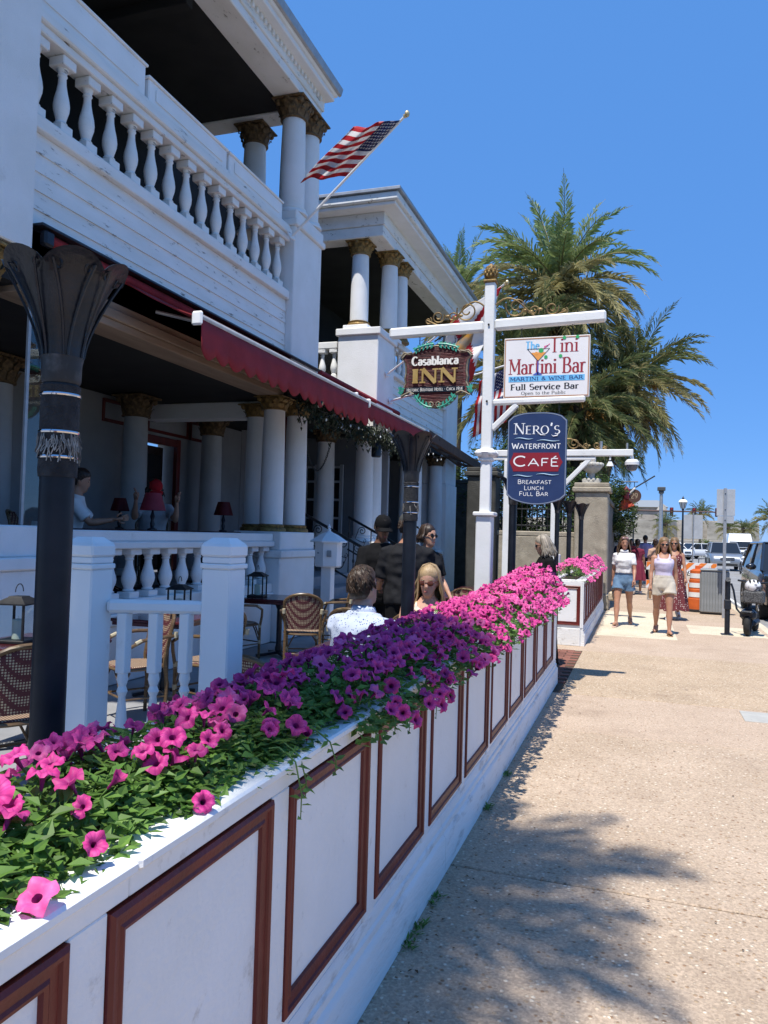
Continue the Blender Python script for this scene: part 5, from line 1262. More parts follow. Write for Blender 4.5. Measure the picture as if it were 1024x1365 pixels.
def cane_chair(label, loc, rz):
    """faces +y in its own frame"""
    R = thing('cane_chair', label, 'chair', loc, rz, 'cane bistro chairs on the terrace')
    W = lambda mb, n, m, par=R, **k: mb.build(n, m, par, world=False, **k)
    sh = []
    for i in range(24):
        a = 2*pi*i/24; sx = .215*(abs(cos(a))**.7)*(1 if cos(a) > 0 else -1); sy = .21*(abs(sin(a))**.7)*(1 if sin(a) > 0 else -1); sh.append((sx*(1+.06*sy/.21), sy))
    s = MB(); s.rings([[(x*.97, y*.97, .435) for x, y in sh], [(x, y, .445) for x, y in sh], [(x, y, .458) for x, y in sh], [(x*.95, y*.95, .466) for x, y in sh]]); W(s, 'seat', WEAVE)
    s = MB(); s.tube([(x*1.02, y*1.02, .442) for x, y in sh+[sh[0]]], .014, 7, False); W(s, 'seat_rim', CANE)
    # back panel, curved and rounded at the top
    NU, NV = 14, 12; g = []; g2 = []
    def bp(u, v, o=0):
        wd = .215*(1 if v < .72 else sqrt(max(0, 1-((v-.72)/.30)**2))) * (.92+.1*v)
        x = wd*u; y = -.215-.075*v+.045*u*u+o; return (x, y, .50+.40*v)
    b = MB()
    for o in (0, -.012):
        vs = [bp(-1+2*i/NU, j/NV, o) for j in range(NV+1) for i in range(NU+1)]
        fs = [(j*(NU+1)+i, j*(NU+1)+i+1, (j+1)*(NU+1)+i+1, (j+1)*(NU+1)+i) for j in range(NV) for i in range(NU)]
        b.add(vs, fs if o else [f[::-1] for f in fs])
    W(b, 'backrest', WEAVE, smooth=60)
    f = MB(); pts = [bp(-1, j/10, -.006) for j in range(8)]+[bp(-1+2*i/12, 1 if 0 else 1, -.006) for i in range(0)]
    top = [bp(-1, v, -.006) for v in (0, .2, .4, .6, .72)]+[(.215*cos(pi-pi*i/12)*1.02*(.99), -.215-.075*(.72+.30*sin(pi*i/12))+.045*cos(pi*i/12)**2-.006, .50+.40*(.72+.30*sin(pi*i/12))) for i in range(1, 12)]+[bp(1, v, -.006) for v in (.72, .6, .4, .2, 0)]
    f.tube([(-.195, -.19, .0)]+[(-.20, -.20, .30)]+top+[(.20, -.20, .30), (.195, -.19, .0)], .0165, 8); W(f, 'back_frame', CANE)
    for sx in (-1, 1):
        m = MB(); m.tube([(sx*.195, .19, 0), (sx*.20, .19, .44)], .0165, 8); W(m, 'leg', CANE)
        m = MB(); m.tube([(sx*.212, -.245, .70), (sx*.255, -.12, .70), (sx*.27, .05, .685), (sx*.262, .16, .63), (sx*.23, .19, .54), (sx*.205, .19, .43)], .0155, 8); W(m, 'arm', CANE)
        m = MB(); m.tube([(sx*.197, -.19, .20), (sx*.197, .19, .20)], .009, 6); m.tube([(sx*.19, .19, .22), (sx*.12, .19, .36), (sx*.06, .195, .43)], .009, 6); m.tube([(sx*.197, .12, .42), (sx*.197, .19, .28)], .009, 6); W(m, 'stretcher', CANE)
        m = MB()
        for z, y in ((.40, .19), (.20, .19)): m.tube([(sx*.197, y, z), (sx*.199, y, z+.045)], .0195, 8)
        m.tube([(sx*.214, -.255, .685), (sx*.216, -.262, .735)], .020, 8); m.tube([(sx*.265, .06, .684), (sx*.266, .11, .662)], .019, 8); W(m, 'cane_binding', BIND)
    m = MB(); m.tube([(-.197, .19, .22), (.197, .19, .22)], .009, 6); m.tube([(-.197, -.19, .22), (.197, -.19, .22)], .009, 6); W(m, 'stretcher', CANE)
    return R
c0 = cane_chair('cane chair at the far left edge, in front of the nearest terrace table', (-3.62, 3.75, 0), 1.1)
for x, y, rz, l in ((-4.05, 5.55, 2.6, 'cane chair seen between the turned balusters of the white railing'), (-3.62, 6.0, 1.3, 'cane chair behind the right post of the white railing'),
                    (-3.72, 8.25, -2.75+pi, 'cane chair with its back to the camera at the table beside the lantern box'), (-3.90, 9.65, 1.75, 'cane chair turned sideways on the right of the table by the lantern box'),
                    (-4.75, 8.55, -.3, 'cane chair half hidden against the porch wall behind the lantern table'),
                    (-1.98, 4.12, -.35, 'cane chair under the man in the speckled shirt'), (-2.0, 6.45, 2.9, 'cane chair under the blonde woman in sunglasses'),
                    (-2.55, 7.0, -.1, 'cane chair pushed up to the far side of the couple’s table'),
                    (-2.35, 9.9, 2.7, 'pale backed cane chair behind the flowers left of the sign post'), (-1.75, 7.6, 2.2, 'cane chair whose rounded back shows just above the sunlit petunias'), (-3.3, 11.0, .4, 'cane chair by the distant dark red table')):
    dup(c0, (x, y, 0), rz, l.replace('’', "'"))
def terrace_table(label, x, y, s=.38):
    R = thing('terrace_table', label, 'table', (x, y, 0), .05, 'dark red terrace tables')
    m = MB(); m.cbox(-s, s, -s, s, .725, .755, .008); m.cbox(-s+.02, s-.02, -s+.02, s-.02, .690, .724, .004); m.build('table_top', TABLETOP, R, world=False)
    m = MB(); m.lathe([(.04, .03), (.05, .10), (.035, .16), (.035, .60), (.06, .66), (.07, .689)], 14)
    for k in range(4):
        a = k*pi/2+pi/4; m.beam((0, 0, .05), (cos(a)*.30, sin(a)*.30, .02), .06, .035, .006)
    m.build('pedestal', BLACKPAINT, R, world=False)
for a in (('dark red terrace table at the left edge carrying a black lantern', -4.18, 4.55), ('dark red terrace table seen behind the white railing', -4.36, 6.45), ('dark red terrace table between two cane chairs by the lantern box', -4.42, 9.05),
          ("dark red table between the seated couple", -1.95, 5.35), ('distant dark red table left of the sign post', -2.9, 10.9), ('farthest dark red table near the stone pillar', -2.5, 12.6)): terrace_table(*a)
def porch_table(label, x, y):
    R = thing('porch_table', label, 'table', (x, y, .845), 0, 'tables on the raised porch')
    m = MB(); m.cbox(-.4, .4, -.4, .4, .70, .735, .008); m.build('table_top', TABLETOP, R, world=False)
    m = MB(); m.lathe([(.25, 0), (.22, .03), (.04, .06), (.04, .66), (.1, .699)], 14); m.build('pedestal', BLACKPAINT, R, world=False)
porch_table('porch table in front of the diner hidden by the red lamp', -5.85, 8.2); porch_table('porch table behind the large black torch', -5.9, 7.1); porch_table('porch table at the far end of the raised porch', -6.0, 9.7)
def lantern(label, x, y, z=.755, s=1.0):
    R = thing('candle_lantern', label, 'lantern', (x, y, z), .2, 'black candle lanterns')
    W = lambda mb, n, m, **k: mb.build(n, m, R, world=False, **k); q = .085*s; h = .30*s
    m = MB(); m.cbox(-q*1.15, q*1.15, -q*1.15, q*1.15, 0, .025, .005); W(m, 'base', IRON)
    m = MB()
    for a in (-1, 1):
        for b in (-1, 1): m.cbox(a*q-.008, a*q+.008, b*q-.008, b*q+.008, .025, h*.8, .002)
    W(m, 'frame', IRON, kind='stuff')
    m = MB(); sq = lambda r, z: [(-r, -r, z), (r, -r, z), (r, r, z), (-r, r, z)]
    m.rings([sq(q*1.25, h*.8), sq(q*1.25, h*.83), sq(q*.55, h*.95), sq(q*.5, h*.97)]); m.tube([(0, q*.5*cos(t), h+.02+.05*s*sin(t)) for t in [k*pi/10 for k in range(11)]], .004, 6); W(m, 'roof', IRON)
    m = MB(); m.box(-q*.92, q*.92, -q*.93, -q*.90, .026, h*.79); m.box(q*.90, q*.93, -q*.9, q*.9, .026, h*.79); W(m, 'glass_pane', GLASS, smooth=None, kind='stuff')
    m = MB(); m.lathe([(.036*s, .026), (.036*s, .14*s), (.03*s, .145*s)], 14); m.tube([(0, 0, .145*s), (.003, 0, .165*s)], .002, 5); W(m, 'candle', mat('cream_wax', (.7, .66, .55), None, rough=.5))
lantern('black candle lantern on the nearest terrace table at the left edge', -4.28, 4.48, s=1.15); lantern('black candle lantern on the table behind the white railing', -4.42, 6.75); lantern('black candle lantern on the table near the lantern box', -4.70, 8.95, s=1.1)
def table_lamp(label, x, y, z, s=1.0, c=(.16, .012, .014)):
    R = thing('table_lamp', label, 'lamp', (x, y, z), 0, 'red shaded table lamps')
    m = MB(); m.lathe([(.06, 0), (.06, .015), (.02, .03), (.028, .08), (.018, .12), (.03, .17), (.014, .22), (.010, .30)], 14); m.build('lamp_base', BLACKPAINT, R, world=False)
    m = MB(); m.lathe([(.125*s, .24), (.075*s, .24+.17*s)], 20, cap=False); m.lathe([(.122*s, .243), (.072*s, .24+.17*s)], 20, cap=False); m.build('lamp_shade', leafmat('red_lamp_shade_%d' % int(c[0]*100), c, tuple(k*.8 for k in c), transl=.4, rand=.02), R, world=False)
table_lamp('dark red table lamp left of the diner on the porch', -6.6, 8.6, 1.58, 1.0); table_lamp('red shaded lamp standing in front of the diner in the red cap', -5.66, 8.0, 1.58, 1.25, (.42, .05, .075)); table_lamp('dark red table lamp at the right end of the porch', -5.85, 10.0, 1.58, 1.15)
# glasses and napkin on the couple's table
def tumbler(label, x, y):
    R = thing('drinking_glass', label, 'glass', (x, y, .756), group='drinking glasses')
    m = MB(); m.lathe([(.03, 0), (.036, .14), (.034, .14), (.028, .008)], 16, cap=False); m.lathe([(.03, 0), (.001, .001)], 16, cap=False); m.build('glass', GLASS, R, world=False)
    m = MB(); m.lathe([(.0275, .009), (.032, .09)], 16); m.build('iced_drink', mat('iced_tea', (.30, .20, .12), None, rough=.1), R, world=False)
tumbler("tall glass on the couple's table beside the man's right shoulder", -1.72, 5.30); tumbler("second glass on the couple's table, closer to the woman", -1.60, 5.42)
m_ = MB(); rr = random.Random(2)
m_.add([(-1.80+.2*i/4+rr.uniform(-.01, .01), 5.08+.16*j/4, .762+.05*abs(sin(i*2.1+j))*rr.random()) for i in range(5) for j in range(5)], [(i*5+j, i*5+j+1, i*5+j+6, i*5+j+5) for i in range(4) for j in range(4)])
o_ = m_.build('paper_napkin', mat('paper_white', (.75, .75, .74), None, rough=.8), smooth=None); tag(o_, "crumpled white paper napkin on the couple's table", 'napkin'); md = o_.modifiers.new('t', 'SOLIDIFY'); md.thickness = .002
# hanging greenery, string of lights, chain and globes under the awning
hg_ = MB(); rr = random.Random(8)
for k in range(2600):
    y = rr.uniform(9.3, 14.6); z = 3.46-abs(rr.gauss(0, .14))-.10*abs(sin(y*2.3)); a = rr.uniform(0, 6.3)
    leaf(hg_, (-4.30+rr.gauss(0, .07), y, z), (cos(a), sin(a), -.9), (0, 0, 1), rr.uniform(.05, .11), rr.uniform(.02, .045))
tag(hg_.build('hanging_greenery', leafmat('dark_vine_leaf', (.015, .022, .012), (.035, .045, .02), transl=.15, rand=.4), smooth=None), 'dark trailing greenery hung along the front bar of the awnings', kind='stuff')
def string_lights():
    R = thing('string_lights', 'drooping string of small clear bulbs tangled in the greenery under the awnings', 'string lights', (-4.2, 12, 3.4))
    m = MB(); pts = []
    for i in range(90):
        t = i/89; y = 9.4+7*t; pts.append((-4.18+.03*sin(i*1.7), y, 3.40-.16*abs(sin(t*22))-.03*sin(i*2.3)))
    m.tube(pts, .006, 5); m.build('cord', IRON, R)
    b = MB().ell((0, 0, 0), (.014, .014, .022), 8, 6).mesh('bulb', mat('clear_bulb', (.8, .78, .7), None, rough=.1))
    t0 = R.location
    for i in range(2, 90, 4): inst('bulb', b, R, (pts[i][0]-t0.x, pts[i][1]-t0.y, pts[i][2]-t0.z-.03))
string_lights()
def globe(label, x, y, z, r, c):
    R = thing('hanging_globe', label, 'lamp', (x, y, z))
    m = MB(); m.ell((0, 0, 0), (r, r, r), 16, 10); m.build('globe', mat('globe_%d' % int(c[2]*100), c, None, rough=.25), R, world=False)
    m = MB(); m.lathe([(.03, r*.95), (.03, r+.05)], 10); m.tube([(0, 0, r), (0, 0, 3.65-z)], .005, 5); m.build('cord', IRON, R, world=False)
globe('small pale blue globe lamp hanging below the near awning edge', -4.35, 10.75, 3.24, .055, (.45, .55, .75)); globe('salmon paper globe hanging just under the near awning valance', -4.28, 10.6, 3.42, .10, (.62, .17, .15))
def speaker():
    R = thing('hanging_speaker', 'black bullet shaped speaker hanging under the far awning', 'speaker', (-4.4, 12.6, 3.1))
    m = MB(); m.lathe([(.07, -.16), (.085, -.14), (.085, .05), (.05, .13)], 16); m.build('body', BLACKPAINT, R, world=False); m = MB(); m.tube([(0, 0, .12), (0, 0, .6)], .012, 6); m.build('bracket', IRON, R, world=False)
speaker()
def chain(label, pts):
    m = MB(); n = len(pts)
    for i in range(n-1):
        a, b = Vector(pts[i]), Vector(pts[i+1]); d = (b-a); L = d.length; d.normalize(); s = d.cross(Vector((0, 1, 0) if i % 2 else (1, 0, 0))).normalized(); c = (a+b)/2
        m.tube([c+d*L*.62*cos(t)+s*.018*sin(t) for t in [k*pi/5 for k in range(11)]], .006, 5, False)
    tag(m.build('chain', IRON), label, 'chain', kind='thing')
chain('black chain drooping from the porch column to the entrance post', [(lerp(-5.05, -5.5, t), lerp(10.75, 13.2, t), 3.52-1.5*t*(1-t)*2.0-.2*t) for t in [i/46 for i in range(47)]])
def wicker_chair():
    R = thing('wicker_armchair', 'tan wicker armchair on the dark far balcony, seen over the balustrade', 'chair', (-6.9, 15.6, 4.71), .2)
    WK = mat('tan_wicker', (.26, .17, .09), (.15, .10, .05), rough=.7, scale=40, bump=.8, bscale=60)
    m = MB(); m.cbox(-.36, .36, -.3, .32, .32, .44, .03); m.build('seat', WK, R, world=False)
    m = MB(); m.tube([(-.40, .28, .35), (-.42, .34, .8), (-.34, .36, 1.05), (0, .38, 1.10), (.34, .36, 1.05), (.42, .34, .8), (.40, .28, .35)], .05, 8); m.cbox(-.38, .38, .31, .36, .44, 1.05, .02); m.build('backrest', WK, R, world=False)
    for s in (-1, 1): m = MB(); m.tube([(s*.38, .3, .72), (s*.42, 0, .68), (s*.40, -.28, .64), (s*.36, -.28, .0)], .035, 8); m.build('arm', WK, R, world=False)
wicker_chair()
# ------------------------------------------------------------------ people
def remeshed(mb, voxel, smooth_it=3, dec=None):
    """fuse overlapping lofts into one continuous surface; returns an MB"""
    me = bpy.data.meshes.new('tmp'); me.from_pydata(mb.v, [], mb.f)
    b = bmesh.new(); b.from_mesh(me); bmesh.ops.recalc_face_normals(b, faces=b.faces); b.to_mesh(me); b.free()
    o = bpy.data.objects.new('tmp', me); COL.objects.link(o)
    md = o.modifiers.new('r', 'REMESH'); md.mode = 'VOXEL'; md.voxel_size = voxel
    if smooth_it: sm = o.modifiers.new('s', 'SMOOTH'); sm.iterations = smooth_it; sm.factor = .5
    dg = bpy.context.evaluated_depsgraph_get(); ev = o.evaluated_get(dg); m2 = bpy.data.meshes.new_from_object(ev)
    out = MB(); out.v = [tuple(v.co) for v in m2.vertices]; out.f = [list(p.vertices) for p in m2.polygons]; out.m = [0]*len(out.f)
    bpy.data.objects.remove(o); bpy.data.meshes.remove(me); bpy.data.meshes.remove(m2)
    return out
FEM = [(.80, .125, .10, 0), (.84, .168, .118, .005), (.90, .178, .125, .012), (.96, .168, .115, .006), (1.04, .133, .093, 0), (1.12, .132, .094, -.004), (1.20, .148, .112, -.016), (1.27, .158, .118, -.022), (1.33, .160, .098, -.004), (1.385, .132, .078, .004), (1.42, .088, .062, .008), (1.455, .056, .054, .008)]
MAL = [(.80, .13, .105, 0), (.84, .160, .118, .0), (.90, .168, .122, .004), (.96, .165, .118, .0), (1.04, .156, .112, -.004), (1.12, .160, .115, -.006), (1.20, .172, .120, -.010), (1.28, .182, .122, -.008), (1.33, .186, .108, .0), (1.375, .150, .090, .004), (1.42, .096, .07, .006), (1.46, .064, .060, .008)]
HEADR = [(-.012, .030, .034, -.052), (.006, .042, .052, -.040), (.03, .053, .067, -.026), (.06, .062, .080, -.014), (.095, .070, .090, -.006), (.13, .074, .096, 0), (.165, .071, .094, .003), (.195, .058, .078, .004), (.215, .036, .050, .004), (.226, .010, .014, .004)]
def person(label, loc, rz, H=1.66, male=False, skin=None, seated=False, lean=0, legs=((20, 5), (-15, 25)), arms=((5, 10, 8), (-5, 15, 8)), head=(0, 0), wide=1.0,
           top=None, bottom=None, hair=None, shoes=None, extras=(), voxel=.013, fingers=True, group=None, seat_z=.46, headcover=None, glasses=None):
    """local frame: faces -y, x to its own left. legs: (hip flexion, knee flexion) right then left; arms: (shoulder flexion, elbow flexion, abduction)"""
    skin = skin or SKIN; k = H/1.70
    R = thing('person', label, 'person', loc, rz, group)
    T = MAL if male else FEM
    shw = (.185 if male else .155)*wide
    hipz = .88
    # root height so that the lower foot or the seat carries the body
    def legpts(side, hf, kf):
        h = Vector((side*.096*wide**.5, 0, hipz)); a = radians(hf); th = Vector((side*.015, -sin(a), -cos(a))); kn = h+th*.42
        b = radians(hf-kf); sh = Vector((-side*.005, -sin(b), -cos(b))); an = kn+sh*.40
        return h, kn, an, b
    L = [legpts(-1, *legs[0]), legpts(1, *legs[1])]
    if seated: dz = seat_z/k-(hipz-.085)
    else: dz = -min(an.z-.075 for _, _, an, _ in L)
    lean_m = Matrix.Translation((0, 0, hipz)) @ Matrix.Rotation(radians(lean), 4, 'X') @ Matrix.Translation((0, 0, -hipz))
    fin = Matrix.Scale(k, 4) @ Matrix.Translation((0, 0, dz))
    ring = lambda z, rx, ry, y, n=16: [lean_m @ Vector((rx*cos(2*pi*j/n), y+ry*sin(2*pi*j/n), z)) for j in range(n)]
    def torso(z0, z1, e=0, ey=None, flare=0):
        rs = []
        zs = [z0]+[t[0] for t in T if z0+.01 < t[0] < z1-.01]+[z1]
        for z in zs:
            for i in range(len(T)-1):
                if T[i][0] <= z <= T[i+1][0]+1e-6:
                    q = (z-T[i][0])/(T[i+1][0]-T[i][0]); v = [lerp(T[i][c], T[i+1][c], q) for c in range(4)]; break
            f = flare*(1-(z-z0)/(z1-z0))
            rs.append(ring(z, v[1]*wide+e+f, v[2]*(wide if wide > 1 else 1)+(ey if ey is not None else e)+f*.7, v[3]))
        return rs
    def armpts(side, sf, ef, ab):
        s = lean_m @ Vector((side*shw, .006, 1.345 if male else 1.362)); a = radians(sf); b = radians(ab)
        d = Vector((side*sin(b), -sin(a)*cos(b), -cos(a)*cos(b))); el = s+d*.285
        c = radians(sf+ef); ins = -side*.12*sin(radians(ef)); d2 = Vector((side*sin(b)*.5+ins, -sin(c)*cos(b), -cos(c)*cos(b))).normalized(); wr = el+d2*.245
        return s, el, wr, d2
    A = [armpts(-1, *arms[0]), armpts(1, *arms[1])]
    hm = lean_m @ Matrix.Translation((0, .0, 1.475)) @ Matrix.Rotation(radians(head[0]), 4, 'Z') @ Matrix.Rotation(radians(-lean*.6+head[1]), 4, 'X') @ Matrix.Translation((0, 0, .012))
    # ---- body
    b = MB(); b.rings(torso(.80, 1.455))
    b.tube([lean_m @ Vector((0, .010, 1.38)), hm @ Vector((0, .012, .02))], [.060*(1.1 if male else .92), .052*(1.12 if male else .92)], 12)
    n = 18
    b.rings([[hm @ Vector((rx*cos(2*pi*j/n), y+ry*sin(2*pi*j/n), z)) for j in range(n)] for z, rx, ry, y in HEADR])
    b.tube([hm @ Vector((0, -.085, .115)), hm @ Vector((0, -.104, .075)), hm @ Vector((0, -.085, .06))], [.008, .015, .010], 8)
    for s in (-1, 1): b.ell(hm @ Vector((s*.073, .008, .09)), (.011, .022, .032), 8, 6)
    fat = wide**.7
    for (h, kn, an, sa), s in zip(L, (-1, 1)):
        th = (kn-h); sh = (an-kn); back = Vector((0, 1, 0)) if not seated else Vector((0, .3, -1)).normalized()
        r_ = (.090 if not male else .086)*fat
        b.tube([h+Vector((0, 0, .02)), h+th*.25, h+th*.6, h+th*.9, kn, kn+sh*.12, kn+sh*.33+back*.012, kn+sh*.6, kn+sh*.88, an], [r_, r_*.97, r_*.80, r_*.62, r_*.60, r_*.56, r_*.63, r_*.48, r_*.36, r_*.37], 14)
        up = radians(clampf(math.degrees(sa), -35, 30)); fd = Vector((s*.18, -cos(up), -.30+sin(up)*.9)).normalized() if not seated else Vector((s*.1, -1, -.25)).normalized()
        b.tube([an+Vector((0, .035, -.02)), an+Vector((0, .0, -.03)), an+fd*.09, an+fd*.165], [.034, .042, .036, .024], 10, flat=.8)
    for (s_, el, wr, d2), sd in zip(A, (-1, 1)):
        ar = (.047 if male else .041)*fat
        b.tube([s_-Vector((sd*.03, 0, -.005)), s_, s_.lerp(el, .35), s_.lerp(el, .75), el, el.lerp(wr, .25), el.lerp(wr, .6), wr], [ar*1.15, ar*1.28, ar*1.08, ar*.90, ar*.84, ar*.88, ar*.68, ar*.52], 12)
    body = remeshed(b, voxel)
    # ---- hands: palm, four unequal bent fingers, thumb from the side of the palm
    for (s_, el, wr, d2), sd in zip(A, (-1, 1)):
        side = Vector((0, -1, 0)); side = (side-d2*side.dot(d2))
        if side.length < .2: side = Vector((0, 0, 1))-d2*d2.z
        side.normalize(); nn = d2.cross(side)*sd
        body.tube([wr-d2*.02, wr+d2*.02, wr+d2*.06, wr+d2*.088], [.021, .030, .036, .030], 10, flat=.5)
        if fingers:
            for i, (o, ln) in enumerate(((-.024, .058), (-.008, .072), (.009, .077), (.025, .068))):
                p = wr+d2*.080-side*o; q = p+d2*ln*.5+nn*.010; e = q+d2*ln*.34+nn*.024
                body.tube([p, q, e], [.0088, .0082, .0062], 6)
            p = wr+d2*.026+side*.026; body.tube([p, p+side*.028+d2*.028, p+side*.034+d2*.060+nn*.012], [.011, .0095, .0075], 6)
    body.xf(fin); body.build('body', skin, R, smooth=180, world=False)
    W = lambda mb, n, m, sm=180: (mb.xf(fin), mb.build(n, m, R, smooth=sm, world=False))[1]
    # ---- face
    e = MB()
    for s in (-1, 1): e.ell(hm @ Vector((s*.030, -.0835, .108)), (.012, .006, .006), 8, 5)
    if not glasses: W(e, 'eyes', mat('eye_dark', (.03, .02, .018), None, rough=.3))
    e = MB()
    for s in (-1, 1): e.tube([hm @ Vector((s*.016, -.0905, .128)), hm @ Vector((s*.032, -.088, .133)), hm @ Vector((s*.048, -.074, .127))], [.003, .004, .002], 5)
    W(e, 'eyebrows', hair[0] if hair else mat('eye_dark', (.03, .02, .018)))
    e = MB(); e.ell(hm @ Vector((0, -.086, .036)), (.022, .008, .007), 10, 6); W(e, 'lips', mat('lips', (.40, .11, .10), None, rough=.45))
    if glasses:
        g = MB()
        for s in (-1, 1):
            g.ell(hm @ Vector((s*.031, -.092, .106)), (.026, .006, .021), 12, 8)
            g.tube([hm @ Vector((s*.054, -.085, .112)), hm @ Vector((s*.077, -.03, .112)), hm @ Vector((s*.077, .015, .105))], .0035, 5)
        g.tube([hm @ Vector((-.012, -.097, .112)), hm @ Vector((.012, -.097, .112))], .003, 5); W(g, 'sunglasses', glasses)
    # ---- hair
    if hair:
        hmat, length, style = hair; hh = MB(); rs = []
        prof = [(.03, .050, .052, .045), (.07, .072, .078, .026), (.11, .081, .092, .016), (.15, .083, .099, .012), (.185, .078, .094, .008), (.215, .058, .072, .006), (.236, .028, .038, .005), (.242, .006, .008, .005)]
        if style == 'short': prof = [(.045, .058, .040, .052), (.08, .074, .062, .036), (.11, .080, .083, .022), (.15, .082, .096, .012), (.185, .079, .097, .006), (.215, .060, .080, .002), (.236, .032, .045, 0), (.242, .006, .008, 0)]
        q = random.Random(len(label))
        for z, rx, ry, y in prof: rs.append([hm @ Vector(((rx+q.uniform(-.002, .002))*cos(2*pi*j/18), y+(ry+q.uniform(-.002, .002))*sin(2*pi*j/18), z)) for j in range(18)])
        hh.rings(rs)
        if style == 'short':
            for i in range(230):
                a = q.uniform(0, 2*pi); t = q.uniform(.02, 1); top_ = .245-.02*t; pts = []
                if sin(a) < -.3: t *= .35
                for k_ in range(4):
                    ph = (t+.10*k_)*1.75; rx_, ry_ = .083*sin(min(ph, 1.6)), .099*sin(min(ph, 1.6)); z_ = .135+.110*cos(min(ph, 2.0)); aa = a+.12*k_*(1 if i % 3 else -.6)
                    if z_ < .06: break
                    pts.append(hm @ Vector((rx_*cos(aa)*(1.0+.02*(k_ == 2)), .006+.02*(1-z_/.24)+ry_*sin(aa)*(1.0+.02*(k_ == 2)), z_)))
                if len(pts) > 2: hh.tube(pts, [.0065]+[.0058]*(len(pts)-2)+[.0012], 5, flat=.6)
        if length > 0:
            ns = 46
            for i in range(ns):
                a = lerp(-.22, pi+.22, (i+.5)/ns)+q.uniform(-.07, .07); ca, sa_ = cos(a), sin(a); wav = q.uniform(0, 6); l = length*q.uniform(.80, 1.08)
                pts = [hm @ Vector((.012*ca, .015+.02*sa_, .243)), hm @ Vector((.052*ca, .012+.062*sa_, .226)), hm @ Vector((.080*ca, .012+.094*sa_, .178)), hm @ Vector((.086*ca, .016+.100*sa_, .125))]
                o = lean_m.inverted() @ pts[-1]
                for t in (.25, .5, .75, 1):
                    dn = l*t; sp = .014*sin(t*8+wav); fwd = -.05*max(0, .25-sa_)*min(1, dn/.2) if abs(ca) > .8 else 0
                    pts.append(lean_m @ (o+Vector((ca*(.030*min(1, dn/.12)+.014*sin(wav))+sp, sa_*.012+.050*min(1, dn/.15)*max(0, sa_)**1.5+fwd+sp*.5, -dn))))
                hh.tube(pts, [.010, .016, .019, .020, .020, .019, .015, .003], 6, flat=.5)
        if style == 'bun': hh.ell(hm @ Vector((0, .09, .17)), (.04, .04, .04), 10, 7)
        W(hh, 'hair', hmat)
    # ---- clothes
    if top:
        m = top['mat']; t = MB(); z0 = top.get('z0', 1.00); z1 = top.get('z1', 1.435); e = top.get('e', .012)
        t.rings(torso(z0, z1, e, None, top.get('flare', 0)))
        if top.get('sleeve', 0) > 0:
            sl = top['sleeve']
            for (s_, el, wr, d2), sd in zip(A, (-1, 1)):
                ar = (.046 if male else .039)*fat+e*.55+.003; pts = [s_-Vector((sd*.05, 0, -.005)), s_]; rr_ = [ar*1.10, ar*1.22]
                f = min(1, sl/.5)
                pts += [s_.lerp(el, f*.5), s_.lerp(el, f)]; rr_ += [ar*1.10, ar*(1.16 if sl < .6 else .95)]
                if sl > .5: pts.append(el.lerp(wr, (sl-.5)/.5)); rr_.append(ar*.72)
                t.tube(pts, rr_, 14)
        elif top.get('straps'):
            for sd in (-1, 1):
                t.tube([lean_m @ Vector((sd*.085, -.10, 1.33)), lean_m @ Vector((sd*.10, -.06, 1.41)), lean_m @ Vector((sd*.10, .03, 1.425)), lean_m @ Vector((sd*.08, .095, 1.33))], [.024, .018, .018, .024], 8, flat=.6)
        t = remeshed(t, top.get('voxel', .013), 3)
        q = top.get('fold', .004)
        t.v = [(x+q*noise.noise(Vector((x*14, y*14, z*9))), y+q*1.6*noise.noise(Vector((x*13+5, y*9, z*16))), z) for x, y, z in t.v]
        W(t, top.get('name', 'shirt'), m)
        if top.get('collar'):
            c = MB(); c.rings([[lean_m @ Vector((r1*cos(2*pi*j/18), .010+r1*.95*sin(2*pi*j/18), z)) for j in range(18)] for z, r1 in ((1.415, .082), (1.45, .072), (1.470, .070), (1.45, .080), (1.41, .092))]); W(c, 'collar', m)
    if bottom:
        m = bottom['mat']; kind = bottom['kind']; t = MB(); e = bottom.get('e', .014)
        if kind in ('shorts', 'pants'):
            z1 = bottom.get('z1', 1.03); t.rings(torso(.80, z1, e)); f = bottom.get('len', .45)
            for (h, kn, an, sa), s in zip(L, (-1, 1)):
                th = kn-h; r_ = .090*fat+e
                if kind == 'shorts': fl = bottom.get('flare', .012); t.tube([h+Vector((0, 0, .03)), h+th*f*.5, h+th*f], [r_, r_+fl*.5, r_+fl], 16)
                else: sh = an-kn; t.tube([h+Vector((0, 0, .03)), h+th*.4, kn, kn+sh*.4, an+sh*.06], [r_, r_*.95, r_*.80, r_*.72, r_*.66], 14)
            t = remeshed(t, .013, 3); q = .005
            t.v = [(x+q*noise.noise(Vector((x*16, y*16, z*8))), y+q*1.5*noise.noise(Vector((x*15+5, y*9, z*9))), z) for x, y, z in t.v]
            W(t, kind, m)
            if bottom.get('cuff'):
                c = MB()
                for (h, kn, an, sa), s in zip(L, (-1, 1)):
                    th = kn-h; r_ = .090*fat+e+bottom.get('flare', .012)+.006; c.tube([h+th*(f-.05), h+th*(f+.02)], [r_, r_], 18)
                W(c, 'cuff', bottom['cuff'], 40)
            if bottom.get('belt'):
                c = MB(); c.rings(torso(z1-.035, z1+.002, e+.004)); W(c, 'waistband', bottom['belt'], 50)
        elif kind == 'skirt':
            z0, z1 = bottom['z0'], bottom.get('z1', 1.05); n = 48; rs = []
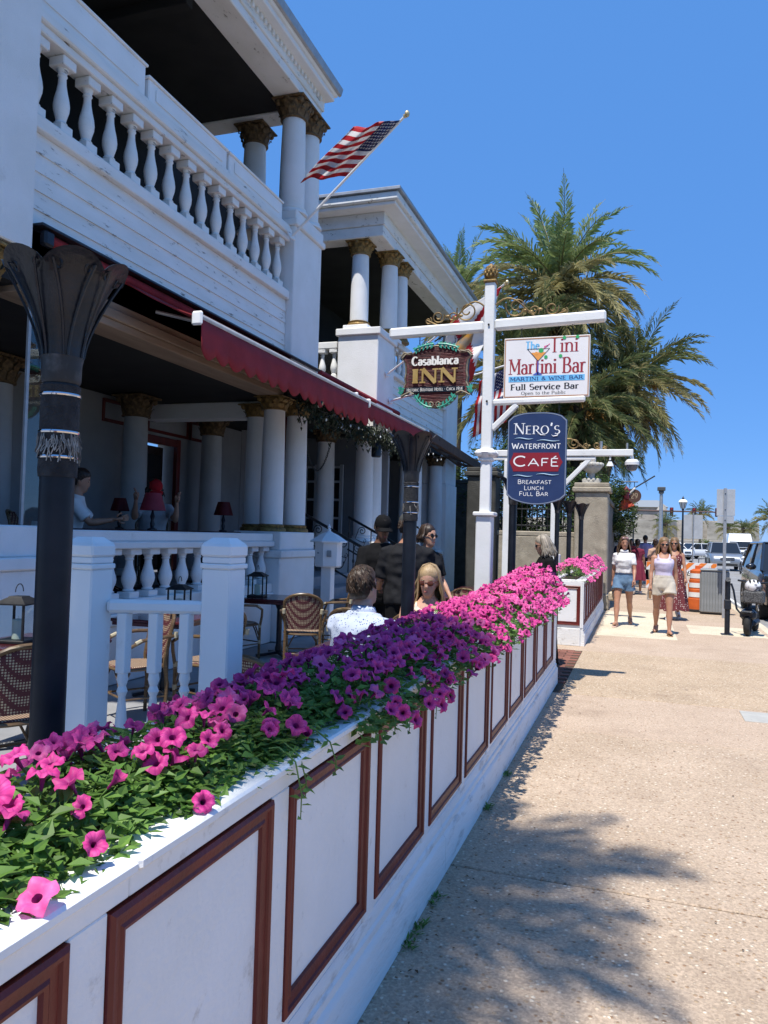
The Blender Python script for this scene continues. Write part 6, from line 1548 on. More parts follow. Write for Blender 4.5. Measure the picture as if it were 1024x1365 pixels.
            for i in range(13):
                f = i/12; z = lerp(z1, z0, f); wv = .028*f
                rx = lerp(.150, bottom.get('r', .27), f**.8); ry = lerp(.108, bottom.get('r', .27)*.85, f**.8)
                rs.append([Vector(((rx+wv*sin(j*2*pi*9/n+f*2)+wv*.5*sin(j*2*pi*5/n))*cos(2*pi*j/n), (ry+wv*sin(j*2*pi*9/n+f*2))*sin(2*pi*j/n)+.05*f*bottom.get('swing', 0), z+(.02*sin(j*2*pi*4/n) if i == 12 else 0))) for j in range(n)])
            t.rings(rs, True); W(t, 'skirt', m, 70)
    if shoes:
        m, kind = shoes; t = MB()
        for (h, kn, an, sa), s in zip(L, (-1, 1)):
            up = radians(clampf(math.degrees(sa), -35, 30)); fd = Vector((s*.18, -cos(up), -.30+sin(up)*.9)).normalized() if not seated else Vector((s*.1, -1, -.25)).normalized()
            nz = Vector((0, 0, 1))-fd*fd.z; nz.normalize(); o = an-nz*.052
            if kind == 'sandal':
                t.tube([o-fd*.055, o+fd*.02, o+fd*.10, o+fd*.185], [.036, .040, .044, .026], 10, flat=.28); t.tube([o+fd*.09+Vector((-.045, 0, .012)), o+fd*.10+nz*.062, o+fd*.09+Vector((.045, 0, .012))], [.012]*3, 6, flat=.5)
            else: t.tube([an-fd*.055-nz*.02, an-nz*.025, an+fd*.09-nz*.015, an+fd*.19-nz*.02], [.042, .053, .047, .030], 12, flat=.9)
        W(t, 'shoes', m)
    if headcover:
        m, brim = headcover; t = MB(); rs = []
        for z, rx, ry, y in ((.135, .087, .106, .006), (.165, .087, .106, .006), (.20, .080, .096, .006), (.232, .056, .070, .006), (.250, .010, .014, .006)): rs.append([hm @ Vector((rx*cos(2*pi*j/20), y+ry*sin(2*pi*j/20), z)) for j in range(20)])
        t.rings(rs)
        if brim: t.rings([[hm @ Vector((x, -.085-.085*sqrt(max(0, 1-(x/.082)**2))*f, .140+dz_-.018*f-(x/.082)**2*.02)) for x in [-.082+.164*j/10 for j in range(11)]] for f, dz_ in ((0, 0), (1, 0), (1, -.006), (0, -.006))], False, closed=False)
        W(t, 'cap', m, 60)
    for fn in extras: fn(R, fin, hm, lean_m, A, L, W)
    return R
def clampf(v, a, b): return max(a, min(b, v))
def cloth(name, c1, c2=None, **k): return mat(name, c1, c2 or tuple(v*.82 for v in c1), spec=.06, rough=k.pop('rough', .85), scale=k.pop('scale', 7), bump=k.pop('bump', .25), bscale=k.pop('bscale', 120), **k)
def dotted(name, base, dot, scale, size, rnd_=1.0):
    m = mat(name, base, None, rough=.85); nt = m.node_tree; N = nt.nodes; L = nt.links; b = N['Principled BSDF']
    tc = N.new('ShaderNodeTexCoord'); v = N.new('ShaderNodeTexVoronoi'); v.inputs['Scale'].default_value = scale; v.inputs['Randomness'].default_value = rnd_; L.new(tc.outputs['Object'], v.inputs['Vector'])
    rp = N.new('ShaderNodeValToRGB'); rp.color_ramp.elements[0].position = size; rp.color_ramp.elements[1].position = size+.05; rp.color_ramp.elements[0].color = (*dot, 1); rp.color_ramp.elements[1].color = (*base, 1)
    L.new(v.outputs['Distance'], rp.inputs[0]); L.new(rp.outputs[0], b.inputs['Base Color']); return m
def hairmat(name, c1, c2): return mat(name, c1, c2, rand=.3, rough=.42, scale=30, stretch=(1, 1, .12), bump=.5, bscale=90, spec=.35)
BROWN = hairmat('brown_hair', (.030, .018, .010), (.058, .034, .019)); DARK = hairmat('dark_brown_hair', (.022, .014, .010), (.05, .03, .02)); BLOND = hairmat('blonde_hair', (.40, .28, .15), (.24, .16, .085)); GREYB = hairmat('ash_grey_hair', (.36, .31, .25), (.22, .19, .15)); HONEY = hairmat('honey_brown_hair', (.17, .10, .05), (.27, .17, .085))
SHADES = mat('dark_lens', (.012, .010, .010), None, rough=.08)
WHITE_TEE = cloth('white_shirt_cloth', (.74, .73, .72)); LILAC = cloth('lilac_ribbed_cloth', (.66, .60, .76), stretch=(1, 1, .2)); DENIM = mat('blue_denim', (.085, .16, .27), (.16, .26, .38), rough=.9, scale=9, bump=.3, bscale=220); DENIM_D = cloth('dark_denim_waistband', (.04, .065, .12)); CREAM = cloth('cream_linen', (.62, .56, .46))
BLACKC = cloth('black_cloth', (.012, .012, .013)); CHAR = cloth('charcoal_cloth', (.022, .022, .024), bump=.5, bscale=25)
def handbag(R, fin, hm, lm, A, L, W):
    w = A[0][2]; t = MB(); t.cbox(w.x-.075, w.x+.055, w.y-.10, w.y+.12, w.z-.36, w.z-.19, .03); W(t, 'handbag', mat('cream_straw_bag', (.55, .47, .34), (.36, .28, .18), rough=.8, scale=30), 40)
    t = MB(); t.tube([(w.x, w.y-.07, w.z-.2), (w.x, w.y-.03, w.z-.08), (w.x, w.y+.03, w.z-.08), (w.x, w.y+.08, w.z-.2)], .008, 6); W(t, 'bag_handle', mat('tan_leather', (.30, .17, .08), None))
def shades_on_head(R, fin, hm, lm, A, L, W):
    g = MB()
    for s in (-1, 1): g.ell(hm @ Vector((s*.034, -.078, .205)), (.027, .012, .020), 12, 8)
    g.tube([hm @ Vector((-.014, -.084, .208)), hm @ Vector((.014, -.084, .208))], .004, 5); W(g, 'sunglasses', mat('pink_tinted_lens', (.35, .20, .20), None, rough=.1))
def wallet(R, fin, hm, lm, A, L, W):
    w = A[0][2]+A[0][3]*.10; t = MB(); t.cbox(w.x-.02, w.x+.02, w.y-.07, w.y+.05, w.z-.13, w.z, .015); W(t, 'clutch', mat('tan_leather', (.30, .17, .08), None), 40)
person('woman in white button shirt and cuffed denim shorts walking with a straw bag', (-.30, 15.3, .005), -.08, 1.69, skin=SKIN_TAN, legs=((19, 5), (-13, 26)), arms=((-14, 14, 8), (12, 26, 9)), head=(14, 3),
       top=dict(mat=WHITE_TEE, z0=1.02, z1=1.41, sleeve=.33, e=.012, collar=True, flare=.010, fold=.009), bottom=dict(kind='shorts', mat=DENIM, len=.40, flare=.010, e=.010, cuff=DENIM, belt=DENIM_D), hair=(hairmat('chestnut_hair', (.06, .034, .018), (.15, .09, .05)), .38, 'long'), shoes=(mat('blush_leather', (.62, .42, .34), None), 'sandal'), extras=(handbag, shades_on_head))
person('woman in lilac tank top, cream linen shorts and sunglasses walking towards the camera', (.38, 14.3, .005), .02, 1.67, skin=SKIN_TAN, legs=((-12, 20), (14, 4)), arms=((10, 14, 9), (-10, 10, 9)), head=(6, 2), wide=1.06,
       top=dict(mat=LILAC, z0=1.02, z1=1.345, e=.009, straps=True, name='tank_top'), bottom=dict(kind='shorts', mat=CREAM, len=.40, flare=.024, e=.014, z1=1.05, belt=CREAM), hair=(HONEY, .34, 'long'), shoes=(mat('tan_leather', (.30, .17, .08), None), 'sandal'), glasses=SHADES, extras=(wallet,))
DOT = dotted('maroon_polka_dot_cloth', (.13, .025, .03), (.62, .50, .45), 27, .24, .5)
person('woman in a dark polka dot wrap skirt half hidden behind the woman in lilac', (.66, 17.1, 0), .0, 1.68, skin=SKIN_TAN, legs=((8, 4), (-14, 20)), arms=((-6, 10, 8), (12, 12, 10)), head=(-8, 0),
       top=dict(mat=DOT, z0=1.0, z1=1.35, e=.010, straps=True, name='halter_top'), bottom=dict(kind='skirt', mat=DOT, z0=.20, r=.29), hair=(HONEY, .34, 'long'), shoes=(WHITE_TEE, 'shoe'), glasses=SHADES)
person('woman with ash blonde bob in a black shirt standing in the gap between planters', (-1.12, 9.95, 0), -1.15, 1.63, skin=SKIN, legs=((3, 3), (-3, 3)), arms=((6, 35, 6), (0, 15, 8)), head=(-10, 14), lean=4, wide=1.08,
       top=dict(mat=BLACKC, z0=.93, sleeve=.32, e=.022, flare=.02), bottom=dict(kind='pants', mat=BLACKC), hair=(GREYB, .20, 'long'), shoes=(BLACKC, 'shoe'), glasses=SHADES)
# diners on the terrace
SPECK = dotted('white_shirt_navy_specks', (.47, .52, .62), (.035, .06, .20), 62, .22)
SPECK_B = SPECK
person('man with short brown hair seen from behind in a white shirt with navy specks', (-1.70, 4.55, 0), pi-.30, 1.74, True, SKIN, True, lean=10, legs=((82, 80), (80, 84)), arms=((42, 62, 12), (40, 60, 14)), head=(-4, -14), seat_z=.47, wide=1.04,
       top=dict(mat=SPECK, z0=.90, sleeve=.42, e=.020, flare=.02, collar=True, fold=.008), bottom=dict(kind='pants', mat=cloth('navy_cloth', (.03, .04, .08))), hair=(BROWN, 0, 'short'), shoes=(BLACKC, 'shoe'))
FLOR = mat('ivory_print_cloth', (.66, .62, .52), (.55, .42, .20), rough=.8, scale=16, lo=.5, hi=.6)
def phone(R, fin, hm, lm, A, L, W):
    w = A[1][2]+A[1][3]*.09; t = MB(); t.cbox(w.x-.04, w.x+.04, w.y-.005, w.y+.005, w.z-.02, w.z+.13, .004); W(t, 'phone', mat('phone_case', (.05, .05, .06), None, rough=.2), 40)
person('blonde woman in sunglasses and an ivory sleeveless top seated behind the second torch', (-1.62, 6.02, 0), .30, 1.68, False, SKIN, True, lean=6, legs=((82, 84), (84, 82)), arms=((30, 75, 12), (26, 80, 10)), head=(-14, 8), seat_z=.47, wide=1.12,
       top=dict(mat=FLOR, z0=.92, z1=1.375, e=.014, straps=True, name='sleeveless_top'), bottom=dict(kind='pants', mat=cloth('beige_cloth', (.4, .34, .26))), hair=(BLOND, .34, 'long'), shoes=(WHITE_TEE, 'shoe'), glasses=mat('amber_lens', (.10, .03, .015), None, rough=.08), extras=(phone,))
def blue_print(R, fin, hm, lm, A, L, W):
    t = MB()
    for z in (1.10, .94): t.ell(lm @ Vector((.13, -.145, z)), (.035, .012, .05), 10, 6)
    W(t, 'blue_badge', mat('bright_blue_print', (.01, .13, .75), None, rough=.4))
person('big man in a dark charcoal shirt and grey cap seen from behind beside the torch', (-2.27, 7.55, 0), pi+.35, 1.79, True, SKIN_TAN, legs=((3, 3), (-3, 3)), arms=((12, 62, 12), (10, 60, 12)), head=(-25, 4), wide=1.06, lean=3,
       top=dict(mat=CHAR, z0=.84, sleeve=.46, e=.024, flare=.02, fold=.012), bottom=dict(kind='pants', mat=BLACKC), hair=(DARK, 0, 'short'), shoes=(BLACKC, 'shoe'), headcover=(cloth('grey_cap_cloth', (.065, .068, .066)), True))
person('waiter in black with a dark cap reading an order beside the big man', (-2.72, 8.05, 0), .20, 1.78, True, SKIN_DARK, legs=((3, 3), (-3, 3)), arms=((28, 70, 6), (24, 75, 6)), head=(25, 16),
       top=dict(mat=BLACKC, z0=.86, sleeve=.45, e=.016, fold=.006), bottom=dict(kind='pants', mat=BLACKC), hair=(DARK, 0, 'short'), shoes=(BLACKC, 'shoe'), headcover=(BLACKC, True), extras=(blue_print,))
person('person with brown hair and sunglasses partly hidden behind the second torch', (-2.27, 8.35, 0), .95, 1.70, False, SKIN, legs=((3, 3), (-3, 3)), arms=((10, 30, 8), (10, 30, 8)), head=(10, 0), top=dict(mat=CHAR, sleeve=.4, e=.016), bottom=dict(kind='pants', mat=BLACKC), hair=(DARK, .1, 'long'), shoes=(BLACKC, 'shoe'), glasses=SHADES, voxel=.016)
person('diner in grey tee and red cap on the porch, face hidden behind the red lamp', (-6.2, 8.75, .845), .75, 1.76, True, SKIN_TAN, True, lean=12, legs=((84, 82), (84, 82)), arms=((62, 95, 14), (58, 100, 12)), head=(6, 20),
       top=dict(mat=cloth('pale_grey_tee', (.36, .37, .39)), z0=.92, sleeve=.36, e=.016), bottom=dict(kind='pants', mat=CHAR), hair=(DARK, .12, 'long'), shoes=(BLACKC, 'shoe'), headcover=(cloth('red_cap_cloth', (.42, .02, .025)), True), voxel=.016)
person('diner in a white tee on the porch, head hidden behind the large black torch', (-6.1, 7.0, .845), 2.2, 1.76, True, SKIN_TAN, True, lean=12, legs=((84, 82), (84, 82)), arms=((40, 60, 10), (40, 62, 10)), head=(0, 6),
       top=dict(mat=WHITE_TEE, z0=.92, sleeve=.40, e=.018), bottom=dict(kind='pants', mat=CHAR), hair=(DARK, 0, 'short'), shoes=(BLACKC, 'shoe'), voxel=.016)
for x, y, rz, l in ((-6.3, 8.95, -2.4, 'porch chair under the diner in the red cap'), (-6.35, 6.85, -1.0, 'porch chair under the diner in the white tee')):
    c = dup(c0, (x, y, .845), rz, l)
# strollers farther along the pavement, walking away
FARP = [(-.10, 24.5, pi, 'woman in a maroon sundress walking away with a backpack', dict(top=dict(mat=cloth('maroon_dress', (.20, .035, .06)), z0=.98, sleeve=.2, e=.014), bottom=dict(kind='skirt', mat=MATS['maroon_dress'], z0=.45, r=.26), hair=(DARK, 0, 'bun')), 1.66),
        (-.55, 25.8, pi, 'man in a navy shirt walking away beside the woman in maroon', dict(male=True, top=dict(mat=cloth('navy_tee', (.03, .05, .12)), z0=.92, sleeve=.4, e=.018), bottom=dict(kind='shorts', mat=CREAM, len=.75, flare=.03), hair=(DARK, 0, 'short')), 1.76),
        (.42, 25.0, pi, 'person in a peach shirt walking away right of the woman in maroon', dict(top=dict(mat=cloth('peach_cloth', (.55, .36, .26)), z0=.95, sleeve=.4, e=.018), bottom=dict(kind='pants', mat=CREAM), hair=(DARK, 0, 'bun')), 1.68),
        (-.80, 30, pi, 'distant stroller in pale blue near the stone wall', dict(top=dict(mat=cloth('pale_blue_cloth', (.32, .42, .58)), z0=.95, sleeve=.4, e=.018), bottom=dict(kind='shorts', mat=DENIM, len=.6, flare=.03), hair=(GREYB, 0, 'short')), 1.72),
        (.15, 31, pi, 'distant dark-haired stroller in lavender behind the walking women', dict(male=True, top=dict(mat=cloth('lavender_cloth', (.35, .30, .50)), z0=.93, sleeve=.4, e=.018), bottom=dict(kind='pants', mat=CHAR), hair=(DARK, 0, 'short')), 1.82),
        (-.38, 34, 0, 'distant stroller in a red top coming along the pavement', dict(top=dict(mat=cloth('red_cloth', (.35, .04, .04)), z0=.95, sleeve=.4, e=.018), bottom=dict(kind='shorts', mat=DENIM, len=.6, flare=.03), hair=(DARK, .2, 'long')), 1.68)]
for x, y, rz, l, kw, h in FARP:
    person(l, (x, y, 0), rz, h, skin=SKIN_TAN, legs=((14, 5), (-12, 22)), arms=((8, 12, 8), (-8, 12, 8)), shoes=(WHITE_TEE, 'shoe'), voxel=.022, fingers=False, group='strollers far along the pavement', **kw)
# ------------------------------------------------------------------ palms, trees, shrubs
FR_GREEN = leafmat('palm_leaflet_green', (.23, .31, .11), (.37, .43, .18), transl=.4, rough=.42, scale=.7, rand=.28)
FR_OLIVE = leafmat('palm_leaflet_olive', (.33, .30, .125), (.47, .41, .19), transl=.38, rough=.5, scale=.7, rand=.28)
FR_DARK = leafmat('palm_leaflet_dark', (.15, .19, .07), (.23, .25, .10), transl=.32, rough=.45, scale=.7, rand=.3)
FR_DEAD = leafmat('palm_leaflet_dry', (.30, .21, .115), (.15, .10, .055), transl=.15, rough=.85, scale=1.2, rand=.4)
RACHIS = mat('palm_rachis', (.23, .20, .08), (.16, .14, .06), rough=.5, scale=3)
BARK = mat('palm_bark', (.10, .075, .055), (.05, .038, .03), rough=.95, scale=6, bump=1, bscale=14)
def frond(L, elev, droop, m, seed, nl=44, wl=.52, curl=0):
    """feather frond from the origin, growing along +x, elevated by elev degrees, bending down by droop degrees along its length"""
    r = random.Random(seed); mb = MB(); pts = []; p = Vector((0, 0, 0)); n = 18; side = r.uniform(-.12, .12)
    dirs = []
    for i in range(n+1):
        t = i/n; e = radians(elev-droop*t**1.4); d = Vector((cos(e), side*t, sin(e))).normalized(); pts.append(p.copy()); dirs.append(d); p = p+d*(L/n)
    mb.tube(pts, [lerp(.028, .004, i/n)*L/3.2 for i in range(n+1)], 4, False, 1)
    for i in range(nl):
        t = .10+.89*(i+.5)/nl; f = t*n; k = min(int(f), n-1); q = f-k; base = pts[k].lerp(pts[k+1], q); d = dirs[k].lerp(dirs[k+1], q).normalized()
        s = d.cross(Vector((0, 0, 1)));
        if s.length < .1: s = Vector((0, 1, 0))
        s.normalize(); up = s.cross(d).normalized()
        ln = wl*L/3.2*(sin(pi*min(1, .16+t*.88))**.65)*r.uniform(.85, 1.1)
        for sg in (-1, 1):
            a = lerp(1.0, .42, t)+r.uniform(-.13, .13)
            v = (d*cos(a)+s*sg*sin(a)+up*(r.uniform(-.05, .65))).normalized()
            tip = base+v*ln+Vector((0, 0, -ln*r.uniform(.10, .32))); mid = base+v*ln*.5+Vector((0, 0, ln*.02)); w = d*(.026*L/3.2*r.uniform(.8, 1.25))
            mb.add([base-w*.5, mid-w, tip, mid+w], [(0, 1, 2), (0, 2, 3)], 0)
    return mb.mesh('frond', [m, RACHIS], None)
FRONDS = {}
def frond_set(key, L, mats_, nl=44, wl=.52):
    if key in FRONDS: return FRONDS[key]
    gm, om, dm = mats_; S_ = {}
    for name, specs, m in (('up', ((82, 30), (74, 48), (66, 60)), gm), ('mid', ((56, 72), (44, 82), (34, 85)), gm), ('low', ((20, 80), (6, 70), (-8, 58)), om), ('hang', ((-28, 45), (-45, 34), (-58, 24)), om), ('dead', ((-62, 20), (-74, 10)), dm)):
        S_[name] = [frond(L*(1 if name != 'dead' else .75), e, dr, m, hash((key, e)) % 1000 if False else int(L*100)+e+200, nl, wl) for e, dr in specs]
    FRONDS[key] = S_; return S_
def palm(label, x, y, zc, L, key, mats_, counts, seed, trunk_r=.22, base=None, group='palms', zg=0, nl=44, wl=.52):
    R = thing('palm_tree', label, 'palm tree', (base or (x, y))+(zg,), group=group); r = random.Random(seed)
    bx, by = base or (x, y); S_ = frond_set(key, L, mats_, nl, wl); t = MB(); N = 22
    rs = []
    for i in range(N+1):
        f = i/N; rad = trunk_r*(1.15-.2*f)*(1+.10*(i % 2)); cx, cy = (x-bx)*f**1.6, (y-by)*f**1.6
        rs.append([(cx+rad*cos(2*pi*j/12), cy+rad*sin(2*pi*j/12), (zc-zg)*f) for j in range(12)])
    t.rings(rs); t.ell((x-bx, y-by, zc-zg-.1), (trunk_r*1.5, trunk_r*1.5, trunk_r*2.2), 12, 8); t.build('trunk', BARK, R, world=False)
    if L > 2.5:                                               # orange fruit stalks between the frond bases
        fs_ = MB()
        for k in range(16):
            a = r.uniform(0, 6.3); o = Vector((cos(a), sin(a), 0)); c0_ = Vector((x-bx, y-by, zc-zg-.1)); e_ = c0_+o*r.uniform(.5, .9)+Vector((0, 0, r.uniform(-.5, .25)))
            fs_.tube([c0_, c0_+o*.35+Vector((0, 0, .3)), e_], [.03, .022, .012], 5)
            for q in range(14): fs_.tube([e_-o*.1, e_+Vector((r.uniform(-.14, .14), r.uniform(-.14, .14), -r.uniform(.1, .35)))], [.012, .01], 4)
        fs_.build('fruit_stalk', mat('orange_fruit_stalk', (.42, .22, .05), (.30, .17, .05), rough=.7, scale=8), R, world=False, kind='stuff')
    i = 0
    for name, c in counts.items():
        for k in range(c):
            me = r.choice(S_[name]); a = 2*pi*(k/c)+r.uniform(-.35, .35)+i*2.4; sc = r.uniform(.82, 1.08)
            inst('frond', me, R, (x-bx+.12*cos(a), y-by+.12*sin(a), zc-zg-(.0 if name in ('up', 'mid') else .25 if name == 'low' else .45)+r.uniform(-.1, .1)), (r.uniform(-.2, .2), r.uniform(-.12, .12), a), (sc, sc, sc))
        i += 1
    return R
PM = (FR_GREEN, FR_OLIVE, FR_DEAD); PMD = (FR_DARK, FR_OLIVE, FR_DEAD)
palm('tallest date palm rising above the sign post, against the sky', -3.05, 28.6, 11.0, 3.9, 'tall', PM, dict(up=8, mid=26, low=30, hang=30, dead=20), 11, .26)
palm('date palm leaning out to the right of the tall palm, drooping towards the road', -.38, 30.0, 7.7, 3.1, 'side', (FR_DARK, FR_OLIVE, FR_DEAD), dict(up=8, mid=20, low=22, hang=20, dead=18), 12, .22, base=(-1.9, 29.2))
palm('date palm filling the gap behind the white Martini Bar sign', -4.1, 27.0, 7.7, 3.3, 'gap', (FR_DARK, FR_OLIVE, FR_DEAD), dict(up=8, mid=20, low=24, hang=24, dead=26), 13, .24)
palm('palm top showing just over the eave of the second wing', -7.6, 32.0, 12.0, 2.9, 'eave', PM, dict(up=8, mid=18, low=18, hang=10, dead=4), 14, .22)
palm('lower dark palm with a dry skirt behind the blue café sign', -2.1, 27.2, 6.3, 3.0, 'low', (FR_DARK, FR_DARK, FR_DEAD), dict(up=6, mid=18, low=22, hang=24, dead=30), 15, .24)
palm('bushy dark palm under the tall palm, right of the café sign', -1.4, 29.6, 6.6, 2.8, 'low', (FR_DARK, FR_DARK, FR_DEAD), dict(up=8, mid=18, low=20, hang=18, dead=24), 16, .22)
# the palm whose shadow falls across the pavement; its crown is above the frame
palm('palm behind the camera whose crown shades the near pavement', -1.85, -.28, 9.0, 1.7, 'shade', PM, dict(up=12, mid=28, low=28, hang=12), 17, .11, base=(-2.2, -1.6), nl=60, wl=.72)

LEAFY = leafmat('shrub_leaf', (.035, .065, .018), (.07, .115, .03), transl=.25, scale=1.1, rand=.35)
LEAFY_G = leafmat('grey_green_needle_leaf', (.10, .12, .085), (.15, .165, .12), transl=.2, scale=1.1, rand=.3)
WOOD = mat('tree_bark', (.11, .085, .065), (.06, .045, .035), rough=.95, scale=6, bump=.8, bscale=20)
def leafy(name, label, cat, x, y, blobs, nleaf, ls, m, seed, trunk=None, group=None):
    R = thing(name, label, cat, (x, y, 0), group=group); r = random.Random(seed); f = MB()
    tot = sum(b[3]**2 for b in blobs)
    for bx, by, bz, br in blobs:
        n = int(nleaf*br*br/tot); tw = max(5, n//26)
        for k in range(tw):                                   # leaf clumps set through the volume, thinner inside
            u = Vector((r.gauss(0, 1), r.gauss(0, 1), r.gauss(0, 1))).normalized()*br*r.uniform(.45, 1.05)**.7; u.z *= .85
            c = Vector((bx, by, bz))+u; cr = br*.22
            for i in range(26):
                q = c+Vector((r.gauss(0, 1), r.gauss(0, 1), r.gauss(0, .8)))*cr*.6; a = r.uniform(0, 6.3)
                leaf(f, q, (cos(a), sin(a), r.uniform(-.7, .5)), (r.uniform(-.4, .4), r.uniform(-.4, .4), 1), ls*r.uniform(.7, 1.3), ls*.42)
    tag(f.build('crown' if trunk else 'foliage', m, R, smooth=None, world=False), kind='stuff')
    if trunk:
        t = MB(); h, tr = trunk; t.tube([(0, 0, -.1), (.05, .02, h*.4), (.0, .0, h*.8), (.05, 0, h)], [tr, tr*.8, tr*.65, tr*.5], 10)
        for bx, by, bz, br in blobs: t.tube([(0, 0, h*.75), (bx*.5, by*.5, lerp(h*.8, bz, .5)), (bx, by, bz)], [tr*.5, tr*.3, tr*.1], 7)
        t.build('trunk', WOOD, R, world=False)
    return R
leafy('feathery_tree', 'feathery grey green tree top peeping out behind the flag and the wing roof', 'tree', -12.4, 31, [(0, 0, 13.2, 1.6), (-.9, 0, 11.8, 1.8), (.6, .3, 12.0, 1.3), (.3, 0, 14.6, .9)], 6500, .16, LEAFY_G, 5, (12, .3))
leafy('dark_shrub', 'dark evergreen shrub behind the stone pillar under the palms', 'shrub', -2.6, 24.5, [(0, 0, 2.2, 1.6), (-1.8, .3, 2.4, 1.7), (1.0, .6, 3.0, 1.1), (-.9, .5, 4.0, 1.3)], 9000, .17, LEAFY, 6, group='dark shrubs under the palms')
leafy('dark_shrub', 'dark evergreen shrub behind the iron fence', 'shrub', -5.4, 24.0, [(0, 0, 2.4, 1.8), (-1.4, .2, 3.2, 1.6), (1.3, 0, 3.4, 1.5)], 8000, .17, LEAFY, 7, group='dark shrubs under the palms')
leafy('overhanging_shrub', 'dark leafy shrub spilling over the wall onto the pavement beyond the pillar', 'shrub', -.75, 25.0, [(0, 0, 2.5, .62), (.12, -.8, 2.3, .50), (-.1, .9, 2.9, .60), (.05, .3, 1.9, .45), (-.3, -1.2, 3.1, .55)], 5200, .12, LEAFY, 8)
for i, (px_, py_, z_, L_, l_) in enumerate(((8.06, 120, 5.9, 2.2, 'distant cabbage palm in front of the fort, under the traffic signals'), (2.22, 80, 3.3, 1.5, 'short distant palm left of the street lamp'), (13.0, 90, 4.6, 1.9, 'distant palm at the far right edge by the water'),
        (12.6, 110, 3.6, 1.6, 'second distant palm in the clump behind the white van'), (11.3, 115, 3.7, 1.5, 'left palm of the clump behind the white van'), (14.4, 118, 3.8, 1.6, 'right palm of the clump behind the white van'))):
    palm(l_, px_, py_, z_, L_, 'far%d' % (i % 2), (FR_DARK, FR_OLIVE, FR_DEAD), dict(up=7, mid=14, low=14, hang=8), 30+i, .16, group='distant palms along the bay', nl=16, wl=.9)
leafy('round_bush', 'round green bush on the grass before the fort', 'bush', 7.2, 100, [(0, 0, .9, 1.6), (2.2, 0, .7, 1.2)], 1500, .3, leafmat('bright_bush_leaf', (.09, .14, .03), (.13, .18, .04), rand=.3), 9)
# ------------------------------------------------------------------ stone pillar, wall, fence
COQ = mat('coquina_stone', (.40, .35, .27), (.29, .25, .19), rough=.95, scale=4, bump=1, bscale=45, dirt=(.12, .10, .08), dirt_scale=2.4, dirt_lo=.56, dirt_hi=.74, dirt_amt=.75)
COQ_DD = mat('near_black_coquina', (.075, .072, .062), (.045, .043, .036), rough=.95, scale=4, bump=1, bscale=40)  # near-black coquina for the rear pillar and the terrace end wall
COQ_D = mat('shaded_coquina', (.20, .18, .15), (.13, .115, .095), rough=.95, scale=4, bump=1, bscale=40, dirt=(.06, .05, .045), dirt_scale=3)  # darker coquina copy: the long wall's shade is put into the colour
URN = mat('urn_stone', (.50, .48, .43), (.36, .34, .30), rough=.9, scale=8, bump=.5)
def pillar(label, x0, x1, y0, y1, h, m, urn):
    R = thing('stone_pillar', label, 'pillar', ((x0+x1)/2, (y0+y1)/2, 0))
    MB().cbox(x0, x1, y0, y1, 0, h-.22, .03).build('shaft', m, R); MB().cbox(x0-.06, x1+.06, y0-.06, y1+.06, h-.22, h-.10, .025).build('cap_stone', m, R)
    MB().cbox(x0-.02, x1+.02, y0-.02, y1+.02, h-.10, h, .02).build('cap_stone', m, R); MB().cbox(x0-.05, x1+.05, y0-.05, y1+.05, 0, .35, .02).build('base_stone', m, R)
    if urn:
        cx, cy = (x0+x1)/2-.03, (y0+y1)/2; U = thing('stone_urn', 'pale stone urn with scalloped bowl on the coquina pillar', 'urn', (cx, cy, h))
        m_ = MB(); m_.cbox(-.20, .20, -.20, .20, 0, .06, .01); m_.lathe([(.17, .06), (.11, .10), (.07, .16), (.075, .24), (.12, .27), (.20, .33), (.245, .40), (.25, .46), (.19, .50), (.17, .49)], 24); m_.build('bowl', URN, U, world=False)
        m_ = MB()
        for k in range(14): a = 2*pi*k/14; m_.ell((.235*cos(a), .235*sin(a), .45), (.05, .05, .05), 8, 5)
        for k in range(10): a = 2*pi*k/10; m_.ell((.18*cos(a), .18*sin(a), .075), (.045, .045, .05), 8, 5)
        m_.build('scallops', URN, U, world=False, kind='stuff')
        m_ = MB(); m_.lathe([(.10, .48), (.09, .70), (.14, .74), (.13, .80), (.02, .84)], 14); m_.build('plinth_block', URN, U, world=False)
    return R
pillar('tall weathered coquina gate pillar with an urn, right of the café sign', -1.50, -.74, 18.55, 19.3, 2.95, COQ, True)
pillar('dark coquina pillar left of the sign post, behind the terrace', -4.05, -3.35, 18.4, 19.1, 3.3, COQ_DD, False)
def wall(label, x0, x1, y0, y1, h, m):
    R = thing('stone_wall', label, 'wall', ((x0+x1)/2, (y0+y1)/2, 0)); MB().cbox(x0, x1, y0, y1, 0, h-.12, .02).build('wall', m, R); MB().cbox(x0-.05, x1+.05, y0, y1, h-.12, h, .02).build('coping', m, R)
wall('low coquina wall carrying the iron fence between the pillars', -3.34, -1.51, 18.75, 19.05, 1.78, COQ)
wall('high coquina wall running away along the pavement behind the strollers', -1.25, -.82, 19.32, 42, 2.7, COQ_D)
wall('dark stone wall closing the terrace beyond the second wing', -9.5, -4.06, 22.6, 23.0, 3.3, COQ_DD)
def iron_fence():
    R = thing('iron_fence', 'black iron fence with knobbed bars on the low coquina wall', 'fence', (-2.4, 18.9, 1.78)); b = MB()
    b.lathe([(.013, 0), (.013, .30), (.03, .34), (.013, .38), (.013, .62), (.028, .66), (.013, .70), (.013, .92), (.03, .96), (.002, 1.04)], 8); me = b.mesh('bar', IRON)
    for i in range(15): inst('bar', me, R, (-.88+i*.125, 0, 0))
    for z in (.12, .52, .86): MB().cbox(-.94, .89, -.012, .012, z, z+.035, .004).build('rail', IRON, R, world=False)
iron_fence()
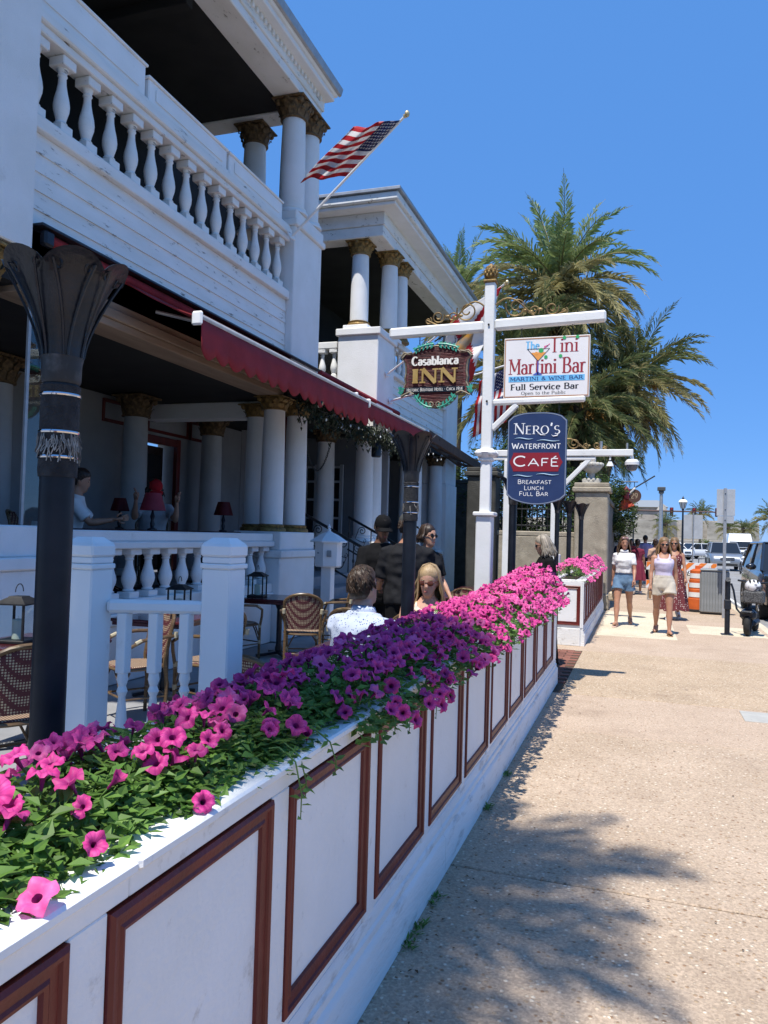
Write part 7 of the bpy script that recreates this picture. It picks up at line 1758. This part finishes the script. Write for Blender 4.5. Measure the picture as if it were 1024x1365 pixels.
# ------------------------------------------------------------------ small street furniture
def street_lamp(label, x, y, h, s=1.0):
    R = thing('street_lamp', label, 'street lamp', (x, y, 0), group='lamp standards along the bay road'); W = lambda mb, n, m, **k: mb.build(n, m, R, world=False, **k)
    m = MB(); m.lathe([(.20, 0), (.20, .12), (.13, .2), (.12, .8), (.085, .95), (.07, 1.05), (.055, h*.5), (.045, h-.75), (.08, h-.72), (.05, h-.66)], 14); W(m, 'post', BLACKPAINT)
    m = MB(); m.lathe([(.10, h-.66), (.20, h-.32), (.2, h-.30)], 12); W(m, 'lantern_glass', mat('frosted_lantern_glass', (.55, .57, .58), None, rough=.25))
    m = MB()
    for k in range(6): a = k*pi/3; m.tube([(.105*cos(a), .105*sin(a), h-.66), (.205*cos(a), .205*sin(a), h-.31)], .012, 5)
    W(m, 'lantern_frame', BLACKPAINT, kind='stuff')
    m = MB(); m.lathe([(.25, h-.30), (.22, h-.22), (.12, h-.14)], 16); W(m, 'white_hood', WHITE)
    m = MB(); m.lathe([(.125, h-.14), (.05, h-.09), (.06, h-.05), (.02, h), (.005, h+.06)], 12); W(m, 'finial', BLACKPAINT)
street_lamp('black lamp standard with white hooded lantern at the kerb, behind the barricades', 2.18, 46, 4.15); street_lamp('smaller distant lamp standard left of the grey camera pole', -.55, 58, 3.6)
def sign_pole():
    R = thing('road_sign_pole', 'galvanised pole carrying two blank grey sign backs beside the litter bin', 'road sign', (1.72, 18.2, 0)); m = MB()
    m.cbox(-.032, .032, -.004, .004, 0, 2.82, .001); m.cbox(-.032, -.024, .004, .03, 0, 2.82, .001); m.cbox(.024, .032, .004, .03, 0, 2.82, .001); m.build('post', GREYMETAL, R, world=False)
    al = mat('sign_back_aluminium', (.50, .52, .54), (.42, .44, .46), rough=.5, metal=.3, scale=4)
    m = MB(); m.cbox(-.17, .20, .031, .034, 2.22, 2.80, .001); m.build('sign_plate', al, R, world=False); m = MB(); m.cbox(-.15, .18, .035, .038, 2.06, 2.215, .001); m.build('sign_plate', al, R, world=False)
    m = MB()
    for z in (2.12, 2.35, 2.7): m.tube([(0, -.006, z), (0, -.014, z)], .012, 8)
    m.build('bolt', IRON, R, world=False, kind='stuff')
sign_pole()
def back_sign():
    R = thing('road_sign', 'grey back of a square road sign on a thin post beyond the barricade', 'road sign', (1.78, 30, 0)); m = MB(); m.tube([(0, 0, 0), (0, 0, 2.7)], .025, 8); m.build('post', GREYMETAL, R, world=False)
    m = MB(); m.cbox(-.32, .32, .03, .034, 1.75, 2.62, .001); m.build('sign_plate', MATS['sign_back_aluminium'], R, world=False)
back_sign()
def bin_():
    R = thing('litter_bin', 'grey square slatted litter bin on the pavement edge', 'bin', (1.62, 19.2, 0), -.12); G = mat('grey_bin_plastic', (.25, .26, .26), (.20, .21, .21), rough=.55, scale=5)
    W = lambda mb, n, m, **k: mb.build(n, m, R, world=False, **k)
    m = MB(); m.cbox(-.29, .29, -.29, .29, .04, .98, .02); W(m, 'body', G); m = MB(); m.cbox(-.31, .31, -.31, .31, .98, 1.03, .02); W(m, 'lid', G); m = MB(); m.cbox(-.27, .27, -.27, .27, 0, .04, .01); W(m, 'base', IRON)
    s = MB().cbox(-.024, .024, -.008, .008, .06, .95, .004).mesh('slat', G)
    for i in range(9):
        inst('slat', s, R, (-.24+i*.06, -.297, 0)); inst('slat', s, R, (-.297, -.24+i*.06, 0), (0, 0, pi/2)); inst('slat', s, R, (.297, -.24+i*.06, 0), (0, 0, pi/2))
bin_()
ORANGE = mat('safety_orange_plastic', (.62, .13, .025), (.52, .10, .02), rough=.5, scale=6); REFLW = mat('reflective_white', (.74, .74, .74), None, rough=.35); REFLO = mat('reflective_orange', (.78, .22, .04), None, rough=.35)
def barrel():
    R = thing('traffic_drum', 'orange and white banded traffic drum left of the litter bin', 'traffic drum', (1.30, 19.6, 0)); m = MB(); m.lathe([(.30, 0), (.30, .05), (.24, .06)], 20); m.build('base', RUBBER, R, world=False)
    m = MB(); m.lathe([(.235, .06), (.232, .30), (.22, .31), (.218, .52), (.208, .53), (.206, .74), (.195, .75), (.19, .96), (.12, 1.0)], 24); m.build('body', ORANGE, R, world=False)
    for z, r in ((.40, .2235), (.62, .2125), (.84, .197)): m = MB(); m.lathe([(r+.001, z-.055), (r-.002, z+.055)], 24, cap=False); m.build('white_band', REFLW, R, world=False)
    m = MB(); m.cbox(-.08, .08, -.015, .015, .99, 1.08, .01); m.build('handle', ORANGE, R, world=False)
barrel()
def barricade(label, x, y, rz, w, zs):
    R = thing('barricade', label, 'barricade', (x, y, 0), rz, 'striped barricades'); 
    for z in zs:
        m = MB(); m.cbox(-w/2, w/2, -.012, .012, z-.11, z+.11, .003); b = m.build('board', REFLW, R, world=False); s = MB(); k = -w/2-.2
        while k < w/2:
            pts = []
            for px_, pz_ in ((k, -.108), (k+.15, -.108), (k+.366, .108), (k+.216, .108)): pts.append((px_, pz_))
            def cl(P_):                                         # clip the stripe to the board
                o = []
                for side, lim in ((1, -w/2+.004), (-1, w/2-.004)):
                    o = []; n = len(P_)
                    for i in range(n):
                        a, c = P_[i], P_[(i+1) % n]; ia, ic = side*(a[0]-lim) >= 0, side*(c[0]-lim) >= 0
                        if ia: o.append(a)
                        if ia != ic: t = (lim-a[0])/(c[0]-a[0]); o.append((lim, a[1]+(c[1]-a[1])*t))
                    P_ = o
                    if not P_: return []
                return P_
            c = cl(pts)
            if len(c) > 2: s.poly([(a, -.0135, z+b_) for a, b_ in c])
            k += .30
        s.build('stripe', REFLO, b, smooth=None, world=False, kind='stuff')
    for sx in (-w/2+.15, w/2-.15):
        for sy in (-1, 1): m = MB(); m.beam((sx, sy*.03+(.02 if sy > 0 else -.0), 1.05), (sx, sy*.30, 0), .04, .03, .004); m.build('leg', mat('barricade_steel', (.5, .5, .48), None, rough=.6), R, world=False)
barricade('orange and white striped barricade board above the drum', 1.22, 21.6, -.22, 1.3, (.98,)); barricade('low orange and white striped barricade behind the walking women', .72, 22.6, .30, 1.2, (.45, .95))
def camera_pole():
    R = thing('camera_pole', 'tall grey pole with a camera box on top, left of the lamp standard', 'pole', (1.34, 60, 0)); m = MB(); m.lathe([(.16, 0), (.14, 3), (.11, 5.5)], 12); m.build('pole', GREYMETAL, R, world=False)
    m = MB(); m.cbox(-.28, .28, -.25, .25, 5.35, 5.62, .03); m.cbox(-.18, .18, -.18, .18, 5.15, 5.34, .02); m.build('camera_box', mat('dark_grey_housing', (.07, .075, .08), None, rough=.5), R, world=False)
camera_pole()
def traffic_mast():
    R = thing('traffic_signal_mast', 'long horizontal signal mast with three dark red traffic lights across the far junction', 'traffic light', (-3.2, 90, 0)); y = 0
    m = MB(); m.lathe([(.2, 0), (.15, 5.3)], 12); m.build('pole', mat('brown_mast_paint', (.12, .07, .06), None, rough=.6), R, world=False); m = MB(); m.tube([(0, 0, 5.02), (11.3, 0, 4.95)], [.12, .07], 10); m.build('mast_arm', MATS['brown_mast_paint'], R, world=False)
    for x in (6.3, 8.6, 10.9):
        m = MB(); m.cbox(x-.19, x+.19, -.15, .15, 4.45, 5.40, .04); h = m.build('signal_head', mat('signal_housing', (.09, .022, .028), (.03, .02, .025), rough=.5, scale=3), R, world=False)
        for z, c in ((5.22, (.35, .02, .02)), (4.93, (.12, .07, .02)), (4.63, (.02, .08, .05))): q = MB(); q.lathe([(.10, 0), (.10, .03), (.02, .035)], 12); q.xf(Matrix.Translation((x, -.15, z)) @ Matrix.Rotation(pi/2, 4, 'X')); q.build('lens', mat('lens_%d' % int(z*100), c, None, rough=.3), h, world=False)
traffic_mast()
# ------------------------------------------------------------------ scooter chained to a stand
def stand():
    R = thing('bike_stand', 'black steel bicycle stand post bolted to the pale slab', 'bike stand', (1.47, 14.9, .005)); m = MB(); m.tube([(0, 0, 0), (0, 0, .95), (0, -.06, .98)], .045, 12); m.build('post', BLACKPAINT, R, world=False)
    m = MB(); m.cbox(-.10, .10, -.10, .10, 0, .015, .004); m.build('foot_plate', BLACKPAINT, R, world=False); m = MB(); m.cbox(-.055, .055, -.06, .06, .45, .62, .01); m.build('bracket', BLACKPAINT, R, world=False)
stand()
def scooter():
    R = thing('electric_scooter', 'black electric scooter with fat front tyre parked by the kerb', 'scooter', (1.80, 14.9, .005), -.25); W = lambda mb, n, m, par=R, **k: mb.build(n, m, par, world=False, **k)
    m = MB(); rs = []
    for i in range(29):
        a = 2*pi*i/28; rs.append([Vector((.055*cos(b), (.135+.05*sin(b))*cos(a), .185+(.135+.05*sin(b))*sin(a))) for b in [2*pi*j/10 for j in range(10)]])
    m.rings(rs, False); w = W(m, 'front_wheel', RUBBER, smooth=180); m = MB(); m.ell((0, 0, .185), (.03, .09, .09), 14, 8); W(m, 'hub', GREYMETAL, w)
    m = MB(); rs2 = [[p+Vector((0, .95, 0)) for p in r_] for r_ in rs]; m.rings(rs2, False); W(m, 'rear_wheel', RUBBER, smooth=180)
    m = MB(); m.cbox(-.11, .11, .22, .80, .16, .25, .03); W(m, 'deck', BLACKPAINT)
    m = MB(); m.cbox(-.13, .13, -.05, .20, .28, .46, .05); m.cbox(-.10, .10, -.16, .10, .40, .45, .02); W(m, 'front_fairing', BLACKPAINT)
    for s in (-1, 1): m = MB(); m.tube([(s*.075, 0, .185), (s*.075, .05, .40), (s*.03, .09, .5)], .016, 8); W(m, 'fork', BLACKPAINT)
    m = MB(); m.tube([(0, .08, .44), (.03, .12, .66), (.10, .18, .92)], [.035, .03, .028], 10); W(m, 'stem', BLACKPAINT)
    m = MB(); m.tube([(-.30, .16, .90), (-.26, .16, .78), (-.20, .14, .45), (-.12, .12, .36), (.0, .10, .40)], .018, 8); W(m, 'cable_lock', BLACKPAINT)
    m = MB(); m.tube([(-.20, .22, .96), (.10, .19, .92), (.40, .16, .95)], .018, 8); W(m, 'handlebar', BLACKPAINT)
    m = MB(); m.cbox(-.08, .26, -.12, .15, .58, .80, .03); W(m, 'basket', mat('black_mesh_basket', (.03, .03, .032), (.12, .12, .12), rough=.8, scale=60, lo=.45, hi=.55))
    H = thing('bike_helmet', 'white and grey patterned bicycle helmet sitting in the scooter basket', 'helmet', (1.88, 14.9, .80)); m = MB(); m.ell((0, 0, .08), (.135, .155, .12), 18, 10); m.build('shell', mat('helmet_white', (.68, .68, .70), (.10, .10, .12), rough=.35, scale=7, lo=.54, hi=.60), H, world=False)
    m = MB()
    for s in (-.06, 0, .06): m.ell((s, -.06, .17), (.018, .08, .03), 8, 5)
    m.build('vents', RUBBER, H, world=False, kind='stuff')
scooter()
# ------------------------------------------------------------------ vehicles
def car(label, loc, rz, paint, L=4.7, Wd=1.88, Hh=1.70, kind='suv', cat='car', bits=True, group='cars on the bay road'):
    """front faces -y; origin on the ground under the middle"""
    R = thing('parked_car' if kind != 'van' else 'delivery_van', label, cat, loc, rz, group); W = lambda mb, n, m, par=R, **k: mb.build(n, m, par, world=False, **k)
    y0, y1, w = -L/2, L/2, Wd/2; zb = .30; hood = Hh*.60; belt = Hh*.63
    if kind == 'van': hood = 1.25; belt = 1.45
    st = [(y0, .80, zb+.12, hood*.62), (y0+.05, .90, zb+.02, hood*.80), (y0+.25, .98, zb, hood*.93), (y0+.8, 1.0, zb, hood), (y0+L*.28, 1.0, zb, belt), (y1-.5, 1.0, zb, belt+.03), (y1-.08, .97, zb, belt), (y1, .90, zb+.12, belt*.86)]
    m = MB(); rs = []
    for y, k, a, b in st: rs.append([(s*w*k*q, y, lerp(a, b, t)) for s, q, t in ((-1, .86, 0), (-1, .985, .12), (-1, 1.0, .45), (-1, .99, .8), (-1, .93, .96), (-1, .80, 1), (1, .80, 1), (1, .93, .96), (1, .99, .8), (1, 1.0, .45), (1, .985, .12), (1, .86, 0))])
    m.rings(rs); W(m, 'body', paint, smooth=50)
    GL = mat('dark_car_glass', (.015, .018, .022), None, rough=.06, spec=.6)
    rf = Hh; g0, g1, g2, g3 = (y0+L*.25, y0+L*.42, y1-.45, y1-.12) if kind != 'van' else (y0+.55, y0+1.25, y1-.25, y1-.1)
    if kind == 'sedan': g2, g3 = y1-1.25, y1-.65
    m = MB(); gs = []
    for y, z, k in ((g0, belt-.02, .93), (g1, rf-.05, .76), (lerp(g1, g2, .5), rf-.03, .78), (g2, rf-.06, .76), (g3, belt-.0, .90)):
        gs.append([(-w*.94, y if z < belt+.05 else y, belt-.03), (-w*k*1.0, y, z), (w*k, y, z), (w*.94, y, belt-.03)])
    m.rings(gs); W(m, 'windows', GL if kind != 'van' else paint, smooth=None)
    if kind == 'van':
        m = MB(); a, b = Vector((0, g0-.012, belt+.03)), Vector((0, g1-.10, rf-.30)); m.add([(-w*.84, a.y, a.z), (w*.84, a.y, a.z), (w*.74, b.y-.02, b.z), (-w*.74, b.y-.02, b.z)], [(0, 1, 2, 3)]); W(m, 'windscreen', GL, smooth=None)
    m = MB(); m.cbox(-w*.78, w*.78, g1+.02, g2-.02, rf-.045, rf+.01, .03); W(m, 'roof', paint)
    for s in (-1, 1):
        m = MB(); m.beam((s*w*.93, g0-.01, belt-.02), (s*w*.765, g1, rf-.03), .06, .05, .01); m.beam((s*w*.765, g1, rf-.03), (s*w*.765, g2, rf-.04), .05, .05, .01); m.beam((s*w*.765, g2, rf-.05), (s*w*.90, g3, belt), .09, .06, .01)
        m.beam((s*w*.955, lerp(g1, g2, .38), belt-.02), (s*w*.785, lerp(g1, g2, .40), rf-.03), .06, .04, .01); W(m, 'pillar', paint)
        m = MB(); m.ell((s*(w+.10), g0+.45, belt+.06), (.12, .06, .08), 10, 7); W(m, 'wing_mirror', paint)
        m = MB(); m.ell((s*w*.68, y0+.11, hood*.72), (.21, .10, .075), 12, 8); W(m, 'headlight', mat('headlight_glass', (.72, .74, .76), None, rough=.1))
        m = MB(); m.ell((s*w*.70, y0+.05, zb+.20), (.10, .05, .045), 10, 6); W(m, 'fog_lamp', MATS['headlight_glass'])
        for yy in (y0+L*.19, y1-L*.21):
            r = .35 if kind != 'sedan' else .32
            m = MB(); m.lathe([(r*.62, -.10), (r*.9, -.115), (r, -.08), (r, .08), (r*.9, .115), (r*.62, .10)], 24, cap=False); m.xf(Matrix.Translation((s*(w-.07), yy, r)) @ Matrix.Rotation(pi/2, 4, 'Y')); wh = W(m, 'wheel', RUBBER)
            m = MB(); m.lathe([(.03, .09), (r*.2, .085), (r*.25, .06), (r*.62, .055)], 20)
            for q in range(5): a = 2*pi*q/5; m.beam((r*.15*cos(a), r*.15*sin(a), .085), (r*.60*cos(a), r*.60*sin(a), .085), .07, .03, .008)
            m.xf(Matrix.Translation((s*(w-.06), yy, r)) @ Matrix.Rotation(s*pi/2, 4, 'Y')); W(m, 'rim', GREYMETAL, wh)
            m = MB(); m.tube([(s*(w+.004), yy+(r+.05)*cos(a), r+(r+.05)*sin(a)) for a in [pi*k/10 for k in range(11)]], .035, 6, flat=1); W(m, 'wheel_arch', RUBBER)
    m = MB(); m.cbox(-w*.42, w*.42, y0-.012, y0+.10, hood*.60, hood*.80, .02); W(m, 'grille', mat('black_grille', (.02, .02, .02), (.10, .10, .10), rough=.4, scale=30, stretch=(.1, 1, 3), lo=.48, hi=.52))
    m = MB(); m.cbox(-w*.44, w*.44, y0-.02, y0+.02, hood*.69, hood*.715, .008); W(m, 'chrome_bar', CHROME)
    m = MB(); m.cbox(-w*.60, w*.60, y0-.02, y0+.15, zb+.05, zb+.17, .02); W(m, 'bumper_intake', RUBBER); m = MB(); m.cbox(-.16, .16, y0-.032, y0-.02, zb+.22, zb+.32, .004); W(m, 'number_plate', mat('plate_white', (.6, .62, .6), None, rough=.4))
    return R
SILVER = mat('silver_car_paint', (.30, .32, .34), None, rough=.3, metal=.55, coat=.6); CARW = mat('white_car_paint', (.72, .73, .74), None, rough=.3, coat=.6); CARB = mat('black_car_paint', (.012, .014, .020), None, rough=.22, coat=1)
car('black four wheel drive parked at the kerb, cut off by the right edge', (3.62, 21.4, -.12), 0, CARB, 4.9, 1.95, 1.80)
car('silver four wheel drive driving towards the camera in the near lane', (5.15, 55, -.12), 0, SILVER, 4.8, 1.95, 1.80)
car('white panel van following the silver car', (7.9, 73, -.12), 0, CARW, 6.0, 2.1, 2.60, 'van', 'van')
car('white saloon car behind the black four wheel drive at the right', (6.35, 47, -.12), 0, CARW, 4.6, 1.82, 1.45, 'sedan')
car('white four wheel drive turning far behind the lamp standard', (2.9, 83, -.12), .7, CARW, 4.6, 1.9, 1.75)
car('white car farther back beside the lamp standard', (5.3, 90, -.12), -.9, CARW, 4.6, 1.9, 1.65)
car('white hatchback crossing far left of the lamp standard', (1.2, 95, -.12), 1.2, CARW, 4.4, 1.85, 1.6)
# ------------------------------------------------------------------ small hanging things beyond the pillar
def windsock():
    R = thing('small_flag', 'small orange and white flag on a slanting pole over the pavement', 'flag', (-.80, 24, 2.85)); m = MB(); m.tube([(-.1, 0, -.1), (1.15, 0, .70)], .02, 8); m.build('pole', IRON, R, world=False)
    m = MB(); N = 14
    for i in range(N+1):
        t = i/N
        for j in range(6): v = j/5; m.v.append((.20+.36*v+.05*sin(t*6+v), .05*sin(t*7+v*4), .12+.24*v-.42*t*(1+.2*v)+.05*sin(t*5)))
    for i in range(N):
        for j in range(5): m.f.append([i*6+j, i*6+j+1, (i+1)*6+j+1, (i+1)*6+j]); m.m.append(0 if j < 3 or i > 8 else 1)
    o = m.build('flag_cloth', [leafmat('orange_flag_cloth', (.75, .16, .06), (.68, .12, .08), rand=.02), leafmat('white_flag_cloth', (.72, .70, .68), (.7, .68, .66), rand=.02)], R, smooth=180, world=False); md = o.modifiers.new('t', 'SOLIDIFY'); md.thickness = .004
windsock()
def round_sign():
    R = thing('round_sign', 'round brown hanging sign numbered 29 below a dark red lantern', 'sign', (-.22, 24, 2.95)); m = MB(); m.lathe([(.20, -.02), (.20, .02)], 24); m.xf(Matrix.Rotation(pi/2, 4, 'X')); m.build('board', mat('brown_sign_face', (.09, .045, .03), None, rough=.5), R, world=False)
    m = MB(); text_mesh(m, '29', -.10, .10, -.07, .15, -.0215, .16, .12, False); m.build('lettering', mat('dull_tan_print', (.34, .26, .17), None), R, smooth=None, world=False)
    m = MB(); m.tube([(0, 0, .2), (0, 0, .42)], .01, 6); m.tube([(-.6, 0, .42), (.1, 0, .42)], .018, 6); m.build('bracket', IRON, R, world=False)
    L_ = thing('red_lantern', 'dark red hanging lantern by the round brown sign', 'lantern', (-.45, 24.05, 3.0)); m = MB(); m.lathe([(.06, -.18), (.11, -.14), (.13, 0), (.11, .14), (.05, .2), (.02, .24)], 14); m.build('body', mat('dark_red_lantern', (.16, .02, .03), None, rough=.4), L_, world=False)
    m = MB(); m.tube([(0, 0, .24), (0, 0, .40)], .008, 6); m.build('hook', IRON, L_, world=False)
round_sign()
# ------------------------------------------------------------------ fort, bay
FORT = mat('fort_coquina', (.40, .36, .31), (.29, .26, .22), rough=1, scale=.25, bump=.6, bscale=1.2, dirt=(.17, .15, .13), dirt_scale=.5, dirt_lo=.5, dirt_hi=.7, dirt_amt=.8, stretch=(1, 1, 2.2))
def fort():
    R = thing('stone_fort', 'long low coquina fort with sloping walls across the end of the road', 'fort', (5, 262, 0))
    def bast(pts, h, batter=1.2):
        m = MB(); n = len(pts); cx, cy = sum(p[0] for p in pts)/n, sum(p[1] for p in pts)/n
        sc = lambda k: [(cx+(x-cx)*k, cy+(y-cy)*k) for x, y in pts]
        m.rings([[(x, y, -.2) for x, y in sc(1.05)], [(x, y, h) for x, y in sc(1)]]); return m
    bast([(-46, 262), (-4, 250), (28, 254), (27, 300), (-46, 300)], 7.3).build('curtain_wall', FORT, R); bast([(-10, 240), (4, 236), (10, 248), (0, 256), (-14, 254)], 7.9).build('bastion', FORT, R); bast([(18, 238), (31, 236), (33, 252), (22, 258)], 7.6).build('bastion', FORT, R)
    m = MB(); m.rings([[(x, y, 7.3) for x, y in ((-46, 262.3), (-4, 250.3), (28, 254.3), (27, 299), (-46, 299))], [(x, y, 8.4) for x, y in ((-46, 262.6), (-4, 250.6), (27.6, 254.6), (26.6, 298.6), (-46, 298.6))]]); m.build('parapet', FORT, R)
    m = MB(); m.lathe([(1.3, 7.9), (1.4, 10.6), (1.6, 10.7), (.9, 12.0), (.1, 12.8)], 12, (5.6, 239.5, 0)); m.build('sentry_tower', FORT, R)
    m = MB(); m.box(-3, 7, 262, 270, 8.4, 12.6); m.build('upper_building', FORT, R, smooth=None); m = MB(); m.rings([[(-4, 261, 12.6), (8, 261, 12.6), (8, 271, 12.6), (-4, 271, 12.6)], [(-1, 265.5, 15), (5, 265.5, 15), (5, 266.5, 15), (-1, 266.5, 15)]]); m.build('roof', mat('grey_roof', (.22, .24, .26), None, rough=.7), R, smooth=None)
fort()
sw = MB(); rr = random.Random(1)
sw.cbox(-30, 26, 200, 201, -.2, 2.2, .1)
t_ = thing('sea_wall', 'low rubble wall across the grass in front of the fort', 'wall', (0, 200, 0)); sw.build('wall', FORT, t_)
# a bicycle leaning by the kerb far down the pavement
def bicycle():
    R = thing('bicycle', 'dark bicycle parked at the kerb beyond the barricades', 'bicycle', (1.95, 32, 0), .4); W = lambda mb, n, m, par=R: mb.build(n, m, par, world=False)
    for y in (-.52, .52): m = MB(); m.tube([(0, y+.33*cos(a), .34+.33*sin(a)) for a in [2*pi*k/24 for k in range(25)]], .018, 6, False); [m.tube([(0, y, .34), (0, y+.32*cos(k), .34+.32*sin(k))], .004, 4) for k in (0, 1.05, 2.1, 3.14, 4.19, 5.24)]; W(m, 'wheel', RUBBER)
    m = MB(); P_ = dict(b=(0, .05, .3), s=(0, .22, .78), h=(0, -.36, .82), r=(0, .52, .34), f=(0, -.52, .34))
    for a, b in (('b', 's'), ('s', 'h'), ('h', 'b'), ('b', 'r'), ('r', 's'), ('h', 'f')): m.tube([P_[a], P_[b]], .018, 7)
    W(m, 'frame', BLACKPAINT); m = MB(); m.ell((0, .24, .88), (.07, .13, .03), 10, 6); m.tube([P_['s'], (0, .24, .87)], .014, 6); W(m, 'saddle', RUBBER); m = MB(); m.tube([P_['h'], (0, -.38, 1.0)], .014, 6); m.tube([(-.3, -.33, 1.02), (-.1, -.40, 1.0), (.1, -.40, 1.0), (.3, -.33, 1.02)], .014, 6); W(m, 'handlebar', BLACKPAINT)
bicycle()
